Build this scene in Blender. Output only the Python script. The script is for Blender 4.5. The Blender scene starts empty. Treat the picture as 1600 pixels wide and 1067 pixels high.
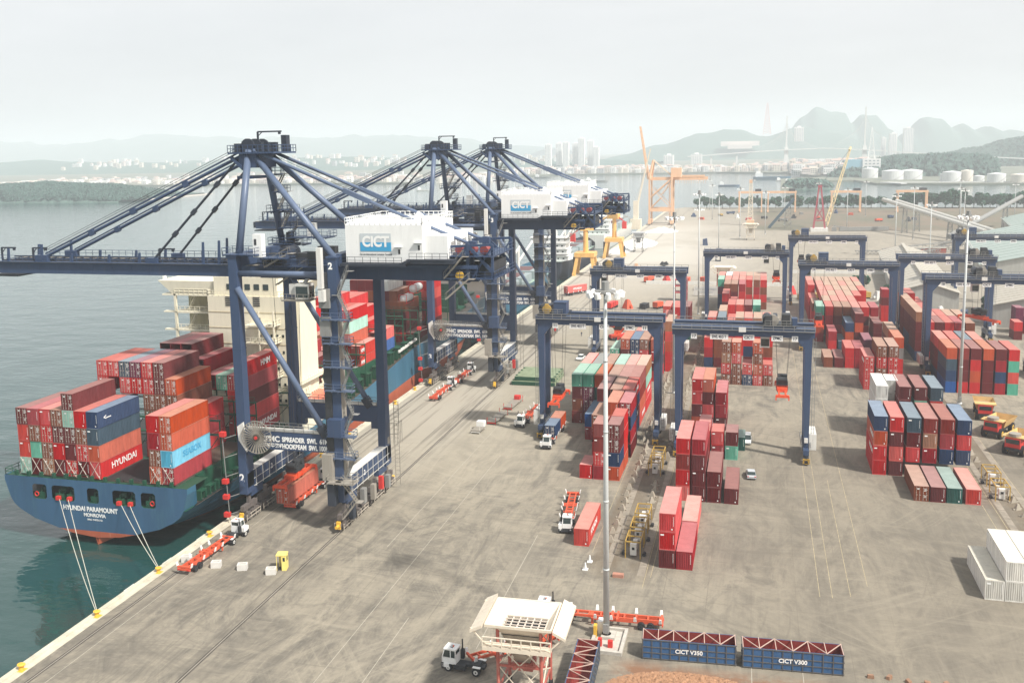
import bpy, math, random
from mathutils import Vector, Matrix
R = math.radians
random.seed(7)
S = bpy.context.scene
# ------------------------------------------------------------------ camera
def cam_axes(yaw, pitch, roll):
    cy, sy = math.cos(yaw), math.sin(yaw)
    f = Vector((-sy*math.cos(pitch), cy*math.cos(pitch), -math.sin(pitch)))
    r = Vector((cy, sy, 0.0)); u = r.cross(f)
    cr, sr = math.cos(roll), math.sin(roll)
    return cr*r + sr*u, -sr*r + cr*u, f
H = 63.453
cr_, cu_, cf_ = cam_axes(0.2691, 0.1412, -0.0199)
cd = bpy.data.cameras.new('camera'); cam = bpy.data.objects.new('camera', cd)
S.collection.objects.link(cam); S.camera = cam
cam.matrix_world = Matrix(((cr_.x, cu_.x, -cf_.x, 0), (cr_.y, cu_.y, -cf_.y, 0), (cr_.z, cu_.z, -cf_.z, H), (0, 0, 0, 1)))
cd.sensor_width = 36; cd.lens = 1515.08/1600*36
cd.shift_x = (800-769.1)/1600; cd.shift_y = (449.9-533.5)/1600
cd.clip_start = 1; cd.clip_end = 30000
# ------------------------------------------------------------------ light
SUN_EL, SUN_DIR = R(50), Vector((0.90, -0.435, 0)).normalized()
W = bpy.data.worlds.new('World'); S.world = W; W.use_nodes = True
nt = W.node_tree; nt.nodes.clear()
sky = nt.nodes.new('ShaderNodeTexSky'); sky.sky_type = 'NISHITA'; sky.sun_disc = False
sky.sun_elevation = SUN_EL; sky.sun_rotation = math.atan2(SUN_DIR.x, SUN_DIR.y)
sky.air_density = 1.0; sky.dust_density = 3.0; sky.ozone_density = 1.0
hs = nt.nodes.new('ShaderNodeHueSaturation'); hs.inputs['Saturation'].default_value = 0.30
mx = nt.nodes.new('ShaderNodeMix'); mx.data_type = 'RGBA'; mx.inputs[0].default_value = 0.62
mx.inputs[7].default_value = (8.35, 8.4, 8.5, 1)
ctc = nt.nodes.new('ShaderNodeTexCoord'); cmp_ = nt.nodes.new('ShaderNodeMapping'); cmp_.inputs['Scale'].default_value = (2.0, 2.0, 9.0); cno = nt.nodes.new('ShaderNodeTexNoise')
cno.inputs['Scale'].default_value = 1.3; cno.inputs['Detail'].default_value = 5; cno.inputs['Roughness'].default_value = 0.55; cmr = nt.nodes.new('ShaderNodeMapRange')
cmr.inputs[1].default_value = 0.3; cmr.inputs[2].default_value = 0.7; cmr.inputs[3].default_value = 0.52; cmr.inputs[4].default_value = 0.72
nt.links.new(ctc.outputs['Generated'], cmp_.inputs[0]); nt.links.new(cmp_.outputs[0], cno.inputs['Vector']); nt.links.new(cno.outputs[0], cmr.inputs[0]); nt.links.new(cmr.outputs[0], mx.inputs[0])
bg = nt.nodes.new('ShaderNodeBackground'); bg.inputs['Strength'].default_value = 0.10
wo = nt.nodes.new('ShaderNodeOutputWorld')
nt.links.new(sky.outputs[0], hs.inputs['Color']); nt.links.new(hs.outputs[0], mx.inputs[6])
nt.links.new(mx.outputs[2], bg.inputs['Color']); nt.links.new(bg.outputs[0], wo.inputs['Surface'])
sl = bpy.data.lights.new('sun', 'SUN'); sl.energy = 5.0; sl.angle = R(3.6); sl.color = (1.0, 0.955, 0.88)
so = bpy.data.objects.new('sun', sl); S.collection.objects.link(so)
sd = Vector((SUN_DIR.x*math.cos(SUN_EL), SUN_DIR.y*math.cos(SUN_EL), math.sin(SUN_EL)))
so.rotation_euler = (-sd).to_track_quat('-Z', 'Y').to_euler()
S.view_settings.view_transform = 'Standard'; S.view_settings.look = 'None'
S.view_settings.exposure = 0.31; S.view_settings.gamma = 1.0; S.view_settings.use_curve_mapping = False
S.render.engine = 'CYCLES'
cy = S.cycles; cy.use_denoising = True; cy.max_bounces = 6; cy.diffuse_bounces = 3; cy.glossy_bounces = 3
cy.volume_bounces = 6; cy.transparent_max_bounces = 6; cy.caustics_reflective = False; cy.caustics_refractive = False
HAZE = 2.2e-4
# ------------------------------------------------------------------ materials
MATS = {}
def nodes_of(m):
    m.use_nodes = True; n = m.node_tree; b = n.nodes['Principled BSDF']; return n, b
def mat(name, col, rough=0.6, metal=0.0, var=0.0, wear=0.0, wearcol=(0.16, 0.09, 0.05), scale=0.6, streak=False, spec=0.4, objvar=0.0):
    if name in MATS: return MATS[name]
    m = bpy.data.materials.new(name); n, b = nodes_of(m)
    b.inputs['Roughness'].default_value = rough; b.inputs['Metallic'].default_value = metal
    b.inputs['Specular IOR Level'].default_value = spec
    L = n.links.new
    tc = n.nodes.new('ShaderNodeTexCoord'); oi = n.nodes.new('ShaderNodeObjectInfo')
    mp = n.nodes.new('ShaderNodeMapping'); L(tc.outputs['Object'], mp.inputs[0])
    if streak: mp.inputs['Scale'].default_value = (1.6, 1.6, 0.25)
    L(oi.outputs['Random'], mp.inputs['Location']) if True else None
    ns = n.nodes.new('ShaderNodeTexNoise'); ns.inputs['Scale'].default_value = scale; ns.inputs['Detail'].default_value = 5
    ns.inputs['Roughness'].default_value = 0.65; L(mp.outputs[0], ns.inputs['Vector'])
    cur = None
    hv = n.nodes.new('ShaderNodeHueSaturation'); hv.inputs['Color'].default_value = (*col, 1)
    mr = n.nodes.new('ShaderNodeMapRange'); L(ns.outputs[0], mr.inputs[0])
    mr.inputs[1].default_value = 0.3; mr.inputs[2].default_value = 0.7; mr.inputs[3].default_value = 1-var; mr.inputs[4].default_value = 1+var
    if objvar:
        m2 = n.nodes.new('ShaderNodeMapRange'); L(oi.outputs['Random'], m2.inputs[0]); m2.inputs[3].default_value = 1-objvar; m2.inputs[4].default_value = 1+objvar
        mm = n.nodes.new('ShaderNodeMath'); mm.operation = 'MULTIPLY'; L(mr.outputs[0], mm.inputs[0]); L(m2.outputs[0], mm.inputs[1]); L(mm.outputs[0], hv.inputs['Value'])
        m3 = n.nodes.new('ShaderNodeMapRange'); L(oi.outputs['Random'], m3.inputs[0]); m3.inputs[3].default_value = 1.12; m3.inputs[4].default_value = 0.86; L(m3.outputs[0], hv.inputs['Saturation'])
    else: L(mr.outputs[0], hv.inputs['Value'])
    out = hv.outputs[0]
    if wear > 0:
        n2 = n.nodes.new('ShaderNodeTexNoise'); n2.inputs['Scale'].default_value = scale*3.3; n2.inputs['Detail'].default_value = 7; n2.inputs['Roughness'].default_value = 0.7
        L(mp.outputs[0], n2.inputs['Vector'])
        r2 = n.nodes.new('ShaderNodeMapRange'); L(n2.outputs[0], r2.inputs[0]); r2.inputs[1].default_value = 0.62-0.12*wear; r2.inputs[2].default_value = 0.78; r2.inputs[4].default_value = min(1, 0.45+wear*0.5)
        mx = n.nodes.new('ShaderNodeMix'); mx.data_type = 'RGBA'; L(r2.outputs[0], mx.inputs[0]); L(out, mx.inputs[6]); mx.inputs[7].default_value = (*wearcol, 1); out = mx.outputs[2]
    L(out, b.inputs['Base Color'])
    MATS[name] = m; return m
def paint(name, col, **k): return mat(name, col, **{**dict(rough=0.5, var=0.10, wear=0.35, scale=0.7, streak=True), **k})
CRANE = paint('crane_blue_paint', (0.036, 0.062, 0.125), wear=0.25, wearcol=(0.10, 0.10, 0.11), scale=0.35, rough=0.45)
CRANE_D = paint('crane_dark_steel', (0.024, 0.031, 0.046), wear=0.2, rough=0.55)
CRANE_G = paint('crane_grey_tube', (0.10, 0.135, 0.21), wear=0.15, wearcol=(0.12, 0.12, 0.13), rough=0.4)
GREY = paint('weathered_grey_steel', (0.24, 0.24, 0.23), wear=0.5)
DUSTY = paint('dusty_steel', (0.30, 0.275, 0.235), wear=0.4)
WHITE = paint('white_paint', (0.80, 0.80, 0.78), wear=0.12, wearcol=(0.35, 0.32, 0.28), var=0.04)
WHITE2 = paint('off_white_paint', (0.66, 0.65, 0.61), wear=0.3, wearcol=(0.30, 0.26, 0.2))
BLACK = mat('black_rubber', (0.018, 0.018, 0.02), rough=0.75, var=0.2)
DARK = mat('dark_machinery', (0.03, 0.032, 0.036), rough=0.6, var=0.3, wear=0.3, wearcol=(0.12, 0.10, 0.08))
GLASS = mat('cab_glass', (0.02, 0.035, 0.035), rough=0.08, spec=0.8)
RED = paint('signal_red', (0.60, 0.035, 0.03))
ORANGE = paint('chassis_orange', (0.62, 0.10, 0.045), wear=0.3)
SPREAD = paint('spreader_orange_red', (0.70, 0.085, 0.03), wear=0.3)
YELLOW = paint('yellow_paint', (0.70, 0.42, 0.05), wear=0.5)
MUSTARD = paint('mustard_frame', (0.42, 0.27, 0.06), wear=0.4)
CREAM = paint('ship_cream', (0.78, 0.73, 0.58), wear=0.12, wearcol=(0.35, 0.2, 0.08), var=0.05)
HULL = paint('hull_blue', (0.042, 0.105, 0.19), wear=0.55, wearcol=(0.07, 0.17, 0.22), scale=0.12, var=0.18)
HULL2 = paint('hull_teal_blue', (0.04, 0.135, 0.215), wear=0.55, wearcol=(0.08, 0.20, 0.25), scale=0.10, var=0.2)
BOOT = paint('antifouling_red', (0.40, 0.10, 0.05), wear=0.6, wearcol=(0.5, 0.28, 0.18), scale=0.3)
GREEN = paint('deck_green', (0.010, 0.070, 0.038), wear=0.4, wearcol=(0.10, 0.09, 0.05))
DECK = paint('deck_brown', (0.075, 0.062, 0.048), wear=0.6, streak=False)
CONC = mat('concrete_blocks', (0.46, 0.43, 0.38), rough=0.9, var=0.15, scale=1.5)
ROPE = mat('mooring_rope', (0.55, 0.53, 0.45), rough=0.9)
CABLE = mat('steel_rope', (0.06, 0.06, 0.065), rough=0.6)
ORCR = paint('haze_pale_orange_crane', (0.72, 0.45, 0.28), wear=0.2)  # orange desaturated so the paint itself carries distance haze
YELC = paint('portal_crane_yellow', (0.78, 0.45, 0.14), wear=0.2)  # yellow made paler in the paint to look hazier
BLUEBIN = paint('bin_blue', (0.035, 0.10, 0.22), wear=0.55, wearcol=(0.03, 0.06, 0.11), scale=1.2)
BINRIB = paint('bin_rib', (0.10, 0.10, 0.10), wear=0.5)
BINRED = paint('bin_inside_red', (0.22, 0.035, 0.03), wear=0.4)
HOPC = paint('hopper_cream', (0.70, 0.62, 0.50), wear=0.42, wearcol=(0.45, 0.26, 0.20), streak=False, scale=0.9)
HOPR = paint('hopper_red_leg', (0.42, 0.11, 0.085), wear=0.6, wearcol=(0.6, 0.45, 0.35))
PRINT_W = mat('white_print', (0.82, 0.82, 0.80), rough=0.6)
PRINT_B = mat('sign_blue', (0.05, 0.32, 0.56), rough=0.6)
PRINT_G = mat('sign_grey', (0.52, 0.56, 0.58), rough=0.6)
PRINT_D = mat('print_dark', (0.04, 0.05, 0.07), rough=0.6)
POLE = paint('galvanised_pole', (0.52, 0.54, 0.53), wear=0.15, wearcol=(0.3, 0.3, 0.28), rough=0.45)
BOGIE = paint('weathered_bogie', (0.12, 0.105, 0.10), wear=0.7, wearcol=(0.34, 0.27, 0.2), scale=1.5)
GUARD = paint('wheel_guard_pale', (0.48, 0.43, 0.36), wear=0.4)
# container colours : key -> (label words, body rgb, roof rgb: dusty fade plus a sunlit paleness in the colour)
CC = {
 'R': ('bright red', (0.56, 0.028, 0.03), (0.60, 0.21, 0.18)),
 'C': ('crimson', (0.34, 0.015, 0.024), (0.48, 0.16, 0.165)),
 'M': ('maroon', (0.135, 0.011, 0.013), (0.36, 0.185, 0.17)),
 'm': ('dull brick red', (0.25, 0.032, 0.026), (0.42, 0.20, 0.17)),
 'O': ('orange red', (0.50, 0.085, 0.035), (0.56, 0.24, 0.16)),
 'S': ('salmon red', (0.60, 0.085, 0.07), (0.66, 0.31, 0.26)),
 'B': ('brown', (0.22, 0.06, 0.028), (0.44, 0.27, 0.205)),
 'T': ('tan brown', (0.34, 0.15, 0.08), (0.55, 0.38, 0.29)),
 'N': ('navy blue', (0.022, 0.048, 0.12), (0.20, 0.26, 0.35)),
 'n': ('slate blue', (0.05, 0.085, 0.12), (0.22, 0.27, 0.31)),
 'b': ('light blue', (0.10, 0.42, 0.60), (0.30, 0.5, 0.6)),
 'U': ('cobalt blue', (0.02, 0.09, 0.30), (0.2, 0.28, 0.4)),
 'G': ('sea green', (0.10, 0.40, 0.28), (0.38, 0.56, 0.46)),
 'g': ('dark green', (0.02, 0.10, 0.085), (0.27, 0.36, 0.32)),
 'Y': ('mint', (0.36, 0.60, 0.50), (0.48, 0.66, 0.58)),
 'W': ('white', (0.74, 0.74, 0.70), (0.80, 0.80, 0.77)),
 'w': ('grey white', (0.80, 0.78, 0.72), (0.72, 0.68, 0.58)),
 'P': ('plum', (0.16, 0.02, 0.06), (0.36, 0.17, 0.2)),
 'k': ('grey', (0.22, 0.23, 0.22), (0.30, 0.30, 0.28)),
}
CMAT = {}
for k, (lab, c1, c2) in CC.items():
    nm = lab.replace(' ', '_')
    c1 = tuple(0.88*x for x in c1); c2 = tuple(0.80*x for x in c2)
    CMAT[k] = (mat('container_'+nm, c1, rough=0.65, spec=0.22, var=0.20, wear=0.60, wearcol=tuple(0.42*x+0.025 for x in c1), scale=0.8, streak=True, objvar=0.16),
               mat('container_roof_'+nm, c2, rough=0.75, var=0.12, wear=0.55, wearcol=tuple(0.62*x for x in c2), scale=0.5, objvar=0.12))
# ------------------------------------------------------------------ mesh builder
class MB:
    def __init__(s): s.v = []; s.f = []; s.m = []
    def quad(s, a, b, c, d, m=0):
        i = len(s.v); s.v += [tuple(a), tuple(b), tuple(c), tuple(d)]; s.f.append((i, i+1, i+2, i+3)); s.m.append(m)
    def tri(s, a, b, c, m=0):
        i = len(s.v); s.v += [tuple(a), tuple(b), tuple(c)]; s.f.append((i, i+1, i+2)); s.m.append(m)
    def hexa(s, p, m=0):
        i = len(s.v); s.v += [tuple(q) for q in p]
        for f in ((0, 3, 2, 1), (4, 5, 6, 7), (0, 1, 5, 4), (1, 2, 6, 5), (2, 3, 7, 6), (3, 0, 4, 7)):
            s.f.append(tuple(i+k for k in f)); s.m.append(m)
    def box(s, x0, x1, y0, y1, z0, z1, m=0):
        s.hexa([(x0, y0, z0), (x1, y0, z0), (x1, y1, z0), (x0, y1, z0), (x0, y0, z1), (x1, y0, z1), (x1, y1, z1), (x0, y1, z1)], m); return s
    def cbox(s, x, y, z, w, d, h, m=0): return s.box(x-w/2, x+w/2, y-d/2, y+d/2, z, z+h, m)
    def beam(s, p, q, w, h, m=0, w2=None, h2=None):
        p = Vector(p); q = Vector(q); d = (q-p).normalized()
        up = Vector((0, 0, 1)) if abs(d.z) < 0.95 else Vector((0, 1, 0))
        a = d.cross(up).normalized(); b = a.cross(d).normalized(); w2 = w2 or w; h2 = h2 or h
        s.hexa([p-a*w/2-b*h/2, p+a*w/2-b*h/2, p+a*w/2+b*h/2, p-a*w/2+b*h/2, q-a*w2/2-b*h2/2, q+a*w2/2-b*h2/2, q+a*w2/2+b*h2/2, q-a*w2/2+b*h2/2], m); return s
    def tube(s, p, q, r, n=8, r2=None, m=0, cap=True):
        p = Vector(p); q = Vector(q); d = (q-p).normalized(); r2 = r if r2 is None else r2
        up = Vector((0, 0, 1)) if abs(d.z) < 0.9 else Vector((1, 0, 0))
        a = d.cross(up).normalized(); b = a.cross(d).normalized(); i = len(s.v)
        for k in range(n):
            t = 2*math.pi*k/n; o = a*math.cos(t)+b*math.sin(t); s.v.append(tuple(p+o*r)); s.v.append(tuple(q+o*r2))
        for k in range(n):
            k2 = (k+1) % n; s.f.append((i+2*k, i+2*k2, i+2*k2+1, i+2*k+1)); s.m.append(m)
        if cap:
            s.f.append(tuple(i+2*k for k in range(n))[::-1]); s.m.append(m); s.f.append(tuple(i+2*k+1 for k in range(n))); s.m.append(m)
        return s
    def rail(s, pts, h=1.1, r=0.05, step=1.8, mid=True):
        for p, q in zip(pts, pts[1:]):
            p = Vector(p); q = Vector(q); L = (q-p).length; n = max(1, round(L/step)); up = Vector((0, 0, 1))
            for z in ((h, h*0.5) if mid else (h,)): s.beam(p+up*z, q+up*z, r*1.6, r*1.6)
            for k in range(n+1):
                o = p+(q-p)*k/n; s.beam(o, o+up*h, r*1.5, r*1.5)
        return s
    def mesh(s, name, smooth=False):
        me = bpy.data.meshes.new(name); me.from_pydata(s.v, [], s.f); me.polygons.foreach_set('material_index', s.m)
        if smooth: me.polygons.foreach_set('use_smooth', [True]*len(s.f))
        me.update(); return me
def link(o, parent=None, loc=None, rot=None):
    S.collection.objects.link(o)
    if parent: o.parent = parent
    if loc is not None: o.location = loc
    if rot is not None: o.rotation_euler = rot
    return o
def tag(o, label=None, cat=None, group=None, kind=None):
    if label: o['label'] = label
    if cat: o['category'] = cat
    if group: o['group'] = group
    if kind: o['kind'] = kind
    return o
def thing(name, label, cat, loc=(0, 0, 0), rz=0, group=None):
    o = bpy.data.objects.new(name, None); o.empty_display_size = 0.1
    link(o, None, loc, (0, 0, rz)); return tag(o, label, cat, group)
def part(name, mb, ms, parent, loc=(0, 0, 0), rot=None, label=None, kind=None, smooth=False):
    me = mb.mesh(name, smooth) if isinstance(mb, MB) else mb
    if not isinstance(ms, (list, tuple)): ms = [ms]
    if not me.materials:
        for x in ms: me.materials.append(x)
    o = bpy.data.objects.new(name, me); link(o, parent, loc, rot); return tag(o, label, kind=kind)
def copy_tree(o, loc=None, label=None, parent=None):
    c = o.copy(); S.collection.objects.link(c)
    if parent: c.parent = parent
    if loc is not None: c.location = loc
    if label: c['label'] = label
    for ch in list(o.children): copy_tree(ch, parent=c)
    return c
def structure(name, mb, m, **k):
    o = part(name, mb, m, None, **k); o['kind'] = 'structure'; return o
_T = {}
def text_mesh(s, size, bold=0.0, width=None):
    key = (s, size, bold, width)
    if key in _T: return _T[key]
    cu = bpy.data.curves.new('t', 'FONT'); cu.body = s; cu.size = size; cu.align_x = 'CENTER'; cu.align_y = 'CENTER'; cu.offset = bold; cu.extrude = 0.01
    o = bpy.data.objects.new('t', cu); S.collection.objects.link(o); dg = bpy.context.evaluated_depsgraph_get()
    me = bpy.data.meshes.new_from_object(o.evaluated_get(dg)); bpy.data.objects.remove(o); me.name = 'lettering'
    if width:
        xs = [v.co.x for v in me.vertices]; w = max(xs)-min(xs)
        for v in me.vertices: v.co.x *= width/w
    me.materials.clear(); _T[key] = me; return me
def lettering(s, size, parent, loc, face='front', m=None, bold=0.02, width=None):
    rot = {'front': (R(90), 0, 0), 'right': (R(90), 0, R(90)), 'left': (R(90), 0, R(-90)), 'back': (R(90), 0, R(180))}[face]
    me = text_mesh(s, size, bold, width).copy(); me.materials.append(m or PRINT_W)
    o = bpy.data.objects.new('lettering', me); link(o, parent, loc, rot); return o
# ------------------------------------------------------------------ setting
def ground_mat():
    m = bpy.data.materials.new('yard_concrete'); n, b = nodes_of(m); L = n.links.new
    b.inputs['Roughness'].default_value = 0.92; b.inputs['Specular IOR Level'].default_value = 0.2
    g = n.nodes.new('ShaderNodeNewGeometry')
    def noise(scale, sx=1, sy=1, det=6, rough=0.6, rz=0, dist=0.0):
        mp = n.nodes.new('ShaderNodeMapping'); mp.inputs['Scale'].default_value = (sx, sy, 1); mp.inputs['Rotation'].default_value = (0, 0, rz)
        L(g.outputs['Position'], mp.inputs[0]); t = n.nodes.new('ShaderNodeTexNoise'); t.inputs['Scale'].default_value = scale
        t.inputs['Detail'].default_value = det; t.inputs['Roughness'].default_value = rough; t.inputs['Distortion'].default_value = dist
        L(mp.outputs[0], t.inputs['Vector']); return t.outputs[0]
    def rng(x, a, c, lo=0.0, hi=1.0):
        r = n.nodes.new('ShaderNodeMapRange'); L(x, r.inputs[0]); r.inputs[1].default_value = a; r.inputs[2].default_value = c; r.inputs[3].default_value = lo; r.inputs[4].default_value = hi; return r.outputs[0]
    def mixc(f, a, c, mode='MIX'):
        x = n.nodes.new('ShaderNodeMix'); x.data_type = 'RGBA'; x.blend_type = mode
        L(f, x.inputs[0]) if not isinstance(f, float) else setattr(x.inputs[0], 'default_value', f)
        for i, q in ((6, a), (7, c)):
            if isinstance(q, tuple): x.inputs[i].default_value = (*q, 1)
            else: L(q, x.inputs[i])
        return x.outputs[2]
    def math2(op, a, c):
        x = n.nodes.new('ShaderNodeMath'); x.operation = op
        for i, q in ((0, a), (1, c)):
            if isinstance(q, (int, float)): x.inputs[i].default_value = q
            else: L(q, x.inputs[i])
        return x.outputs[0]
    sx0 = n.nodes.new('ShaderNodeSeparateXYZ'); L(g.outputs['Position'], sx0.inputs[0])
    base = mixc(rng(noise(0.02, 1, 0.7, 4), 0.35, 0.65), (0.215, 0.198, 0.172), (0.35, 0.318, 0.262))
    base = mixc(rng(noise(0.09, 1, 0.5, 8, 0.72, 0.15, 1.2), 0.40, 0.62, 0, 0.8), base, (0.41, 0.37, 0.30))
    base = mixc(rng(noise(0.11, 1.1, 0.4, 8, 0.75, -0.4, 2.0), 0.46, 0.62, 0, 0.9), base, (0.155, 0.145, 0.13))
    base = mixc(rng(noise(0.5, 3.2, 0.10, 6, 0.7, 0.04), 0.48, 0.66, 0, 0.22), base, (0.17, 0.158, 0.14))
    base = mixc(rng(noise(0.5, 2.4, 0.14, 6, 0.75, -1.15, 0.8), 0.50, 0.66, 0, 0.28), base, (0.44, 0.40, 0.33))
    base = mixc(rng(noise(0.23, 0.25, 2.4, 7, 0.75, 0.12, 1.0), 0.51, 0.66, 0, 0.32), base, (0.45, 0.405, 0.33))
    base = mixc(rng(noise(0.8, 1, 1, 10, 0.8, 0.5), 0.52, 0.72, 0, 0.5), base, (0.13, 0.12, 0.105))
    # broad curved scuffs left by turning vehicles
    for cx, cy_, rs, dark in ((-75, 60, 1.3, 1), (20, 60, 1.0, 0), (-10, 260, 1.1, 1), (60, 190, 1.2, 0), (-40, 215, 1.4, 0), (-95, 190, 1.0, 1), (-30, 20, 0.9, 1)):
        dx = math2('SUBTRACT', sx0.outputs[0], cx); dy = math2('SUBTRACT', sx0.outputs[1], cy_)
        rr_ = math2('SQRT', math2('ADD', math2('MULTIPLY', dx, dx), math2('MULTIPLY', dy, dy)), 0); an = math2('ARCTAN2', dy, dx)
        cb = n.nodes.new('ShaderNodeCombineXYZ'); L(math2('MULTIPLY', rr_, rs), cb.inputs[0]); L(math2('MULTIPLY', an, 3.5), cb.inputs[1]); cb.inputs[2].default_value = cx
        t = n.nodes.new('ShaderNodeTexNoise'); t.inputs['Scale'].default_value = 0.55; t.inputs['Detail'].default_value = 5; t.inputs['Roughness'].default_value = 0.72; L(cb.outputs[0], t.inputs['Vector'])
        f = math2('MULTIPLY', rng(t.outputs[0], 0.52, 0.68, 0, 0.6), rng(noise(0.035, 1, 1, 3, 0.5, cx*0.1), 0.46, 0.62)); base = mixc(f, base, (0.165, 0.153, 0.135) if dark else (0.45, 0.41, 0.335))
    # tyre arcs: thin rings broken up by noise
    for cx, cy_, sc in ((-55, 120, 1.15), (-20, 90, 0.9), (5, 150, 1.0), (25, 150, 0.8), (-48, 150, 1.3), (-5, 130, 0.75)):
        dx = math2('SUBTRACT', sx0.outputs[0], cx); dy = math2('MULTIPLY', math2('SUBTRACT', sx0.outputs[1], cy_), sc)
        rr_ = math2('SQRT', math2('ADD', math2('MULTIPLY', dx, dx), math2('MULTIPLY', dy, dy)), 0)
        wob = math2('ADD', math2('MULTIPLY', rr_, 0.31), math2('MULTIPLY', noise(0.03, 1, 1, 2), 2.2))
        fr = math2('ABSOLUTE', math2('SUBTRACT', math2('FRACT', wob, 0), 0.5), 0); f = rng(fr, 0.055, 0.015, 0, 1)
        f = math2('MULTIPLY', f, rng(noise(0.045, 1, 1, 3, 0.5, cx), 0.50, 0.62, 0, 0.30)); f = math2('MULTIPLY', f, rng(rr_, 34, 20)); base = mixc(f, base, (0.13, 0.12, 0.11))
    # slab joints, a lighter berth apron, and the white cement dust of the far bulk quay
    sx = n.nodes.new('ShaderNodeSeparateXYZ'); L(g.outputs['Position'], sx.inputs[0])
    for ax, per in ((0, 6.1), (1, 9.4)):
        q = math2('FRACT', math2('DIVIDE', sx.outputs[ax], per), 0.0); j = math2('LESS_THAN', q, 0.016); j = math2('MULTIPLY', j, rng(noise(0.05, 1, 1, 3), 0.45, 0.6, 0, 0.5))
        base = mixc(j, base, (0.16, 0.145, 0.12))
    lz = math2('MULTIPLY', rng(sx.outputs[0], -30, -56), rng(sx.outputs[1], 150, 205, 0, 0.62)); base = mixc(lz, base, (0.46, 0.425, 0.355))
    rz_ = math2('MULTIPLY', rng(sx.outputs[0], -22, 5), rng(sx.outputs[1], 260, 190, 0, 0.45)); base = mixc(rz_, base, (0.215, 0.19, 0.155))
    apron = rng(sx.outputs[0], -62.0, -66.0); apr2 = math2('MULTIPLY', apron, rng(sx.outputs[1], 160, 215, 0, 0.75)); base = mixc(apr2, base, (0.46, 0.43, 0.375))
    lane = math2('MULTIPLY', rng(noise(0.42, 1.6, 0.05, 4, 0.6), 0.50, 0.64, 0, 0.65), apron); base = mixc(lane, base, (0.17, 0.155, 0.135))
    d1 = math2('MULTIPLY', rng(sx.outputs[1], 400, 540), rng(sx.outputs[1], 900, 700)); d2 = math2('MULTIPLY', rng(sx.outputs[0], 10, -50), rng(noise(0.012, 1, 1, 5, 0.7), 0.3, 0.55, 0.3, 1.0))
    base = mixc(math2('MULTIPLY', d1, d2), base, (0.80, 0.785, 0.75))
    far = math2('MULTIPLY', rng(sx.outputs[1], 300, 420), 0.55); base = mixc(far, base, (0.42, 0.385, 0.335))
    # earth fields beyond the far yard
    fld = math2('MULTIPLY', rng(sx.outputs[1], 745, 760), rng(sx.outputs[0], -10, 0)); fc = mixc(rng(noise(0.02, 1, 0.5, 4), 0.4, 0.6), (0.22, 0.17, 0.13), (0.15, 0.15, 0.11)); base = mixc(math2('MULTIPLY', fld, 0.85), base, fc)
    dirt = math2('MULTIPLY', rng(sx.outputs[1], 114.5, 112.0), rng(sx.outputs[0], -17, -14)); dirt = math2('MULTIPLY', dirt, rng(noise(0.35, 1, 1, 6, 0.75), 0.36, 0.52)); base = mixc(dirt, base, (0.27, 0.15, 0.095))
    # brown soil between the crane lanes
    def band(x0, x1): return math2('MULTIPLY', rng(sx.outputs[0], x0, x0+1), rng(sx.outputs[0], x1, x1-1))
    bs = math2('MAXIMUM', band(-24.5, -14.2), band(39.6, 46.5)); bs = math2('MULTIPLY', bs, math2('MULTIPLY', rng(sx.outputs[1], 134, 142), rng(sx.outputs[1], 410, 395))); bs = math2('MULTIPLY', bs, rng(noise(0.25, 1, 0.3, 6, 0.7), 0.35, 0.6, 0.2, 0.85))
    base = mixc(bs, base, (0.185, 0.148, 0.108))
    base = mixc(1.0, base, (0.785, 0.77, 0.735), 'MULTIPLY')
    L(base, b.inputs['Base Color'])
    bp = n.nodes.new('ShaderNodeBump'); bp.inputs['Strength'].default_value = 0.25; bp.inputs['Distance'].default_value = 0.05; L(noise(1.3, 1, 1, 8, 0.7), bp.inputs['Height']); L(bp.outputs[0], b.inputs['Normal'])
    return m
QX = -88.7
gm = ground_mat(); MATS['ground'] = gm
g = MB(); GL = [(QX, 60), (2200, 60), (2200, 1000), (600, 1014), (240, 1018), (-60, 1030), (-74, 1034), (QX, 1000)]
i0 = len(g.v); g.v += [(x, y, 0) for x, y in GL]; g.f.append(tuple(range(len(GL)))); g.m.append(0)
for (a, b_) in zip(GL, GL[1:]+GL[:1]): g.quad((a[0], a[1], -6), (b_[0], b_[1], -6), (b_[0], b_[1], 0), (a[0], a[1], 0))
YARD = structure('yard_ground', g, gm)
# water
wm = bpy.data.materials.new('harbour_water'); n, b = nodes_of(wm); L = n.links.new
b.inputs['Base Color'].default_value = (0.011, 0.050, 0.046, 1); b.inputs['Roughness'].default_value = 0.06; b.inputs['IOR'].default_value = 1.5
gg = n.nodes.new('ShaderNodeNewGeometry'); hsum = None
for sc, dx, dy, st in ((0.9, 1, 1.5, 0.7), (0.28, 1, 2.0, 1.0), (0.05, 1, 1.6, 1.0)):
    mp = n.nodes.new('ShaderNodeMapping'); mp.inputs['Scale'].default_value = (dx, dy, 1); mp.inputs['Rotation'].default_value = (0, 0, 0.5*sc); L(gg.outputs['Position'], mp.inputs[0])
    t = n.nodes.new('ShaderNodeTexNoise'); t.inputs['Scale'].default_value = sc; t.inputs['Detail'].default_value = 4; L(mp.outputs[0], t.inputs['Vector'])
    mu = n.nodes.new('ShaderNodeMath'); mu.operation = 'MULTIPLY'; mu.inputs[1].default_value = st/sc*0.16; L(t.outputs[0], mu.inputs[0])
    if hsum is None: hsum = mu.outputs[0]
    else:
        ad = n.nodes.new('ShaderNodeMath'); L(hsum, ad.inputs[0]); L(mu.outputs[0], ad.inputs[1]); hsum = ad.outputs[0]
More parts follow.
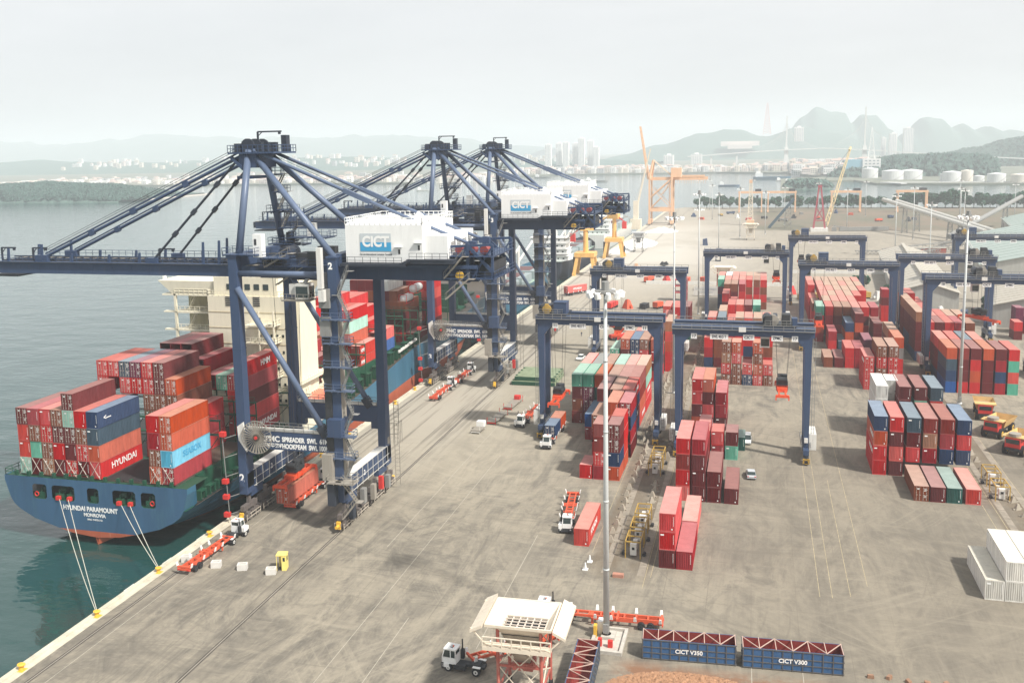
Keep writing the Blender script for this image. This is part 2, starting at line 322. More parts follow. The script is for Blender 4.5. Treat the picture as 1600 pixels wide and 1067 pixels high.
bp = n.nodes.new('ShaderNodeBump'); bp.inputs['Strength'].default_value = 0.20; bp.inputs['Distance'].default_value = 1.0; L(hsum, bp.inputs['Height']); L(bp.outputs[0], b.inputs['Normal'])
w = MB(); w.quad((-14000, -400, -3), (14000, -400, -3), (14000, 14000, -3), (-14000, 14000, -3)); structure('harbour_water', w, wm)
# quay edge
q = MB(); q.box(QX-0.5, QX+0.3, 60, 1000, -1.6, 0.22); q.box(QX+0.3, QX+1.3, 60, 1000, 0, 0.05)
structure('quay_kerb', q, mat('kerb_concrete', (0.52, 0.48, 0.38), rough=0.9, var=0.2, scale=0.4, wear=0.5, wearcol=(0.22, 0.19, 0.15)))
RX, LX = -85.5, -67.3
RAILM = mat('rail_groove', (0.07, 0.06, 0.05), rough=0.7, var=0.3)
for x in (RX, LX):
    r = MB(); r.box(x-0.28, x-0.10, 60, 1000, 0.004, 0.012); r.box(x+0.10, x+0.28, 60, 1000, 0.004, 0.012); structure('crane_rail_groove', r, RAILM)
    r = MB(); r.box(x-0.05, x+0.05, 60, 1000, 0.004, 0.03); structure('crane_rail', r, DUSTY)
lm = mat('worn_yellow_line', (0.34, 0.285, 0.18), rough=0.9, var=0.3, wear=1.0, wearcol=(0.30, 0.27, 0.22), scale=1.0)
lw = mat('worn_pale_line', (0.38, 0.35, 0.29), rough=0.9, var=0.2, wear=0.8, wearcol=(0.30, 0.27, 0.23), scale=1.0)
def line(x0, y0, x1, y1, w=0.10, m=lm, z=0.006, name='painted_line'):
    d = Vector((x1-x0, y1-y0)).normalized(); a = Vector((-d.y, d.x))*w/2; k = MB()
    k.quad((x0-a.x, y0-a.y, z), (x0+a.x, y0+a.y, z), (x1+a.x, y1+a.y, z), (x1-a.x, y1-a.y, z)); structure(name, k, m)
for x, y0, y1 in ((9.4, 137, 196), (11.1, 137, 330), (13.6, 138, 188), (16.2, 142, 330), (-15.3, 134, 330), (-14.5, 138, 330), (38.9, 150, 180), (40.6, 140, 250), (46.6, 130, 250), (-24.4, 145, 330)): line(x, y0, x, y1)
for x, y0, y1 in ((-57.2, 140, 240), (-50.9, 85, 190), (-34.0, 112, 150), (-45, 85, 118), (0.5, 100, 122), (6.5, 100, 122), (-83.2, 70, 400), (-71.0, 150, 400)): line(x, y0, x-0.4, y1, 0.09, lw, 0.010)
# lane tracks between yard blocks (pale runway strips with cross joints)
tr = mat('runway_concrete', (0.255, 0.222, 0.178), rough=0.9, var=0.25, scale=0.7, wear=0.7, wearcol=(0.20, 0.17, 0.13))
for x in (-21.4, -16.0, 41.6, 46.0, 12.2):
    for y in range(138, 402, 4):
        k = MB(); k.box(x-0.55, x+0.55, y+0.06, y+3.94, -0.02, 0.016)
        if y < 262 and x != 12.2: part('runway_slab', k, tr, YARD)
# haze
hz = MB(); hz.box(-11000, 11000, -900, 11500, -7.5, 300)
hm = bpy.data.materials.new('haze_air'); hm.use_nodes = True; hn = hm.node_tree; hn.nodes.clear()
pv = hn.nodes.new('ShaderNodeVolumePrincipled'); ho = hn.nodes.new('ShaderNodeOutputMaterial')
pv.inputs['Color'].default_value = (0.87, 0.925, 0.965, 1); pv.inputs['Density'].default_value = HAZE; pv.inputs['Anisotropy'].default_value = 0.0
hn.links.new(pv.outputs[0], ho.inputs['Volume'])
ho_ = part('haze', hz, hm, None); ho_['kind'] = 'stuff'
# ------------------------------------------------------------------ containers
CW = 2.438
def cont_body(L, h, w=CW):
    b = MB(); d = 0.075; z0, z1 = 0.16, h-0.13
    n = round(L/0.43); p = (L-0.3)/n
    for sx_, x in ((0, 0.0), (1, w)):
        i = -1 if sx_ else 1
        for k in range(n):
            y = 0.15+k*p; xa = x; xb = x+i*d; seg = [(xb, y), (xb, y+p*0.32), (xa, y+p*0.5), (xa, y+p*0.82), (xb, y+p)]
            for (a0, b0), (a1, b1) in zip(seg, seg[1:]):
                q = [(a0, b0, z0), (a1, b1, z0), (a1, b1, z1), (a0, b0, z1)]
                b.quad(*(q if sx_ else q[::-1]))
    for x in (0, w-0.12):
        for y in (0, L-0.15): b.box(x, x+0.12, y, y+0.15, 0, h)
        b.box(x+0.01, x+0.11, 0.15, L-0.15, 0.0, 0.16); b.box(x+0.01, x+0.11, 0.15, L-0.15, h-0.13, h-0.01)
    for y in (0.01, L-0.12): b.box(0.12, w-0.12, y, y+0.11, 0, 0.16); b.box(0.12, w-0.12, y, y+0.11, h-0.13, h-0.01)
    b.quad((0.1, 0.1, 0.05), (0.1, L-0.1, 0.05), (w-0.1, L-0.1, 0.05), (w-0.1, 0.1, 0.05))
    b.quad((w-0.12, L-0.04, z0), (0.12, L-0.04, z0), (0.12, L-0.04, z1), (w-0.12, L-0.04, z1))
    b.box(w/2-0.03, w/2+0.03, L-0.04, L-0.005, z0, z1)
    return b
def cont_end(h, w=CW):
    b = MB(); n = 8; p = (w-0.24)/n
    for k in range(n):
        x = 0.12+k*p; seg = [(x, 0.13), (x+p*0.34, 0.13), (x+p*0.42, 0.012), (x+p*0.9, 0.012), (x+p, 0.13)]
        for (a0, b0), (a1, b1) in zip(seg, seg[1:]): b.quad((a0, b0, 0.16), (a1, b1, 0.16), (a1, b1, h-0.13), (a0, b0, h-0.13))
    return b
def cont_roof(L, h, w=CW):
    b = MB(); n = max(6, round(L/0.6)); p = (L-0.3)/n
    b.box(0, w, 0, 0.15, h-0.02, h+0.002); b.box(0, w, L-0.15, L, h-0.02, h+0.002); b.box(0, 0.13, 0.15, L-0.15, h-0.02, h+0.001); b.box(w-0.13, w, 0.15, L-0.15, h-0.02, h+0.001)
    for k in range(n):
        y = 0.15+k*p; seg = [(y, h-0.03), (y+p*0.35, h-0.03), (y+p*0.45, h-0.005), (y+p*0.9, h-0.005), (y+p, h-0.03)]
        for (a0, b0), (a1, b1) in zip(seg, seg[1:]): b.quad((0.13, a0, b0), (w-0.13, a0, b0), (w-0.13, a1, b1), (0.13, a1, b1))
    return b
def cont_door(h, side, w=CW):
    b = MB(); x0, x1 = (0.13, w/2-0.012) if side == 0 else (w/2+0.012, w-0.13)
    for k in range(4):
        za = 0.2+k*(h-0.38)/4; zb = za+(h-0.38)/4
        b.box(x0, x1, 0.045, 0.085, za, zb-0.10); b.box(x0, x1, 0.02, 0.06, zb-0.10, zb)
    b.box(x0, x0+0.05, 0.015, 0.05, 0.17, h-0.15); b.box(x1-0.05, x1, 0.015, 0.05, 0.17, h-0.15)
    return b
def cont_rods(h, w=CW):
    b = MB()
    for x in (0.38, 0.92, 1.52, 2.06):
        b.tube((x*w/CW, -0.012, 0.1), (x*w/CW, -0.012, h-0.1), 0.024, 5); b.box(x-0.05, x+0.20, -0.035, -0.010, h*0.40, h*0.43)
        for z in (0.35, h*0.55, h-0.45): b.box(x-0.05, x+0.05, -0.03, 0.02, z, z+0.09)
    return b
def cont_marks(kind, h, w=CW):
    b = MB(); rr = random.Random(kind)
    if kind.startswith('door'):
        for k in range(rr.randint(3, 5)): b.box(1.6+rr.random()*0.1, 2.0+rr.random()*0.2, -0.008, 0.0, h-0.5-k*0.2, h-0.42-k*0.2)
        b.box(0.5, 0.85, -0.008, 0.0, h-0.62, h-0.42)
        for k in range(3): b.box(1.6, 2.05, -0.008, 0, 0.7+k*0.16, 0.76+k*0.16)
    else:
        for k in range(8): b.box(w-0.34, w-0.27, -0.006, 0.012, 0.95+k*0.19, 1.07+k*0.19)
        if kind[-1] in 'ac': b.box(0.2, 0.72, -0.006, 0.012, h-0.62, h-0.40)
        if kind[-1] == 'b': b.box(w-0.62, w-0.42, -0.006, 0.012, 0.32, 0.52)
    return b
_CM = {}
def cmesh(kind, L=12.19, h=2.9, w=CW):
    k = (kind, round(L, 2), round(h, 2), round(w, 2))
    if k not in _CM:
        if kind == 'body': b = cont_body(L, h, w)
        elif kind == 'end': b = cont_end(h, w)
        elif kind == 'roof': b = cont_roof(L, h, w)
        elif kind == 'door0': b = cont_door(h, 0, w)
        elif kind == 'door1': b = cont_door(h, 1, w)
        elif kind == 'rods': b = cont_rods(h, w)
        else: b = cont_marks(kind, h, w)
        me = b.mesh('container_'+kind); me.materials.append(None); _CM[k] = me
    return _CM[k]
RODM = mat('rod_pale_steel', (0.50, 0.44, 0.38), rough=0.6, var=0.3)
def cpart(name, me, m, parent, loc=(0, 0, 0)):
    o = bpy.data.objects.new(name, me); S.collection.objects.link(o); o.material_slots[0].link = 'OBJECT'; o.material_slots[0].material = m
    if parent: o.parent = parent
    o.location = loc; return o
NCONT = [0]; SITES = []
CAMP = Vector((0, 0, H))
def container(key, x, y, z, L, h, door, label, group, w=CW, detail=True, text=None, parent_rz=0.0, roof=True, front=True):
    m, mr = CMAT[key]; o = cpart('shipping_container', cmesh('body', L, h, w), m, None, (x, y, z))
    if parent_rz: o.rotation_euler[2] = parent_rz
    tag(o, label, 'container', group); NCONT[0] += 1
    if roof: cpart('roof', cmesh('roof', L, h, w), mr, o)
    if front:
        if door:
            cpart('door', cmesh('door0', L, h, w), m, o); cpart('door', cmesh('door1', L, h, w), m, o)
            if detail: cpart('lock_rods', cmesh('rods', L, h, w), RODM, o); cpart('marking', cmesh('door'+random.choice('abcd'), L, h, w), PRINT_W, o)
        else:
            cpart('end_panel', cmesh('end', L, h, w), m, o)
            if detail: cpart('marking', cmesh('end'+random.choice('abbcd'), L, h, w), PRINT_W if key != 'W' else PRINT_D, o)
    if text:
        s, size, face, f = text
        xx, yy = {'right': (w+0.008, L*f), 'left': (-0.02, L*f), 'front': (w/2, -0.02)}[face]
        lettering(s, size, o, (xx, yy, h*0.52), face, PRINT_W if key not in 'WbY' else PRINT_B, 0.03)
    return o
ORD = ['bottom', 'second', 'third', 'fourth', 'fifth', 'sixth', 'seventh']
NTH = ['first', 'second', 'third', 'fourth', 'fifth', 'sixth', 'seventh', 'eighth', 'ninth', 'tenth', 'eleventh', 'twelfth', 'thirteenth']
BAYS = []
def bay(block, bayname, group, Y, h, L, cols, w=CW, z0=0.0, doors='', texts={}, all_=False):
    """cols: list of (x, 'colours bottom to top'); capitals/lowercase = colour keys; a '+' after a key = door end to the camera"""
    BAYS.append(dict(block=block, name=bayname, group=group, Y=Y, h=h, L=L, cols=cols, w=w, z0=z0, texts=texts, all=all_))
def build_bays():
    cells = []
    for b in BAYS:
        cols = []
        for x, s in b['cols']:
            st = []
            for ch in s:
                if ch == '+': st[-1] = (st[-1][0], True)
                else: st.append((ch, False))
            cols.append((x, st))
        b['parsed'] = cols
    def height_at(b0, x, y):      # top of whatever stands in front at (x,y)
        t = 0
        for b in BAYS:
            if b is b0 or abs(b['z0']-b0['z0']) > 5: continue
            if b['Y'] <= y <= b['Y']+b['L']+0.5:
                for x2, st in b['parsed']:
                    if abs(x2-x) < 1.2: t = max(t, len(st)*b['h'])
        return t
    n = 0
    for b in BAYS:
        for ci, (x, st) in enumerate(b['parsed']):
            N = len(st)
            side = 1 if x > 5 else -1      # which flank faces the camera
            j = ci-1 if side > 0 else ci+1
            nb = 0
            if 0 <= j < len(b['parsed']) and abs(b['parsed'][j][0]-x) < 3.6: nb = len(b['parsed'][j][1])
            fr = height_at(b, x, b['Y']-2.2); far_fr = height_at(b, x, b['Y']-9)
            for t, (key, dr) in enumerate(st):
                zt = (t+1)*b['h']; vis = (t == N-1) or (t >= nb) or (zt > fr+0.2) or b['all']
                if fr and zt > fr+0.2: vis = True
                if fr < 0.1 and far_fr > zt+6 and t < N-2 and t < nb: vis = False
                if not vis: continue
                D = (Vector((x, b['Y'], b['z0']+t*b['h']))-CAMP).length
                cells.append((D, b, ci, t, key, dr, x, N, fr))
    cells.sort(key=lambda c: c[0])
    print('container cells', len(cells))
    far = {}
    for i, (D, b, ci, t, key, dr, x, N, fr) in enumerate(cells):
        h, L, w = b['h'], b['L'], b['w']; z = b['z0']+t*h
        jit = random.uniform(-0.05, 0.05)
        if i < CMAX:
            tier = ORD[t]
            door = 'door-end ' if dr else ''
            lab = f"{CC[key][0]} {door}container, {tier} tier of {NTH[ci]} stack from left, {b['name']}"
            if N == 1: lab = f"single {CC[key][0]} {door}container, {NTH[ci]} stack from left, {b['name']}"
            if N > 1 and t == N-1: lab = f"{CC[key][0]} {door}container atop {NTH[ci]} stack from left, {b['name']}"
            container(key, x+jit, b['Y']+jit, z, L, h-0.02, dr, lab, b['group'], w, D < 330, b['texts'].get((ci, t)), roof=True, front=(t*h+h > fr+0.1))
        else:
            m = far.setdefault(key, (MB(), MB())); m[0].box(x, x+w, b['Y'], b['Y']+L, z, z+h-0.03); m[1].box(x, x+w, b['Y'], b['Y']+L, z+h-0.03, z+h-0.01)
    if far:
        mb = MB(); ms = []
        for key, (a, c) in far.items():
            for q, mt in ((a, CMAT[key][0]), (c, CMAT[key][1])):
                i0 = len(mb.v); mb.v += q.v; mb.f += [tuple(i0+k for k in f) for f in q.f]; mb.m += [len(ms)]*len(q.f); ms.append(mt)
        o = part('far_containers', mb, ms, None); tag(o, 'mass of far stacked containers at the back of the yard', 'containers', kind='stuff')
CMAX = 330
YG = 'containers stacked in the yard'; SG = 'containers stacked on the blue ship'
def yb(name, Y, h, L, cols, **k): bay('yard', name, YG, Y, h, L, cols, **k)
F40, F20 = 12.19, 6.06
# yard block left of the light pole (under crane 11)
l1 = [-41.1, -38.5, -35.8, -33.0, -30.2, -27.6]
yb('lone low row by light pole', 179.3, 2.77, F20, [(-32.6, 'R')])
yb('nearest row, left block', 179.2, 2.77, F20, [(-29.9, 'CR+mm'), (-27.2, 'ONM+M+')])
yb('second row, left block', 185.5, 2.77, F20, [(-29.9, 'MRM'), (-27.2, 'OSRR')])
yb('third row, left block', 193.8, 2.9, 10.3, [(-32.6, 'RMB+'), (-29.6, 'RMRO'), (-26.9, 'MCNC+')])
yb('fourth row, left block', 204.6, 2.9, F40, [(-35.9, 'CU'), (-33.2, 'RCMM'), (-30.4, 'MRRB+'), (-27.8, 'NMNR+')], texts={(3, 3): ('HYUNDAI', 1.2, 'right', 0.6), (3, 1): ('HYUNDAI', 1.2, 'right', 0.5)})
yb('fifth row, left block', 217.1, 2.9, F40, [(-41.1, 'mBMG'), (-38.5, 'M+P+P+G'), (-35.8, 'RMgO'), (-32.7, 'RRMB'), (-30.2, 'RMRm'), (-27.8, 'SOmm')], texts={(5, 0): ('HYUNDAI', 1.3, 'right', 0.6)})
yb('sixth row, left block', 229.4, 2.9, F40, [(-41.1, 'MRMS'), (-38.3, 'MRRk'), (-35.6, 'RMRB'), (-32.9, 'MRCY'), (-30.2, 'RCRS'), (-27.7, 'RRYT')], texts={(5, 1): ('HYUNDAI', 1.3, 'right', 0.5)})
yb('lane row behind left block', 261, 2.9, F40, [(-38.6, 'MRG+'), (-35.8, 'RCMO+'), (-33.1, 'RRN+N+'), (-30.6, 'MCRB+'), (-27.5, 'RMRO')])
yb('tall row behind left block', 273.6, 2.9, F40, [(-33.1, 'RMRS'), (-30.4, 'RRCS'), (-27.6, 'MRRS'), (-24.9, 'RROST')])
yb('second tall row behind left block', 286.2, 2.9, F40, [(-30.4, 'RMRS'), (-27.7, 'CRRR'), (-24.9, 'ROSR')])
yb('third tall row behind left block', 298.8, 2.9, F40, [(-27.8, 'CRRR'), (-24.9, 'RSRRR')])
yb('far row beyond left block', 318, 2.9, F40, [(-29.6, 'MCRS'), (-26.6, 'RRRS'), (-23.4, 'gRMM')])
# centre block (under crane 17)
yb('nearest row, centre block', 141.8, 2.9, F40, [(-13.6, 'MRR'), (-11.0, 'C')])
yb('second row, centre block', 154.6, 2.8, F40, [(-11.1, 'S')])
yb('third row, centre block', 171.2, 2.9, F40, [(-13.5, 'SRmR'), (-10.7, 'MMMC'), (-8.0, 'MM'), (-4.9, 'M')])
yb('fourth row, centre block', 196.6, 2.9, F20, [(-11.2, 'RR'), (-8.4, 'CR'), (-5.6, 'GM')])
yb('low row right of mint container', 203.2, 2.9, F20, [(-11.2, 'MR'), (-4.2, 'g')])
yb('fifth row, centre block', 217.5, 2.9, F40, [(-13.7, 'OMRR'), (-11.3, 'MRMO'), (-8.5, 'MCC')])
yb('sixth row, centre block', 261.3, 2.9, F20, [(-8.8, 'B+R+T+B+'), (-6.1, 'B+B+R+O+'), (-3.3, 'N+R+'), (-0.6, 'R+O+B+O+'), (2.0, 'B+R+')])
yb('seventh row, centre block', 270.5, 2.9, F20, [(-3.3, 'RMNR'), (2.0, 'RRB+R+')])
yb('eighth row, centre block', 281.5, 2.9, F40, [(-14.4, 'NCR'), (-11.7, 'MB+B+R+')])
yb('ninth row, centre block', 298.7, 2.9, F40, [(-14.3, 'MRRS'), (-11.4, 'RRMn'), (-8.7, 'MRP'), (-6.1, 'RRRT'), (-3.5, 'RRRS'), (-0.8, 'RRRT'), (1.9, 'RMRS')])
yb('tenth row, centre block', 311.5, 2.9, F40, [(-14.3, 'RRR'), (-11.5, 'RCRT'), (-8.8, 'MRR')])
yb('eleventh row, centre block', 324.4, 2.9, F40, [(-9.1, 'RRRR+'), (-6.5, 'RRRS+'), (-3.8, 'MRRM'), (-1.1, 'MRRG')])
yb('twelfth row, centre block', 348.7, 2.9, F40, [(-11.8, 'MRMR'), (-9.1, 'RRR')])
yb('thirteenth row, centre block', 373.6, 2.9, F40, [(-12.0, 'MRMB'), (-9.4, 'RMMB'), (-6.6, 'RMRC')])
yb('fourteenth row, centre block', 386.2, 2.9, F40, [(-14.8, 'NNPG'), (-12.1, 'MMRS'), (-9.4, 'MRRS'), (-6.7, 'RRRS'), (-4.1, 'B+R+B+R+'), (-1.3, 'RRC+B+'), (1.3, 'B+R+B+R+')])
yb('last row, centre block', 398.8, 2.9, F40, [(-14.9, 'RMRS'), (-12.1, 'RMRW'), (-9.4, 'RMRS'), (-6.7, 'RMRS'), (-4.1, 'RRRT'), (-1.3, 'RRRT'), (1.3, 'RRRS')])
# right block (six wide, behind the front four)
yb('front row of four on right', 179.8, 2.8, F40, [(27.7, 'B+'), (30.5, 'M'), (33.2, 'g'), (36.2, 'S')])
c6 = [22.2, 25.1, 28.1, 31.0, 34.0, 36.9]
yb('six-wide row on right', 193.2, 2.9, F40, [(c6[0], 'RRON'), (c6[1], 'MSMR'), (c6[2], 'MRMn'), (c6[3], 'MCTm'), (c6[4], 'CNCm'), (c6[5], 'CNRN')], texts={(0, 1): ('HYUNDAI', 1.3, 'left', 0.3), (0, 2): ('HYUNDAI', 1.3, 'left', 0.3)})
yb('row behind six-wide row', 218.3, 2.9, F40, [(25.2, 'RRWW'), (29.8, 'RMMM'), (33.0, 'RRGM'), (36.1, 'RRRn')])
yb('short white row behind', 224, 2.9, F20, [(27.9, 'RMWW')])
yb('door row beyond white container', 262.3, 2.9, F40, [(27.2, 'R+R+R+'), (30.2, 'R+B+R+B+'), (33.0, 'R+R+R+B+')], texts={(0, 2): ('HYUNDAI', 1.2, 'left', 0.25)})
yb('low red row beyond yard lane', 274.6, 2.9, F40, [(35.8, 'RRkO')])
yb('tan-roofed row beyond yard lane', 287.2, 2.9, F40, [(18.9, 'B'), (21.8, 'M'), (24.6, 'RR'), (27.2, 'CC'), (35.8, 'MMMT')])
yb('maroon row behind red pair', 300, 2.9, F40, [(27.8, 'M'), (30.8, 'MP')])
yb('scattered row of right block', 312.3, 2.9, F40, [(21.7, 'RC'), (24.6, 'n'), (26.6, 'OON'), (29.3, 'RMOM'), (31.9, 'M'), (34.7, 'RMM')])
yb('green-topped row, right block', 324.7, 2.9, F40, [(18.6, 'CORG'), (21.4, 'MMCR'), (24.1, 'RCMB'), (26.8, 'MRMB'), (29.5, 'MRRS'), (32.2, 'RRMR'), (35.0, 'MCCC')])
yb('next row of right block', 337.3, 2.9, F40, [(21.4, 'MRRT'), (24.1, 'RRRS'), (26.8, 'RRRS'), (29.5, 'RRRS')])
yb('row with low left stack', 349.8, 2.9, F40, [(18.6, 'RRB'), (21.4, 'RRRS'), (24.1, 'RRRT'), (26.8, 'RRRS'), (29.5, 'RRRT'), (32.2, 'RRRR')])
yb('wide far row, right block', 362.4, 2.9, F40, [(18.3, 'CCR'), (21.4, 'RRRS'), (24.1, 'RRRS'), (26.8, 'RRRT'), (29.5, 'RRRT'), (32.2, 'RRRT'), (35.0, 'RRRR')])
yb('second last row, right block', 375.0, 2.9, F40, [(18.3, 'CCR+R+'), (21.4, 'RRRS'), (24.1, 'RRRT'), (26.8, 'RRRT'), (29.5, 'RRRS'), (32.2, 'RRRT'), (35.0, 'RRRT')])
yb('last row of right block', 387.6, 2.9, F40, [(18.3, 'CCRS'), (21.4, 'RRRT'), (24.1, 'RRRT'), (26.8, 'RRRT'), (29.5, 'RRRT'), (32.2, 'RRRT'), (35.0, 'RRRS')])
# far right block
f6 = [46.8, 49.6, 52.4, 55.3, 58.2, 61.1]
yb('mint-ended row at far right', 262.8, 2.9, F40, [(f6[0], 'UNnO'), (f6[1], 'RMMm'), (f6[2], 'RORM'), (f6[3], 'MMMO'), (f6[4], 'CNCM'), (f6[5], 'GSGR')], texts={(0, 3): ('HYUNDAI', 1.2, 'left', 0.3)})
yb('second row at far right', 275.2, 2.9, F40, [(46.8, 'NMMS'), (49.7, 'RRRR'), (52.5, 'RRRn'), (55.3, 'RRRS'), (58.3, 'RS')])
yb('third row at far right', 300.2, 2.9, F40, [(44.8, 'NMMMT'), (47.4, 'RMMR'), (50.0, 'RRRM'), (52.6, 'RRRR'), (55.2, 'RRCC'), (58.1, 'RRCB')])
yb('fourth row at far right', 312.7, 2.9, F40, [(44.8, 'NNMMT'), (47.4, 'RMMR'), (50.0, 'RRRS'), (52.6, 'RRRR'), (55.2, 'RRRT'), (58.1, 'RRRT')])
yb('fifth row at far right', 325.3, 2.9, F40, [(44.8, 'NMMMT'), (47.4, 'RRRS'), (50.0, 'RRRR')])
yb('sixth row at far right', 337.8, 2.9, F40, [(44.8, 'CMMMS'), (47.4, 'RRRRR'), (50.0, 'RRRR')])
yb('short far row at far right', 352.5, 2.9, F20, [(48.8, 'RRRM'), (51.6, 'RR'), (54.4, 'UN')])
yb('row by the lane at far right', 366, 2.9, F20, [(43.0, 'RRMC')])
yb('stacks at right edge', 338, 2.9, F20, [(79.6, 'MR')], texts={(0, 1): ('HYUNDAI', 1.0, 'left', 0.5)})
yb('plum stacks at right edge of yard', 349, 2.9, F20, [(82.4, 'MPP'), (85.2, 'RM')])
# old white containers at the right edge
bay('white', 'right corner row', 'old dirty white containers', 141.3, 2.9, F40, [(31.5, 'w'), (34.05, 'ww'), (36.6, 'ww')], z0=0)
# ship bays
sp = 2.39; sx = [-125.1+sp*i for i in range(13)]
sw, sh, sL, sz = 2.33, 2.97, 11.64, 8.55
def sb(name, Y, cols, z0=sz, texts={}): bay('ship', name, SG, Y, sh, sL, cols, w=sw, z0=z0, texts=texts)
sb("bay nearest ship's stern", 137.4, [(sx[0], 'Y+SSM+'), (sx[1], 'MGB+C'), (sx[2], 'T+B+R+R'), (sx[3], 'MRM+B+'), (sx[4], 'R+MM+Y+M+'), (sx[5], 'MR+B+R'), (sx[6], 'ROnN'), (sx[11], 'O+B+CR'), (sx[12], 'C+bO+O+')],
   texts={(6, 0): ('HYUNDAI', 1.6, 'right', 0.55), (8, 1): ('SEABOX', 1.5, 'right', 0.5), (6, 3): ('<---', 1.3, 'right', 0.22)})
sb('second bay from stern', 150.3, [(sx[2], 'RMR'), (sx[3], 'RMRB+R+R+'), (sx[4], 'RRRM+B+R+'), (sx[5], 'RRNB+R+n+'), (sx[6], 'RRM+B+R+P+'), (sx[7], 'RMB+B+R+R+'), (sx[8], 'RB+B+B+M+M+'), (sx[9], 'RRMB+O+'), (sx[10], 'RCR')])
sb('third bay from stern of ship', 163.4, [(sx[3], 'RMRMR'), (sx[4], 'RMRMR'), (sx[5], 'MMRRRM+'), (sx[6], 'MMRRRC+'), (sx[7], 'MMMROM+'), (sx[8], 'RMRMC'), (sx[9], 'RRRC'), (sx[10], 'MMRG+'), (sx[11], 'RRRC+'), (sx[12], 'CRMCR+')], z0=9.4,
   texts={(4, 4): ('HYUNDAI', 1.4, 'right', 0.7), (9, 4): ('HMM', 1.7, 'right', 0.6), (9, 0): ('HYUNDAI', 1.5, 'right', 0.6)})
fz = 11.4
sb('first bay ahead of deckhouse', 194, [(sx[4], 'RMRRR'), (sx[5], 'RRRRR'), (sx[6], 'RCRRC'), (sx[7], 'RMRR'), (sx[8], 'RRRS'), (sx[9], 'MRR+'), (sx[10], 'RCC'), (sx[11], 'MM')], z0=fz)
sb('second bay ahead of deckhouse', 206, [(sx[6], 'RCRR'), (sx[7], 'RRRR'), (sx[8], 'MRRRR'), (sx[9], 'B+R+B+'), (sx[10], 'RR')], z0=fz)
sb('mint-banded bay of the ship', 217, [(sx[6], 'MRRRS'), (sx[7], 'RRRRR'), (sx[8], 'MRR+B+RR'), (sx[9], 'RMOB+R+R'), (sx[10], 'CROb+R'), (sx[11], 'MROY+R+'), (sx[12], 'SS')], z0=fz-1, texts={(6, 0): ('HMM', 1.3, 'right', 0.2), (6, 1): ('HMM', 1.3, 'right', 0.2)})
sb('fourth bay ahead of deckhouse', 229.2, [(sx[7], 'RRRRR'), (sx[8], 'MRRRR'), (sx[9], 'RMORR'), (sx[10], 'CRRR'), (sx[11], 'RRR'), (sx[12], 'US')], z0=fz)
sb('bay with white reefer on ship', 256, [(sx[5], 'RRRMRM'), (sx[6], 'RRMMMM'), (sx[7], 'RRRMB+M+'), (sx[8], 'RMMM+B+M+'), (sx[9], 'RMMB+M+W'), (sx[10], 'RMMB+B+'), (sx[11], 'RMMB+'), (sx[12], 'M')], z0=fz-2)
sb('red bay under second crane', 270, [(sx[8], 'RRRMM'), (sx[9], 'RRRMM'), (sx[10], 'RRRBR'), (sx[11], 'RCMMR'), (sx[12], 'MRCSR')], z0=fz-1, texts={(4, 4): ('HYUNDAI', 1.2, 'right', 0.4)})
sb('foremost stacked bay of ship', 284, [(sx[3], 'RMR'), (sx[4], 'RRM'), (sx[5], 'MRR'), (sx[6], 'RMR')], z0=fz)
build_bays()
# ------------------------------------------------------------------ ship-to-shore cranes
def bogie(parent, y0, y1, x=0.0):
    b = MB()                                   # one eight-wheel bogie with two rockers
    b.beam((x, y0+0.3, 2.6), (x, y1-0.3, 2.6), 0.7, 0.9); m = (y0+y1)/2
    for a, c in ((y0, m-0.15), (m+0.15, y1)): b.box(x-0.45, x+0.45, a, c, 0.95, 1.6); b.box(x-0.3, x+0.3, (a+c)/2-0.35, (a+c)/2+0.35, 1.6, 2.3)
    b.box(x-0.25, x+0.25, m-0.4, m+0.4, 3.0, 4.2)
    for k in (-1, 1): b.box(x+k*0.5, x+k*0.95, y0+0.5, y0+1.2, 1.0, 2.0)
    o = part('bogie', b, [BOGIE], parent)
    w = MB()
    for k in range(4):
        y = y0+(y1-y0)*(k+0.5)/4; w = MB(); w.tube((x-0.2, y, 0.42), (x+0.2, y, 0.42), 0.42, 12); part('wheel', w, BOGIE, o)
    g = MB()
    for k in (-1, 1):
        g.beam((x+k*0.85, y0+0.2, 0.9), (x+k*0.85, y1-0.2, 0.9), 0.07, 0.14); g.beam((x+k*0.85, y0+0.2, 1.5), (x+k*0.85, y1-0.2, 1.5), 0.07, 0.10)
        for k2 in range(4): g.beam((x+k*0.85, y0+0.3+k2*(y1-y0-0.6)/3, 0.5), (x+k*0.85, y0+0.3+k2*(y1-y0-0.6)/3, 1.5), 0.08, 0.08)
    part('wheel_guard', g, GUARD, o)
    return o
def zigzag(parent, x0, x1, y, zs, w=0.8, name='stairway', m=None):
    s = 1
    for za, zb in zip(zs, zs[1:]):
        b = MB(); a, c = (x0, x1) if s > 0 else (x1, x0)
        for k in (-w/2, w/2):
            b.beam((a, y+k, za), (c, y+k, zb), 0.06, 0.22); b.beam((a, y+k, za+1.0), (c, y+k, zb+1.0), 0.05, 0.05)
            for q in range(4): f = q/3; b.beam((a+(c-a)*f, y+k, za+(zb-za)*f), (a+(c-a)*f, y+k, za+(zb-za)*f+1.0), 0.04, 0.04)
        n = 9
        for q in range(n): f = (q+0.5)/n; b.cbox(a+(c-a)*f, y, za+(zb-za)*f, 0.28, w, 0.04)
        b.box(min(c, c+s*1.0), max(c, c+s*1.0), y-w*0.9, y+w*0.9, zb-0.06, zb)
        part(name, b, m or DUSTY, parent); s = -s
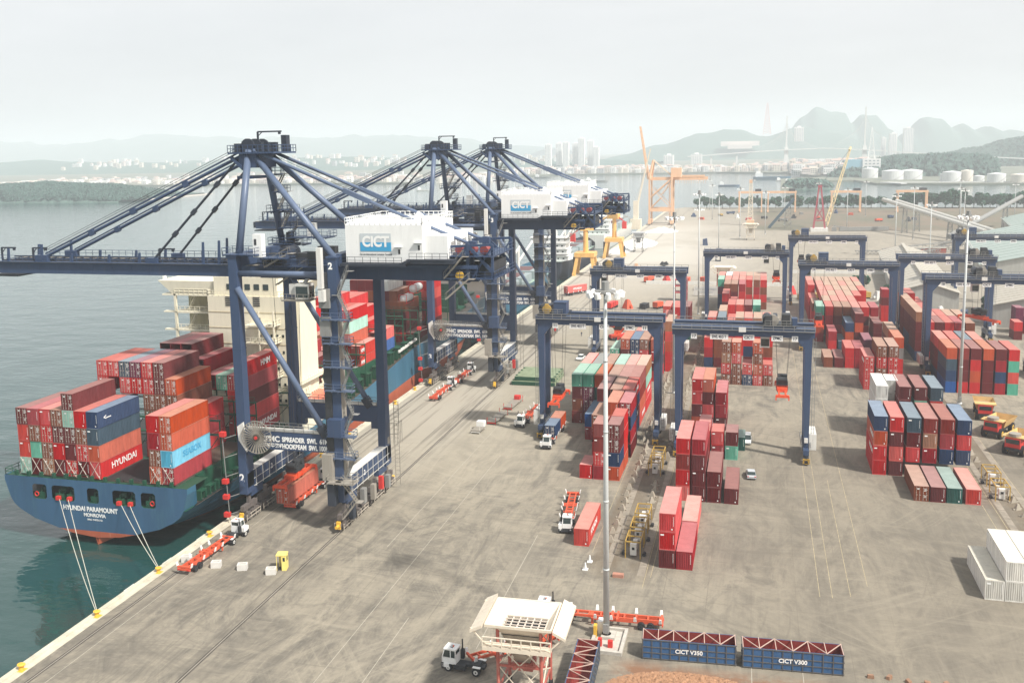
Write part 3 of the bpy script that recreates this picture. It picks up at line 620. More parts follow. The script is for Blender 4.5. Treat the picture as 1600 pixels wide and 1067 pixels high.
def platform(parent, x0, x1, y0, y1, z, name='platform', m=None, rails=True):
    b = MB(); b.box(x0, x1, y0, y1, z-0.14, z)
    for k in range(int((x1-x0)/1.2)+1): b.box(x0+k*1.2, x0+k*1.2+0.1, y0, y1, z-0.3, z-0.14)
    if rails: b.rail([(x0, y0, z), (x1, y0, z), (x1, y1, z), (x0, y1, z), (x0, y0, z)], 1.1, 0.045, 1.5)
    return part(name, b, m or CRANE, parent)
def davit(parent, x, y, z, h=2.6, l=3.2, name='service_davit'):
    b = MB(); b.beam((x, y, z), (x, y, z+h), 0.28, 0.28); b.beam((x, y, z+h), (x+l, y, z+h), 0.22, 0.26); b.beam((x, y, z+h*0.6), (x+0.9, y, z+h), 0.12, 0.12); b.box(x+l-0.6, x+l-0.2, y-0.15, y+0.15, z+h-0.5, z+h)
    return part(name, b, CRANE_D, parent)
W_, YN, YF = 18.2, 3.0, 22.3
def make_sts():
    t = thing('quay_crane', 'nearest blue ship-to-shore crane, numbered 2, over the ship stern', 'quay crane', (RX, 143.0, 0), group='blue quay cranes along the berth')
    # sills and bogies
    for x in (0.0, W_):
        b = MB(); b.box(x-0.75, x+0.75, YN-1.0, YF+1.2, 6.1, 8.7)
        for k in range(9):
            y = YN+1.2+k*2.2; b.box(x-0.8, x+0.8, y, y+0.12, 6.05, 8.75)
        b.box(x-0.5, x+0.5, YN+0.5, YN+4.5, 4.1, 6.1); b.box(x-0.5, x+0.5, YF-4.5, YF-0.5, 4.1, 6.1)
        s = part('sill_beam', b, CRANE, t)
        c = MB(); c.box(x-0.85, x+0.85, YN+1.0, YF-0.8, 8.76, 8.86); part('sill_walkway', c, WHITE2, s)
        g = MB()
        for k in range(8):
            y = YN+1.8+k*2.4; g.beam((x+0.85, y, 5.6), (x+0.85, y, 8.8), 0.07, 0.07)
        g.beam((x+0.85, YN+1, 7.2), (x+0.85, YF, 7.2), 0.06, 0.06); g.beam((x+0.85, YN+1, 5.9), (x+0.85, YF, 5.9), 0.06, 0.10); part('sill_railing', g, WHITE2, s)
        lettering('2', 1.3, s, (x+0.88, (YN+YF)/2-2.2, 7.4), 'right')
        for (a, c2) in ((0.6, 5.9), (6.5, 11.8), (14.2, 19.5), (20.1, 25.4)): bogie(t, a, c2, x)
        b = MB(); b.tube((x, -0.4, 1.3), (x, 0.5, 1.3), 0.28, 10); b.box(x-0.35, x+0.35, 0.4, 0.8, 0.7, 2.0); part('buffer', b, YELLOW, t)
        b = MB(); b.tube((x, 25.4, 1.3), (x, 26.3, 1.3), 0.28, 10); part('buffer', b, YELLOW, t)
    # legs
    for x in (0.0, W_):
        for y in (YN, YF):
            b = MB(); b.beam((x, y, 8.6), (x, y, 17.0), 1.45, 2.7, h2=1.9, w2=1.6); b.beam((x, y, 5.0), (x, y, 8.6), 1.5, 2.7)
            b.beam((x, y, 17.0), (x, y, 46.6), 1.6, 1.9, w2=1.55, h2=1.7); b.box(x-0.86, x+0.86, y-0.95, y+0.95, 17.2, 17.45); b.box(x-0.85, x+0.85, y-0.95, y+0.95, 30.5, 30.7); b.box(x-0.95, x+0.95, y-1.0, y+1.0, 46.4, 46.7)
            l = part('leg', b, CRANE, t)
            if x > 1:
                b = MB(); b.box(x-0.74, x+0.74, y-0.2, y+1.0, 9, 13) if y > 10 else b.box(x+0.72, x+0.86, y-0.9, y+0.9, 9, 36); part('dirt_panel', b, DUSTY, l)
    # portal beams, with the writing on the near one
    for y in (YN, YF):
        b = MB(); b.box(0.8, W_-0.8, y-0.75, y+0.75, 13.3, 16.4); b.box(0.8, 2.3, y-0.6, y+0.6, 12.0, 13.3); b.box(W_-2.3, W_-0.8, y-0.6, y+0.6, 12.0, 13.3)
        p = part('portal_beam', b, CRANE, t)
        c = MB(); c.tube((1.2, y-0.5, 16.75), (W_-1, y-0.5, 16.75), 0.34, 10); part('white_pipe', c, WHITE2, p)
        g = MB(); g.rail([(1, y-0.9, 16.5), (W_-1, y-0.9, 16.5)], 1.1); g.rail([(1, y+0.9, 16.5), (W_-1, y+0.9, 16.5)], 1.1); part('railing', g, GREY, p)
        if y > 10: continue_ = 1
        else: lettering('ZPMC', 1.35, p, (5.4, y-0.78, 15.15), 'front', bold=0.05); lettering('上海振华港机', 0.8, p, (5.4, y-0.78, 14.0), 'front')
        if y < 10: lettering('SPREADER  SWL  61MT', 1.15, p, (12.2, y-0.78, 15.15), 'front', bold=0.05, width=9.2); lettering('HOOKBEAM  SWL 100MT', 1.15, p, (12.2, y-0.78, 13.95), 'front', bold=0.05, width=9.2)
        b = MB(); b.tube((0.6, y-0.6, 41.2), (W_-3.0, y-0.6, 17.6), 0.52, 14); part('diagonal_brace', b, CRANE_G, t, smooth=True)
        b = MB(); b.tube((0.8, y, 43.6), (W_-0.8, y, 43.6), 0.50, 14); part('upper_brace_tube', b, CRANE_G, t, smooth=True)
        b = MB(); b.beam((W_-3.4, y-0.6, 17.9), (W_-2.2, y-0.6, 16.2), 1.3, 1.3); part('brace_bracket', b, CRANE_D, t)
    # upper cross beams along the quay, boom and rear girders
    for x in (0, W_):
        b = MB(); b.box(x-0.8, x+0.8, YN+0.8, YF-0.8, 44.7, 46.9); part('upper_cross_beam', b, CRANE, t)
    for y in (8.6, 16.7):
        b = MB(); b.box(-54.5, 2.0, y-0.55, y+0.55, 42.3, 44.3); 
        for k in range(14): b.box(-52+k*4, -51.9+k*4, y-0.58, y+0.58, 42.28, 44.3)
        bm = part('boom_girder', b, CRANE, t); b = MB(); b.box(-54.5, 2, y-0.65, y+0.65, 44.305, 44.4); part('girder_top_plate', b, DUSTY, bm)
        b = MB()
        for xx, hh in ((-51.0, 2.6), (-43.5, 3.4), (-37, 1.6), (-29, 1.6), (-22.6, 2.0), (-9.5, 4.0), (-6.3, 4.3)): b.beam((xx, y, 44.3), (xx+0.2, y, 44.3+hh), 0.5, 0.35, w2=0.3)
        b.box(-44.6, -42.0, y-0.5, y+0.5, 44.3, 45.7); b.box(-21, -18.6, y-0.5, y+0.5, 44.3, 45.4); part('girder_lugs', b, CRANE, bm)
        g = MB(); yo = y-1.1 if y < 12 else y+1.1; g.rail([(-53, yo, 44.6), (-2, yo, 44.6)], 1.1, 0.045, 1.5); g.box(-53, -2, min(yo, y), max(yo, y), 44.45, 44.55); part('boom_walkway', g, CRANE, bm)
        b = MB(); b.box(2.0, 41.5, y-0.6, y+0.6, 42.2, 44.5)
        for k in range(10): b.box(4+k*4, 4.1+k*4, y-0.63, y+0.63, 42.18, 44.5)
        part('rear_girder', b, CRANE, t)
    b = MB()
    for k in range(14): x = -53+k*4; b.box(x, x+0.3, 9.2, 16.1, 42.6, 43.4); b.beam((x, 9.2, 43.8), (x+2, 12.6, 45.0), 0.10, 0.10); b.beam((x+2, 12.6, 45.0), (x+4, 9.2, 43.8), 0.1, 0.1)
    b.box(-53, -1, 12.4, 12.8, 44.9, 45.1); b.box(-53, -1, 9.15, 9.5, 44.4, 44.7)
    for k in range(26): b.box(-52+k*2, -51.5+k*2, 9.2, 12.6, 44.75, 44.85)
    b.box(-55.2, -54.5, 8.0, 17.3, 42.5, 44.2); b.box(-55.5, -49.5, 9, 16, 41.5, 41.8); part('boom_cross_members', b, CRANE_D, t)
    for xx in (-52.5, -45.5, -18.4): davit(t, xx, 8.8, 44.4)
    # apex
    AZ = 64.2
    for y, ya in ((4.6, 9.8), (20.6, 15.5)):
        b = MB(); b.tube((0, y, 46.6), (0, ya, AZ), 0.62, 14); part('apex_mast', b, CRANE_G, t, smooth=True)
        b = MB(); b.tube((W_-0.1, 3.6 if y < 10 else 21.7, 46.4), (0.8, ya+0.2, AZ-0.6), 0.55, 14); part('rear_mast_leg', b, CRANE_G, t, smooth=True)
        b = MB(); b.tube((0.9, ya+0.1, AZ), (20.2, (ya+(8.6 if y < 10 else 16.7))/2, 56.2), 0.30, 10); b.tube((20.2, (ya+(8.6 if y < 10 else 16.7))/2, 56.2), (40.3, 8.6 if y < 10 else 16.7, 48.2), 0.27, 10); b.beam((17.8, (ya+(8.6 if y < 10 else 16.7))/2, 57.2), (22.6, (ya+(8.6 if y < 10 else 16.7))/2, 55.2), 0.6, 0.8); part('backstay', b, CRANE_G, t, smooth=False)
        yb_ = 8.6 if y < 10 else 16.7
        for xe, ze, rr, lift in ((-42.6, 45.4, 0.26, 0), (-19.4, 45.2, 0.20, 0)):
            b = MB(); p = Vector((-1.6, ya, AZ-1.0)); q = Vector((xe, yb_, ze)); b.tube(p, q, rr*1.15, 8)
            if xe < -30: b.tube(p+Vector((0, 0, 0.75)), q+Vector((0, 0, 0.55)), rr*0.5, 6)
            for k in (1.6, 3.2, 4.5): c = p+(q-p)*k/6; d = (q-p).normalized()*0.55; b.beam(c-d, c+d, rr*2.6, rr*3.6)
            part('forestay', b, CRANE_D if xe > -30 else CRANE, t)
    b = MB()
    for y in (10.6, 12.2, 14.0): b.beam((-1.5, y, AZ+1.0), (-46, y, 46), 0.07, 0.07)
    for y in (11, 14.4): b.beam((2, y, AZ), (30, y, 52), 0.06, 0.06)
    part('hoist_ropes', b, CABLE, t)
    b = MB(); b.box(-3.4, 5.4, 8.6, 17.0, 63.6, 63.9); b.box(-1.6, 1.8, 9.2, 16.2, 61.2, 63.6); b.beam((-3.2, 9.2, 63.2), (-0.8, 9.2, 61.0), 0.5, 0.5); b.beam((-3.2, 16, 63.2), (-0.8, 16, 61.0), 0.5, 0.5); b.box(-2.4, 0.6, 9.6, 15.6, 59.3, 59.8); hd = part('apex_head', b, CRANE, t)
    g = MB(); g.rail([(-3.4, 8.6, 63.9), (5.4, 8.6, 63.9), (5.4, 17, 63.9), (-3.4, 17, 63.9), (-3.4, 8.6, 63.9)], 1.2, 0.06, 1.0); part('railing', g, CRANE, hd)
    for y in (10.0, 12.5, 15.2):
        b = MB(); b.tube((-0.3, y, 65.0), (-0.3, y+0.5, 65.0), 1.25, 14); b.box(-1.2, 0.9, y-0.3, y, 63.9, 65.8); b.box(1.5, 2.6, y-0.4, y+0.6, 63.9, 65.6); part('rope_sheave', b, CRANE_D, hd)
    b = MB(); b.box(3.6, 4.6, 15, 16.4, 63.9, 66.8); b.box(-2.6, -1.6, 9.5, 10.5, 63.9, 65.4); part('apex_cabinet', b, CRANE_D, hd)
    davit(t, 0.4, 12.6, 65.4, 2.0, 4.6)
    # access towers by the masts
    for z in (47.6, 50.2, 53.5, 56.8, 60): platform(t, 0.9, 3.2, 18.6-0.28*(z-47), 21.2-0.28*(z-47), z)
    zigzag(t, 1.2, 3.0, 20.6, [47.6, 50.2]); zigzag(t, 1.2, 3.0, 18.6, [50.2, 53.5]); zigzag(t, 1.2, 3.0, 17.4, [53.5, 56.8]); zigzag(t, 1.2, 3, 16.6, [56.8, 60])
    platform(t, -1.6, 4.5, 1.9, 5.4, 46.9); platform(t, -1.6, 4.5, 19.8, 23.4, 46.9); platform(t, 4.5, 9.5, 3.5, 7.4, 46.2); platform(t, 2.8, 10.5, 17.6, 21.8, 48.4)
    b = MB(); b.box(3.4, 5.0, 3.4, 4.8, 46.3, 50.2); part('hoist_cabinet', b, WHITE, t); b = MB(); b.box(3.7, 4.1, 3.34, 3.39, 48.4, 49.4); part('window', b, DARK, t); b = MB(); b.box(6.0, 7.4, 18.8, 20.2, 48.5, 50.9); part('hoist_cabinet', b, WHITE2, t)
    for q_ in ((3.0, 6.4, 7.0, 9.6, 44.6, 46.5), (8.0, 10.5, 10, 14, 44.4, 46.3), (12, 13.5, 6.2, 7.6, 44.6, 47.0), (1.6, 2.6, 19, 20.4, 46.9, 49.2), (9, 12.4, 16.5, 18, 44.6, 46.9)): b = MB(); b.box(*q_); part('machinery_box', b, DARK, t)
    b = MB(); b.tube((5.5, 10.5, 46.2), (5.5, 14.5, 46.2), 1.2, 14); part('hoist_drum', b, CRANE_D, t)
    for zz in (44.6, 50.5):
        platform(t, -1.5, 3.6, 17.8, 21.0, zz+2.6)
    zigzag(t, 4.6, 9.2, 5.0, [44.5, 46.9]); zigzag(t, 5.0, 11.0, 8.0, [41.0, 44.6]); platform(t, 3.0, 14.0, 5.6, 7.8, 44.6)
    # machinery house
    hx0, hx1, hy0, hy1, hz = 20.0, 33.4, 4.2, 20.6, 45.6
    b = MB(); b.box(hx0, hx1, hy0, hy1, hz, hz+6.1); hx = (hx0+hx1)/2
    b.hexa([(hx0, hy0, hz+6.1), (hx1, hy0, hz+6.1), (hx1, hy1, hz+6.1), (hx0, hy1, hz+6.1), (hx0, hy0+0.1, hz+6.3), (hx1, hy0+0.1, hz+6.3), (hx1-0.5, (hy0+hy1)/2, hz+7.1), (hx0+0.5, (hy0+hy1)/2, hz+7.1)])
    b.box(hx1, hx1+4.0, hy0+0.7, hy1-1, hz+0.6, hz+4.4)
    for k in range(5): b.box(hx0+0.02+k*3.3, hx0+0.08+k*3.3, hy0-0.015, hy0, hz, hz+6.1)
    for k in range(18): b.box(hx1, hx1+0.04, hy0+0.3+k*0.9, hy0+0.36+k*0.9, hz, hz+6.1) if k < 1 or k > 16 else None
    house = part('machinery_house', b, WHITE, t)
    b = MB(); b.box(hx0+2.6, hx0+8.0, hy0-0.07, hy0-0.035, hz+3.3, hz+4.75); part('sign_panel', b, PRINT_G, house)
    b = MB(); b.box(hx0+2.6, hx0+8.0, hy0-0.07, hy0-0.035, hz+1.85, hz+3.3); part('sign_panel', b, PRINT_B, house)
    lettering('CICT', 2.35, house, (hx0+5.3, hy0-0.09, hz+3.35), 'front', bold=0.09, width=4.7)
    lettering('Cai Lan International Container Terminal', 0.42, house, (hx0+5.3, hy0-0.05, hz+1.35), 'front', PRINT_D, 0.005, 5.6)
    for xx, zz in ((hx0+9.2, hz+1.4), (hx0+12.6, hz+2.1)):
        b = MB(); b.box(xx, xx+0.35, hy0-0.06, hy0-0.03, zz, zz+0.75); part('window', b, DARK, house); b = MB(); b.box(xx-0.6, xx+0.7, hy0-0.5, hy0, zz+1.15, zz+1.22); part('window_hood', b, WHITE, house)
    for k in range(4):
        b = MB()
        for q in range(6): b.box(hx1+4.01, hx1+4.07, hy0+2.6+k*3.2, hy0+4.6+k*3.2, hz+1.6+q*0.28, hz+1.74+q*0.28)
        part('louvre', b, GREY, house)
    b = MB(); b.rail([(hx0, hy0, hz+6.2), (hx1, hy0, hz+6.2), (hx1, hy1, hz+6.2), (hx0, hy1, hz+6.2), (hx0, hy0, hz+6.2)], 1.1, 0.07, 0.9); part('roof_railing', b, WHITE, house)
    for k in range(4): b = MB(); b.tube((hx0+2.5+k*2.4, 12.4+(k % 2)*3-3, hz+6.6), (hx0+2.5+k*2.6, 12.4+(k % 2)*3-3, hz+7.4), 0.7, 12); part('roof_vent', b, WHITE, house)
    b = MB(); b.box(hx0-0.6, hx0+10.8, hy0-1.3, hy1+1, hz-0.5, hz-0.1); b.box(hx0+10.8, hx1+5.4, hy0-0.8, hy1+1, hz-0.1, hz+0.6); b.beam((hx0+9.6, hy0-1.0, hz-0.3), (hx0+11.4, hy0-1, hz+0.5), 0.5, 0.4)
    b.rail([(hx0-0.6, hy0-1.3, hz-0.1), (hx0+10.2, hy0-1.3, hz-0.1)], 1.1, 0.04, 1.4); b.rail([(hx0+11.5, hy0-1.3, hz+0.6), (hx1+4.6, hy0-1.3, hz+0.6)], 1.1, 0.04, 1.4); part('house_deck', b, CRANE_D, t)
    for y in (6.3, 18.5): b = MB(); b.box(hx0, 42, y-0.5, y+0.5, 44.5, hz-0.5); part('house_support', b, CRANE, t)
    # backreach frame
    for y in (6.5, 18.8):
        b = MB(); b.beam((hx1+4, y, 44.6), (40.3, y, 48.2), 0.45, 0.5); b.beam((40.3, y, 48.2), (44.4, y, 44.0), 0.45, 0.5); b.beam((40.3, y, 42.2), (40.3, y, 48.6), 0.5, 0.6); b.beam((36.5, y, 48.0), (44.4, y, 48.4), 0.35, 0.4); b.beam((44.4, y, 42.4), (44.4, y, 48.4), 0.4, 0.4); b.beam((36.8, y, 44.0), (36.8, y, 48.0), 0.35, 0.35); b.beam((41.0, y, 43.0), (44.2, y, 47.8), 0.25, 0.25); part('backreach_frame', b, CRANE, t)
    for y in (8.6, 16.7): b = MB(); b.beam((40.3, y, 44.5), (40.3, y, 48.8), 0.7, 0.8); b.box(39.4, 41.2, y-0.5, y+0.5, 47.7, 48.7); part('backstay_anchor', b, CRANE, t)
    platform(t, 36.2, 44.8, 5.6, 19.8, 43.0); platform(t, 37.2, 44.6, 5.6, 19.8, 46.6); zigzag(t, 36.6, 39.8, 5.4, [43.0, 46.6]); zigzag(t, 36.8, 40.8, 5.2, [39.6, 43])
    b = MB()
    for k in range(3): b.tube((38.6+k*2.1, 7.2, 47.4), (38.6+k*2.1, 9.0, 47.4), 0.7, 12)
    part('rope_drum', b, paint('dull_red_drum', (0.28, 0.05, 0.045)), t)
    b = MB(); b.box(41.6, 44.2, 8, 16, 43.2, 45.4); b.box(38, 41, 9.5, 15.5, 43.2, 44.6); part('rear_cabinet', b, DARK, t)
    b = MB(); b.tube((39, 5.85, 43.4), (39, 6.0, 43.4), 0.75, 8); part('warning_disc', b, YELLOW, t)
    # operator cab, trolley and head block
    b = MB(); b.box(7.5, 14.5, 8.9, 16.4, 41.8, 42.7); b.box(8, 9, 8.2, 17.1, 42.7, 43.6); b.box(13, 14, 8.2, 17.1, 42.7, 43.6); tr = part('trolley', b, CRANE_D, t)
    b = MB(); b.box(9.5, 12.1, 5.9, 8.1, 38.9, 41.5); b.box(8.2, 9.5, 6.4, 8.0, 39.6, 41.4); b.beam((10.8, 7.0, 41.5), (10.8, 8.6, 42.2), 0.5, 0.4); cab = part('operator_cab', b, WHITE2, tr)
    b = MB(); b.box(9.7, 11.9, 5.84, 5.89, 39.2, 41.1); b.box(12.11, 12.16, 6.1, 7.9, 39.2, 41.1); b.box(9.7, 11.9, 6.1, 7.9, 38.84, 38.88); part('cab_window', b, GLASS, cab)
    b = MB(); b.box(7.2, 12.4, 5.2, 8.3, 38.6, 38.75); b.rail([(7.2, 5.2, 38.75), (12.4, 5.2, 38.75), (12.4, 8.3, 38.75)], 1.1, 0.04, 1.0); part('cab_balcony', b, DUSTY, cab)
    # lift shaft and stairs on the landside near leg
    b = MB(); b.box(W_-2.1, W_-0.85, 1.9, 3.2, 9.2, 44); 
    for k in range(18): b.box(W_-2.2, W_-0.8, 1.85, 3.25, 10+k*1.9, 10.12+k*1.9)
    part('lift_shaft', b, DARK, t)
    for zz in (33.5, 38.2): b = MB(); b.box(W_-2.3, W_-0.4, 1.6, 3.4, zz, zz+3.2); part('lift_cabinet', b, GREY, t)
    b = MB(); b.box(W_-2.1, W_-1.3, 1.0, 1.9, 41.5, 48.2); b.box(W_-1.9, W_-0.9, 0.7, 1.9, 39.4, 41.3); part('lift_head', b, WHITE2, t)
    b = MB(); b.box(W_-2.6, W_-0.8, 0.7, 2.8, 9.0, 13.5); part('lift_cabinet', b, DUSTY, t)
    b = MB(); b.box(W_-1.3, W_+1.2, 0.6, 3.4, 16.6, 19.6); part('junction_cabinet', b, CRANE, t)
    lv = [9.0, 12.8, 16.6, 20.4, 24.4, 28.4, 32.4, 36.4, 40.4, 44.4]
    zigzag(t, W_+1.0, W_+2.8, 2.2, lv, w=0.6, m=GREY)
    for z in (12.8, 16.6, 24.4, 28.4, 32.4, 36.4): platform(t, W_-1.8, W_+3.2, 1.2, 2.6, z, m=CRANE_G)
    zigzag(t, W_+0.8, W_+3.4, 1.0, [2.4, 5.7, 9.0]); platform(t, W_-1.4, W_+3.4, -0.4, 2.2, 9.0, m=DUSTY)
    b = MB(); b.box(W_-1.6, W_-0.3, 0.2, 2.0, 4.8, 8.9); part('drive_cabinet', b, CRANE_D, t)
    for q in ((8, 9.2, 2.6, 5.2, GREY), (12.6, 13.6, 1.6, 4.4, DUSTY), (3.0, 4.2, 1.6, 4.6, CRANE_D), (16.5, 17.2, 2.2, 4.6, RED), (19.6, 20.6, 1.4, 3.8, GREY)): b = MB(); b.box(W_+0.9, W_+1.7, *q[:4]); part('drive_cabinet', b, q[4], t)
    b = MB(); b.rail([(W_+1.0, YF+0.2, 8.8), (W_+2.6, YF+0.2, 8.8), (W_+2.6, YF+2.6, 8.8)], 4.2, 0.05, 0.8); b.beam((W_+2.6, YF+1, 0.8), (W_+2.6, YF+1, 17), 0.1, 0.1); b.beam((W_+1.7, YF+1, 0.8), (W_+1.7, YF+1, 17), 0.1, 0.1); 
    for k in range(20): b.beam((W_+1.7, YF+1, 1.2+k*0.8), (W_+2.6, YF+1, 1.2+k*0.8), 0.06, 0.06)
    part('ladder', b, DUSTY, t)
    # cable reel
    rx, ry, rz_, rr = 3.4, 1.2, 15.6, 2.85
    b = MB(); n = 30
    for k in range(n):
        a = 2*math.pi*k/n; c, s = math.cos(a), math.sin(a)
        b.beam((rx+0.55*c, ry, rz_+0.55*s), (rx+rr*c, ry, rz_+rr*s), 0.13, 0.10, w2=0.30)
        a2 = 2*math.pi*(k+1)/n; b.beam((rx+rr*c, ry-0.1, rz_+rr*s), (rx+rr*math.cos(a2), ry-0.1, rz_+rr*math.sin(a2)), 0.08, 0.08)
    reel = part('cable_reel', b, DUSTY, t)
    b = MB(); b.tube((rx, ry-0.35, rz_), (rx, ry+1.0, rz_), 0.62, 14); b.tube((rx, ry+0.28, rz_), (rx, ry+0.34, rz_), 1.25, 20); part('reel_drum', b, DECK, reel)
    b = MB(); b.tube((rx, ry-0.5, rz_), (rx, ry-0.35, rz_), 0.3, 8); part('reel_hub', b, RED, reel)
    b = MB(); b.hexa([(-0.2, 1.4, 14.8), (1.2, 1.4, 12.8), (1.2, 1.9, 12.8), (-0.2, 1.9, 14.8), (-0.4, 1.4, 17.2), (0.7, 1.4, 18.0), (0.7, 1.9, 18.0), (-0.4, 1.9, 17.2)]); part('reel_bracket', b, WHITE2, t)
    # ladder with red lamps down the water side
    b = MB(); b.beam((-2.3, 0.6, 0.6), (-2.9, 0.6, 15.6), 0.12, 0.12)
    for z in (1.5, 4.6, 8.4, 11.8, 15.2): b.beam((-2.6, 0.6, z), (-0.8, 1.6, z+0.5), 0.1, 0.1)
    part('cable_guide', b, GREY, t)
    for z in (1.2, 4.4, 7.2, 15.6): b = MB(); b.box(-3.2, -2.2, 0.1, 0.9, z, z+0.8); part('red_lamp_box', b, RED, t)
    b = MB(); b.box(-0.35, 0.35, 1.2, 1.5, 6.6, 7.6); part('leg_number_plate', b, CRANE, t)
    return t
sts = make_sts()
def num_on(t, s):
    lettering(s, 1.9, t, (-0.15, YN-1.37, 7.9), 'front', bold=0.06); lettering(s, 1.5, t, (W_-0.2, YN-0.9, 45.1), 'front', bold=0.06)
sts3 = copy_tree(sts, (RX, 243.9, 0), 'second blue ship-to-shore crane, numbered 3, beyond the nearest one')
sts4 = copy_tree(sts, (RX, 301.4, 0), 'farthest blue ship-to-shore crane, overlapped by the crane numbered 3')
num_on(sts, '2'); num_on(sts3, '3'); num_on(sts4, '1')
for c in (sts3, sts4):
    for ch in c.children:
        if ch.name.startswith('sill_beam'):
            for l in list(ch.children):
                if l.name.startswith('lettering'): bpy.data.objects.remove(l)
# spreader under crane 2, head of ropes
def spreader(name, label, loc, rz=0, m=None, rope_to=None, L=12.2, group='container spreaders hanging from cranes'):
    t = thing(name, label, 'spreader', loc, rz, group)
    b = MB(); b.box(-0.35, 0.35, -L/2, L/2, 0.25, 0.75) if False else None
    for x in (-0.62, 0.62): b.box(x-0.16, x+0.16, -L/2, L/2, 0.2, 0.72)
    for y in (-L/2, L/2): b.box(-1.22, 1.22, y-0.22, y+0.22, 0.08, 0.62)
    part('telescopic_beam', b, m or SPREAD, t)
    b = MB(); b.box(-1.0, 1.0, -2.6, 2.6, 0.3, 1.15); b.box(-1.15, 1.15, -1.2, -0.6, 0.3, 1.5); b.box(-1.15, 1.15, 0.6, 1.2, 0.3, 1.5); part('spreader_frame', b, m or SPREAD, t)
    for sx_ in (-1, 1):
        for sy in (-1, 1): b = MB(); b.box(sx_*1.22-0.12, sx_*1.22+0.12, sy*L/2-0.25, sy*L/2+0.25, -0.45, 0.5); part('flipper', b, m or SPREAD, t)
    b = MB(); b.box(-1.1, 1.1, -1.7, 1.7, 1.5, 2.3)
    for y in (-1.5, 1.5): b.tube((-0.9, y, 2.7), (0.9, y, 2.7), 0.55, 12)
    b.tube((0.3, 0, 2.3), (0.3, 0, 3.4), 0.7, 10); part('head_block', b, DARK, t)
    if rope_to:
        b = MB()
        for x in (-0.9, 0.9):
            for y in (-1.5, 1.5): b.beam((x, y, 2.9), (x*1.7, y*1.3, rope_to), 0.06, 0.06)
        part('hoist_rope', b, CABLE, t)
    return t
spreader('container_spreader', 'orange-red spreader resting on brown container under nearest quay crane', (-81.4, 156.2, 4.45), 0, rope_to=37.5)
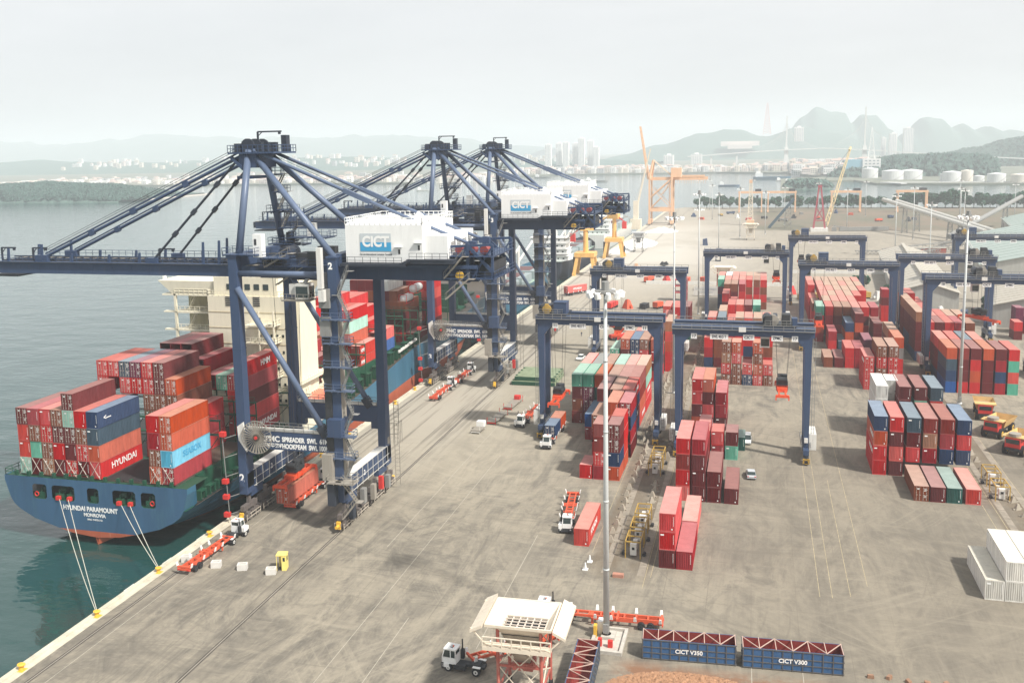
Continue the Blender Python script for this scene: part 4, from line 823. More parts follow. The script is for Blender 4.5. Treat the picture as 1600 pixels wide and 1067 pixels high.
# ------------------------------------------------------------------ rubber tyred gantry cranes
def hazard(parent, x, y, z, w=1.2, h=0.9):
    p = MB(); p.box(x-w/2, x+w/2, y-0.06, y, z, z+h); o = part('hazard_plate', p, YELLOW, parent)
    b = MB(); n = 4
    for k in range(n):
        zz = z+h*(k+0.15)/n; t = h/n*0.5
        for s in (-1, 1): b.quad((x, y-0.07, zz+0.10), (x+s*w/2, y-0.07, zz-0.12+0.02), (x+s*w/2, y-0.07, zz-0.12+t), (x, y-0.07, zz+0.10+t))
    part('chevron', b, BLACK, o)
def make_rtg(label, X, Y, w, num, trolley, house_left, z=28.0, load=None):
    t = thing('yard_gantry_crane', label, 'gantry crane', (X, Y, 0), group='blue rubber-tyred gantry cranes over the container blocks')
    D = 6.6; zb = z-2.7
    for x in (0, w):
        b = MB(); b.box(x-0.55, x+0.55, -2.2, D+2.2, 1.9, 2.9); b.box(x-0.45, x+0.45, D*0.25, D*0.75, 2.9, 3.6); sill = part('sill_beam', b, CRANE, t)
        for y in (0.4, D-0.4):
            b = MB(); b.beam((x, y, 2.9), (x, y, zb+0.3), 1.0, 0.95, w2=1.5, h2=1.2); l = part('leg', b, CRANE, t)
            s = 1 if x == 0 else -1; b = MB(); b.hexa([(x+s*0.7, y-0.55, zb-2.2), (x+s*0.75, y-0.55, zb-2.2), (x+s*0.75, y+0.55, zb-2.2), (x+s*0.7, y+0.55, zb-2.2), (x+s*0.7, y-0.55, zb+0.02), (x+s*2.6, y-0.55, zb+0.02), (x+s*2.6, y+0.55, zb+0.02), (x+s*0.7, y+0.55, zb+0.02)]); part('haunch', b, CRANE, l)
        for yy in (-1.4, D+1.4):
            b = MB(); b.box(x-0.3, x+0.3, yy-1.2, yy+1.2, 1.15, 1.95); b.box(x-0.5, x+0.5, yy-0.5, yy+0.5, 1.5, 2.4); bg_ = part('wheel_bogie', b, CRANE_D, t)
            for q in (-0.85, 0.85):
                k = MB(); k.tube((x-0.32, yy+q, 0.78), (x+0.32, yy+q, 0.78), 0.78, 16); part('tyre', k, BLACK, bg_)
        hazard(t, x, -2.9, 0.35, 1.3, 1.1); b = MB(); b.box(x-0.5, x+0.5, -2.9, -2.4, 0.3, 1.6); part('bumper', b, CRANE_D, t)
        b = MB(); s = 1 if x else -1
        b.box(x+s*0.6 if s > 0 else x-1.7, x+1.7 if s > 0 else x-0.6, 0.6, D-0.6, 2.6, 4.9) if not house_left == (x == 0) else b.box(x+s*0.6 if s > 0 else x-2.0, x+2.0 if s > 0 else x-0.6, 0.2, D-0.2, 2.4, 5.6)
        b.box(x-0.35, x+0.35, -0.55, -0.12, 4.0, 4.9); part('electric_cabinet', b, WHITE2, t)
        b = MB(); b.rail([(x-0.9, -1.2, 2.9), (x-0.9, D+1.2, 2.9)], 1.1, 0.05, 1.3); b.rail([(x+0.9, -1.2, 2.9), (x+0.9, D+1.2, 2.9)], 1.1, 0.05, 1.3); part('railing', b, GREY, sill)
        b = MB(); lx = x+s*0.95
        b.beam((lx, 0.4, 3), (lx, 0.4, zb), 0.10, 0.10); b.beam((lx+s*0.5, 0.4, 3), (lx+s*0.5, 0.4, zb), 0.08, 0.08)
        for k in range(26): b.beam((lx, 0.4, 3.3+k*0.85), (lx+s*0.5, 0.4, 3.3+k*0.85), 0.05, 0.05)
        part('ladder', b, GREY, t)
        b = MB(); b.box(x-0.45, x+0.45, 0.5, D-0.5, zb-0.4, zb+0.6); part('end_tie', b, CRANE, t)
    for y in (0.4, D-0.4):
        b = MB(); b.box(-1.2, w+1.2, y-0.6, y+0.6, zb, z-0.9); b.box(-1.3, w+1.3, y-0.7, y+0.7, z-0.9, z-0.8)
        for k in range(9): b.box(k*w/8-0.05, k*w/8+0.05, y-0.64, y+0.64, zb, z-0.9)
        gd = part('girder', b, CRANE, t)
        yo = y-1.2 if y < 3 else y+1.2
        b = MB(); b.box(-1.2, w+1.2, min(y, yo), max(y, yo), z-1.45, z-1.38); b.rail([(-1.2, yo, z-1.4), (w+1.2, yo, z-1.4)], 1.15, 0.06, 2.0); part('walkway', b, GREY, gd)
        if y < 3:
            for xx, s_, ww in ((3.2, num, 1.2), (8.2, 'SWL 40.5 T', 3.6), (14.0, 'CICT', 2.2), (19.5, 'ZPMC', 2.2), (w-2.6, num, 1.2)):
                p = MB(); p.box(xx-ww/2, xx+ww/2, y-0.68, y-0.64, zb-0.75, zb+0.35); q = part('sign_plate', p, WHITE, gd); lettering(s_, 0.85 if ww < 2 or ww > 3 else 0.8, q, (xx, y-0.70, zb-0.2), 'front', PRINT_D, 0.02, ww*0.78 if len(s_) > 2 else None)
            p = MB(); p.box(w*0.5-0.7, w*0.5+0.7, y-1.32, y-1.28, z-1.7, z-0.7); part('centre_light', p, WHITE2, gd)
    x = trolley; b = MB(); b.box(x-3.0, x+3.4, -0.2, D+0.2, z-0.8, z-0.45); b.box(x-1.0, x-0.2, 1.2, D-1.2, z-0.45, z+1.3); b.tube((x-2.2, 1.2, z+0.5), (x-2.2, D-1.2, z+0.5), 0.9, 12); tr = part('trolley', b, CRANE_D, t)
    if house_left: b = MB(); b.box(x+0.6, x+3.4, 0.2, 3.4, z-0.45, z+2.1); b.box(x+0.5, x+3.5, 0.1, 3.5, z+2.1, z+2.2); part('trolley_house', b, CRANE, tr)
    else:
        b = MB(); b.box(x+0.6, x+2.2, -0.1, 2.6, z-0.45, z+1.9); part('winch_housing', b, DARK, tr); b = MB(); b.box(x-2.6, x-1.2, -0.2, 1.0, z-0.4, z+1.6); part('motor_box', b, DARK, tr); b = MB(); b.box(x+2.5, x+3.6, -0.2, 1.6, z-0.4, z+1.2); part('trolley_house', b, CRANE, tr)
    b = MB(); b.tube((x-0.9, 0.0, z+0.6), (x-0.9, 0.5, z+0.6), 1.0, 12); b.box(x-1.3, x-0.6, -0.1, 0.6, z-0.4, z+1.8); part('rope_sheave', b, MUSTARD if house_left else DUSTY, tr)
    b = MB(); b.tube((x-2.4, 1.5, z+0.9), (x-1.4, 1.5, z+0.9), 0.6, 10); b.box(x-2.6, x-1.9, 2.5, 3.6, z-0.4, z+1.4); part('hoist_motor', b, DARK, tr)
    b = MB(); b.rail([(x-2.6, -0.2, z-0.45), (x+2.6, -0.2, z-0.45), (x+2.6, D+0.2, z-0.45)], 1.1, 0.05, 1.0); part('railing', b, GREY, tr)
    b = MB(); b.box(x-3.4, x-1.6, 1.0, 3.0, zb-2.4, zb-0.1); cb = part('operator_cab', b, WHITE2, tr); b = MB(); b.box(x-3.3, x-1.7, 0.95, 0.99, zb-2.1, zb-0.6); b.box(x-3.3, x-1.7, 1.2, 2.8, zb-2.45, zb-2.41); part('cab_window', b, GLASS, cb)
    if load is not None:
        zl, rz, dy, lab = load; spreader('container_spreader', lab, (X+x+1.0, Y+D/2+dy, zl), rz, rope_to=z-zl-0.6)
    return t
make_rtg('blue yard gantry numbered 11 beside the light pole, tractor at its left foot', -45.7, 205.6, 25.3, '11', 2.2, True, load=(7.8, 0, 0, 'orange spreader hanging low between legs of gantry 11'))
make_rtg('blue yard gantry numbered 17 over the centre container block', -15.4, 198.6, 25.5, '17', 19.7, False, load=(13.6, R(90)*0, 0, 'orange spreader hanging over bare ground under gantry 17'))
make_rtg('blue yard gantry behind gantry 11, reach stacker at its foot', -47.8, 290.0, 26.5, '12', 5.4, True, load=(6, 0, 4, 'orange spreader seen through the legs of gantry 11'))
make_rtg('blue yard gantry over far end of the centre block', -17.0, 343.5, 26.2, '15', 22.5, False, load=(16.5, 0, 4, 'red spreader beside the far end of the centre block'))
make_rtg('farthest blue yard gantry, red spreader inside its left leg', 13.0, 401, 26.8, '16', 3.0, True, load=(16, 0, 2, 'small red spreader high inside farthest yard gantry'))
make_rtg('blue yard gantry over the long rows of the right block', 13.6, 311.5, 26.5, '14', 4.0, True, load=(8.0, 0, -2, 'red spreader beside the sea green container stack'))
make_rtg('blue yard gantry standing behind the right edge gantry', 45.0, 333.5, 26.5, '13', 22.5, False, load=None)
make_rtg('blue yard gantry at right edge above mint-ended row', 45.4, 283.0, 26.5, '18', 14, False, load=(13.5, R(35), 9, 'red spreader over empty ground near right edge'))
make_rtg('blue yard gantry highest at the right edge, before grey warehouse roof', 74.6, 408, 26.8, '19', 3.2, True)
# ------------------------------------------------------------------ blue container ship at the berth
SC = -109.6
zl = [-4.5, -3.0, -1.7, -0.6, 2.2, 4.2, 7.3, 8.3]
ST = [(136.5, [0, 0, 0.3, 7.6, 15.2, 17.3, 18.25, 18.3]), (139.2, [0, 0.5, 3.5, 9.2, 15.5, 17.4, 18.28, 18.3]), (143, [0.6, 3.0, 7.5, 11.8, 16.0, 17.6, 18.3, 18.3]), (150, [3, 9, 12.5, 14.5, 16.8, 17.9, 18.3, 18.3]),
      (165, [11, 14, 15.8, 16.8, 17.8, 18.2, 18.3, 18.3]), (190, [16.5, 17.4, 18, 18.2, 18.3, 18.3, 18.3, 18.3]), (215, [18, 18.2, 18.3, 18.3, 18.3, 18.3, 18.3, 18.3]), (280, [17.6, 18, 18.2, 18.3, 18.3, 18.3, 18.3, 18.3]),
      (300, [14, 14.8, 15.5, 16.2, 17.2, 17.8, 18.3, 18.3]), (325, [7.5, 8.5, 9.8, 10.9, 12.8, 14.5, 16.4, 17.0]), (350, [2, 2.6, 3.4, 4.4, 6.5, 8.5, 11.2, 12.6]), (368, [0.3, 0.5, 0.9, 1.4, 2.6, 4, 6.4, 8.0]), (380, [0.05, 0.05, 0.1, 0.2, 0.5, 1, 2, 3.0])]
_oz = zl; zl = [-4.5, -3.0, -1.7, -1.3, -0.6, 0.8, 2.2, 3.2, 4.2, 7.3, 8.3]
def _ip(z, w):
    for k in range(len(_oz)-1):
        if _oz[k] <= z <= _oz[k+1]: return w[k]+(w[k+1]-w[k])*(z-_oz[k])/(_oz[k+1]-_oz[k])
ST = [(y, [_ip(z, w) for z in zl]) for y, w in ST]
for k, bul in ((0, 1.0), (1, 0.7), (2, 0.3)):
    w = ST[k][1]; w[3] += 1.7*bul; w[5] += 1.15*bul; w[6] += 0.15*bul; w[7] += 0.4*bul
def ztop(y):
    pts = [(136.5, 8.35), (139.2, 8.35), (139.3, 5.0), (170, 5.3), (200, 5.7), (216, 6.6), (232, 8.6), (256, 10.2), (300, 11.2), (340, 13), (380, 16)]
    for (a, b), (c, d) in zip(pts, pts[1:]):
        if a <= y <= c: return b+(d-b)*(y-a)/(c-a+1e-9)
    return 8
ship = thing('container_ship', 'long blue container ship moored at the quay, name on its stern', 'ship', (0, 0, 0))
hb, bt = MB(), MB()
S2 = []
for (a, b) in zip(ST, ST[1:]):
    n = 2 if b[0]-a[0] > 9 else 1
    for k in range(n): S2.append((a[0]+(b[0]-a[0])*k/n, [p+(q-p)*k/n for p, q in zip(a[1], b[1])]))
S2.append(ST[-1]); S2.insert(2, (139.3, ST[1][1]))
for (ya, wa), (yb2, wb) in zip(S2, S2[1:]):
    for s in (-1, 1):
        for i in range(len(zl)-1):
            m = bt if i < 4 else hb
            def zz(k, y): return zl[k]+(2.7*max(0, min(1, (y-170)/75)) if k == 4 else 1.5*max(0, min(1, (y-170)/75)) if k == 5 else 0.3*max(0, min(1, (y-170)/75)) if k == 6 else 0)
            f0a, f0b = min(zz(i, ya), ztop(ya)), min(zz(i, yb2), ztop(yb2)); f1a = min(zz(i+1, ya), ztop(ya)) if i < len(zl)-2 else ztop(ya); f1b = min(zz(i+1, yb2), ztop(yb2)) if i < len(zl)-2 else ztop(yb2)
            if f1a <= f0a and f1b <= f0b: continue
            q = [(SC+s*wa[i], ya, f0a), (SC+s*wb[i], yb2, f0b), (SC+s*wb[i+1], yb2, max(f0b, f1b)), (SC+s*wa[i+1], ya, max(f0a, f1a))]
            m.quad(*(q if s > 0 else q[::-1]))
# transom with five openings cut in it
tb = MB()
ty = 136.5; wid = ST[0][1]
def tq(x0, x1, z0, z1, m=tb): m.quad((x0, ty, z0), (x1, ty, z0), (x1, ty, z1), (x0, ty, z1))
for i in range(2, len(zl)-3): tb.quad((SC-wid[i], ty, zl[i]), (SC+wid[i], ty, zl[i]), (SC+wid[i+1], ty, zl[i+1]), (SC-wid[i+1], ty, zl[i+1])) if zl[i] > -0.7 else bt.quad((SC-wid[i], ty, zl[i]), (SC+wid[i], ty, zl[i]), (SC+wid[i+1], ty, zl[i+1]), (SC-wid[i+1], ty, zl[i+1]))
tq(SC-18.3, SC+18.3, 7.3, 8.35); OP = [(-122.2, -119.3), (-118.2, -113.6), (-111.0, -108.7), (-105.9, -101.4), (-100.3, -97.5)]
z0, z1 = 4.2, 7.3; tb.quad((SC-17.3, ty, z0), (OP[0][0], ty, z0), (OP[0][0], ty, z1), (SC-18.25, ty, z1)); tb.quad((OP[4][1], ty, z0), (SC+17.3, ty, z0), (SC+18.25, ty, z1), (OP[4][1], ty, z1))
for (a, b), (c, d) in zip(OP, OP[1:]): tq(b, c, z0, z1)
for a, b in OP:
    tq(a, b, 7.1, z1); tq(a, b, z0, 4.45)
    for (xa, xb, sg) in ((a, a+0.35, 1), (b-0.35, b, -1)):
        o, i2 = (xa, xb) if sg > 0 else (xb, xa); tb.tri((o, ty, 4.45), (i2, ty, 4.45), (o, ty, 4.8)); tb.tri((o, ty, 7.1), (i2, ty, 7.1), (o, ty, 6.75))
TRM = part('transom', tb, HULL, ship)
hull = part('hull', hb, HULL2, ship); part('hull_bottom', bt, BOOT, ship)
b = MB(); b.hexa([(SC-0.9, 138.2, -4.8), (SC+0.3, 138.2, -4.8), (SC+0.3, 144, -4.8), (SC-0.9, 144, -4.8), (SC-0.9, 137.6, -1.2), (SC+0.3, 137.6, -1.2), (SC+0.3, 144, -1.0), (SC-0.9, 144, -1.0)]); part('rudder', b, BOOT, ship)
lettering('HYUNDAI PARAMOUNT', 1.15, TRM, (-110.6, ty-0.03, 3.3), 'front', bold=0.045, width=11.0); lettering('MONROVIA', 0.85, TRM, (-109.8, ty-0.03, 2.25), 'front', bold=0.03, width=4.4); lettering('IMO 9475662', 0.42, TRM, (-109.8, ty-0.03, 1.45), 'front', bold=0.01, width=3.0)
b = MB(); b.box(SC-17.6, SC+17.6, 143, 143.2, 4, 8.2); b.quad((SC-17.8, 136.6, 4.4), (SC+17.8, 136.6, 4.4), (SC+17.8, 143, 4.4), (SC-17.8, 143, 4.4)); b.quad((SC-18.2, 136.55, 8.2), (SC+18.2, 136.55, 8.2), (SC+18.2, 143.2, 8.2), (SC-18.2, 143.2, 8.2)); part('mooring_deck', b, GREEN, ship)
for a, bb in OP:
    n = 2 if bb-a > 4 else 1
    for k in range(n):
        xc = a+(bb-a)*(k+0.5)/n; b = MB(); b.box(xc-0.8, xc+0.8, 136.9, 137.8, 4.5, 5.5); b.tube((xc-0.6, 138.5, 5.6), (xc+0.6, 138.5, 5.6), 0.7, 10); b.box(xc-0.1, xc+0.1, 137, 137.4, 5.5, 6.2); part('mooring_winch', b, GREEN, ship)
        if n == 2: b = MB(); b.box(xc-0.35, xc+0.35, 136.3, 136.9, 4.5, 5.15); part('fairlead', b, RED, ship)
for xc in (-121.6, -98.3):
    b = MB(); n = 12
    for k in range(n):
        a0, a1 = 2*math.pi*k/n, 2*math.pi*(k+1)/n; b.tube((xc+0.38*math.cos(a0), 136.75, 5.2+0.38*math.sin(a0)), (xc+0.38*math.cos(a1), 136.75, 5.2+0.38*math.sin(a1)), 0.09, 6)
    part('life_ring', b, RED, ship)
# decks, coamings
dk = MB()
for (ya, wa), (yc, wc) in zip(S2[2:], S2[3:]):
    za, zc = ztop(ya)-0.4, ztop(yc)-0.4
    if za > 8.3 and ya < 140: continue
    dk.quad((SC-wa[-1]+0.05, ya, za), (SC+wa[-1]-0.05, ya, za), (SC+wc[-1]-0.05, yc, zc), (SC-wc[-1]+0.05, yc, zc))
part('main_deck', dk, DECK, ship)
b = MB(); b.box(SC-15.9, SC+15.9, 143.3, 176.2, 4.4, 8.4); b.box(SC-15.9, SC+15.9, 193, 244, 5, 11.2); b.box(SC-15.9, SC+15.9, 244, 312, 9.0, 10.6) if False else b.box(SC-15.9, SC+15.9, 244.2, 300, 7.0, 9.3); part('hatch_coaming', b, GREEN, ship)
for k, (ya, yb3, z) in enumerate(((137.6, 148.9, 8.5), (150.4, 161.9, 8.5), (163.2, 174.9, 8.5), (269.9, 281.6, 9.6), (257, 268, 9.4), (245, 255, 9.4))):
    for x0, x1 in ((SC-15.6, SC-5.4), (SC-5.1, SC+5.1), (SC+5.4, SC+15.6)): b = MB(); b.box(x0, x1, ya, yb3, z-0.35, z); part('hatch_cover', b, DECK, ship)
b = MB(); b.box(-108.1, -99.2, 137.7, 148.8, 8.52, 8.56); part('hold_dark_plate', b, BLACK, ship)  # black plate over the covers paints the darkness of an open hold
for k in list(range(7))+[11, 12]:
    b = MB(); x = -125.1+2.39*k; b.beam((x+0.1, 137.1, 8.6), (x+2.0, 137.25, 11.5), 0.07, 0.07); b.beam((x+2.2, 137.1, 8.6), (x+0.3, 137.25, 11.5), 0.07, 0.07); part('lashing_rod', b, RODM, ship)
for k in range(13): b = MB(); x = SC-16+k*2.6; b.box(x-0.25, x+0.25, 136.6, 137.1, 8.35, 9.2); part('lashing_post', b, GREEN, ship)
b = MB(); b.rail([(SC-15.9, 136.7, 8.35), (SC-18.2, 136.7, 8.35), (SC-18.2, 143, 8.35)], 1.1, 0.06); part('stern_railing', b, GREEN, ship); b = MB(); b.rail([(SC-6, 136.7, 8.35), (SC-1, 136.7, 8.35)], 1.0, 0.05); part('stern_railing', b, GREEN, ship)
for k in range(8): b = MB(); y = 141.0+k*2.9; b.box(SC+17.0, SC+18.0, y, y+0.4, 4.6, 6.1); b.box(SC+17.0, SC+18.0, y+1.5, y+1.9, 4.6, 6.1); b.box(SC+17.0, SC+18.0, y, y+1.9, 6.1, 6.4); part('deck_stanchion_frame', b, GREEN, ship)
def lash(y, z0, z1, x0=SC-16, x1=SC+17.2):
    b = MB(); n = round((x1-x0)/2.4)
    for k in range(n+1): x = x0+(x1-x0)*k/n; b.box(x-0.1, x+0.1, y-0.1, y+0.1, z0, z1)
    for z in (z0+2.8, z1-2.6, z1): b.box(x0, x1, y-0.45, y+0.45, z-0.18, z)
    for k in range(0, n, 2): x = x0+(x1-x0)*k/n; b.beam((x, y, z0+2.8), (x+(x1-x0)/n*2, y, z1-2.6), 0.12, 0.12)
    b.rail([(x0, y-0.45, z1), (x1, y-0.45, z1)], 1.0, 0.05, 2.4); part('lashing_bridge', b, GREEN, ship)
for y, a, c in ((149.55, 5, 16.5), (162.6, 5, 16.5), (176.0, 5, 15), (192.6, 6, 17), (205.8, 6, 17), (216.6, 7, 17), (229.0, 8, 18.5), (243.2, 8.5, 19.4), (255.3, 9, 19.0), (269.3, 9, 19.5), (282.4, 9, 18)): lash(y, a, c)
for k in range(12):
    y = 196+k*5.2; z = ztop(y); b = MB(); b.box(SC+16.6, SC+17.6, y, y+0.3, z-0.4, z+2.6); b.box(SC+16.6, SC+17.6, y+2, y+2.3, z-0.4, z+2.6); b.box(SC+16.4, SC+17.8, y-0.2, y+2.5, z+2.6, z+2.8); b.beam((SC+17.1, y, z), (SC+17.1, y+2.2, z+2.6), 0.15, 0.15); part('side_support', b, GREEN, ship)
b = MB(); b.beam((SC+17.6, 238, 10.6), (SC+17.6, 252, 11.4), 0.6, 0.5); part('gangway', b, WHITE2, ship)
b = MB(); b.tube((SC+10, 246, 9.5), (SC+10, 246, 20), 0.45, 10); b.beam((SC+10, 246, 19), (SC+4, 246, 21), 0.4, 0.5); part('provision_crane', b, GREEN, ship)
b = MB()
for y0, x1, z in ((300, 15, 11.8), (312, 13.5, 12.2), (324, 11, 12.8)): b.box(SC-x1, SC+x1, y0, y0+0.4, 9, z+4); b.box(SC-x1, SC+x1, y0+2, y0+9, 9.2, z)
part('fore_hatches', b, GREEN, ship)
# deckhouse
hz0 = 5.0
b = MB(); b.box(-110.8, -93.2, 177.6, 191, hz0, 34.5); b.box(-109.5, -95, 178.2, 190, 34.5, 38.4)
dh = part('deckhouse', b, CREAM, ship)
b = MB()
for k in range(8): b.box(-110.83, -93.17, 177.52, 177.6, 8+k*3.3, 8.12+k*3.3)
part('plate_seams', b, paint('seam_tan', (0.50, 0.43, 0.28)), dh)
for xw in (-106.6, -103.4, -100.2):
    b = MB()
    for q in range(5): b.box(xw, xw+1.5, 177.5, 177.58, 33.4+q*0.42-0.9, 33.62+q*0.42-0.9)
    part('louvre', b, DARK, dh)
for k in range(26):
    b = MB(); lv_ = k//5; x = -99.2+(k % 5)*1.3; z = 12.5+lv_*3.4; b.box(x, x+0.45, 177.5, 177.58, z, z+0.6); part('window', b, GLASS, dh)
for k in range(12): b = MB(); b.box(-93.2, -93.12, 179+(k % 4)*3, 179.5+(k % 4)*3, 17+(k//4)*5, 17.8+(k//4)*5); part('window', b, GLASS, dh)
# open stair decks aft right and on the port side
for z in (14.6, 18.2, 21.8, 25.4, 29.0): 
    b = MB(); b.box(-101.0, -94.2, 174.6, 177.6, z-0.2, z); b.rail([(-101, 174.6, z), (-94.2, 174.6, z), (-94.2, 177.6, z)], 1.1, 0.06, 1.3); part('stair_deck', b, CREAM, dh)
for z in (14.6, 18.2, 21.8, 25.4): zigzag(dh, -99.5, -96.3, 175.6, [z, z+3.6], m=CREAM)
for x in (-101, -97.6, -94.3): b = MB(); b.box(x-0.12, x+0.12, 174.6, 174.85, 14, 32); part('deck_post', b, CREAM, dh)
for z in (22.4, 26.3, 30.2, 34.0):
    b = MB(); b.box(-121.6 if z < 33 else -124.6, -110.8, 182, 189, z-0.35, z); b.rail([(-121.6, 182, z), (-110.8, 182, z)], 1.1, 0.06, 1.2); part('wing_deck', b, CREAM, dh)
    if z < 33: b = MB(); b.box(-121.2, -110.9, 186.7, 187.0, z, z+3.5); part('wing_back_wall', b, paint('ship_cream_shade', (0.50, 0.45, 0.30)), dh)  # darker copy of the cream: shade between the wing decks put into the colour
    if z < 33: b = MB(); b.box(-116.4, -112.6, 186.4, 186.6, z+0.2, z+1.4); part('bulkhead_window', b, DARK, dh); zigzag(dh, -119.5, -117.2, 184, [z, z+3.9], m=CREAM); b = MB(); b.box(-124.6, -121.6, 182.2, 183.4, z-0.3, z); part('lamp_outrigger', b, CREAM, dh)
b = MB(); b.box(-121.8, -121.3, 182, 182.5, 5, 34); b.box(-121.8, -121.3, 188.5, 189, 5, 34); b.box(-113, -110.8, 181.9, 182.3, 5, 34); b.box(-121.3, -110.8, 188.8, 189, 5, 34); part('wing_posts', b, CREAM, dh)
b = MB(); b.hexa([(-122, 182.1, 33.9), (-92.5, 182.1, 33.9), (-92.5, 190, 33.9), (-122, 190, 33.9), (-125.4, 181.9, 36.9), (-90.6, 181.9, 36.9), (-90.6, 190, 36.9), (-125.4, 190, 36.9)]); part('bridge_wing', b, CREAM, dh)
b = MB(); b.box(-125.6, -125.0, 184, 184.6, 36.9, 38.2); b.box(-118, -117.8, 184, 184.2, 36.9, 40); b.box(-91.4, -91, 184, 184.4, 36.9, 38); part('bridge_lamp', b, WHITE, dh)
b = MB(); b.box(-93.2, -91.5, 180.6, 188.6, 5, 34.6); b.box(-94.9, -91.2, 178.6, 184, 10.6, 16.2); part('side_casing', b, CREAM, dh)
for z in (13.2, 16.4): b = MB(); b.box(-93.2, -90.2, 177, 192, z-0.2, z); b.rail([(-93.2, 177, z), (-90.2, 177, z), (-90.2, 192, z)], 1.1, 0.06, 1.0); part('boat_deck', b, CREAM, dh)
b = MB(); b.box(-110, -96, 171.5, 177.6, 4.8, 12.4); b.box(-109, -102, 172, 177.6, 12.4, 13.6); part('casing_base', b, CREAM, dh)
for k in range(7): b = MB(); b.box(-107.6+k*1.6, -106.4+k*1.6, 177.0, 177.5, 14.1, 15.3); part('crate', b, random.choice([RED, CRANE, WHITE2, mat('tealbox', (0.25, 0.45, 0.42))]), dh)
for z in (34.5, 38.4): b = MB(); x0, x1, y0, y1 = (-110.8, -93.2, 177.6, 191) if z < 35 else (-109.5, -95, 178.2, 190); b.rail([(x1, y1, z), (x1, y0, z), (x0, y0, z), (x0, y1, z)], 1.1, 0.06, 1.4); part('deck_railing', b, CREAM, dh)
b = MB(); b.rail([(-109.8, 171.6, 12.4), (-96.2, 171.6, 12.4)], 1.1, 0.07, 1.1); part('deck_railing', b, CREAM, dh)
for k in range(5): b = MB(); b.box(-108.5+k*2.2, -107.3+k*2.2, 177.48, 177.58, 36.0, 37.2) if False else b.box(-106.5+k*2.1, -105.3+k*2.1, 178.1, 178.2, 35.8, 37.0); part('window', b, GLASS, dh)
b = MB(); b.tube((-101, 183, 38.4), (-101, 183, 47), 0.25, 8); b.beam((-103.5, 183, 44), (-98.5, 183, 44), 0.15, 0.15); b.tube((-98, 186, 38.4), (-98, 186, 40.5), 0.9, 12, r2=0.7); part('radar_mast', b, WHITE, dh)
for k, (x, z) in enumerate(((-97.5, 12.8), (-104.5, 12.8))): b = MB(); b.tube((x, 173, z), (x, 173, z+1.6), 0.5, 10); b.box(x-1.4, x-0.7, 172.4, 173.4, z-0.3, z+0.9); part('deck_ventilator', b, CREAM, dh)
# funnel with louvres
b = MB(); b.box(-108.6, -102.2, 180, 187, 38.4, 41.6); b.tube((-106.5, 183, 41.6), (-106.5, 183, 43), 0.5, 10); b.tube((-104.5, 184, 41.6), (-104.5, 184, 43), 0.5, 10); part('funnel', b, WHITE2, dh)
# lifeboat and davits
lb = MB(); n = 10
def ring(y, r, zc, fl): return [(-90.6+r*math.cos(2*math.pi*k/10), y, zc+fl*r*math.sin(2*math.pi*k/10)) for k in range(10)]
rs = [ring(180.6, 0.2, 12.0, 1), ring(181.5, 1.1, 11.9, 1.05), ring(183.5, 1.5, 11.8, 1.1), ring(186, 1.5, 11.8, 1.1), ring(188, 1.15, 11.9, 1.05), ring(189, 0.25, 12.1, 1)]
for r0, r1 in zip(rs, rs[1:]):
    for k in range(10): lb.quad(r0[k], r0[(k+1) % 10], r1[(k+1) % 10], r1[k])
part('lifeboat', lb, mat('lifeboat_salmon', (0.72, 0.20, 0.12), rough=0.4), ship, smooth=True)
for y in (181.4, 188.2): b = MB(); b.beam((-93, y, 9.5), (-90.2, y, 13.6), 0.3, 0.4); b.beam((-90.2, y, 13.6), (-90.6, y, 15.2), 0.25, 0.3); b.beam((-93, y, 13.2), (-90.2, y, 13.6), 0.2, 0.2); part('boat_davit', b, CREAM, ship)
b = MB(); b.rail([(-91.6, 172, 5.4), (-91.6, 196, 5.6)], 1.2, 0.08, 1.2); b.box(-93, -91.8, 176, 192, 5.3, 8.2); part('side_bulwark', b, WHITE2, ship)
# tank containers aboard
for (x, y, z) in ((-95.4, 256.4, 23.6), (-98.4, 256.4, 20.6)):
    t = thing('tank_container', 'white tank container lying among maroon boxes on ship' if z > 21 else 'grey-white tank container one tier lower on ship', 'tank container', (x, y, z), group='tank containers on the ship')
    b = MB(); b.tube((1.2, 0.3, 1.3), (1.2, 5.8, 1.3), 1.12, 16); part('tank', b, WHITE, t, smooth=True)
    b = MB()
    for yy in (0.05, 6.0):
        for xx in (0.06, 2.3): b.box(xx-0.06, xx+0.06, yy-0.06, yy+0.06, 0, 2.6)
        b.box(0, 2.4, yy-0.06, yy+0.06, 0, 0.14); b.box(0, 2.4, yy-0.06, yy+0.06, 2.46, 2.6)
    b.box(0, 0.12, 0, 6, 0, 0.14); b.box(2.3, 2.42, 0, 6, 0, 0.14); part('frame', b, RED, t)
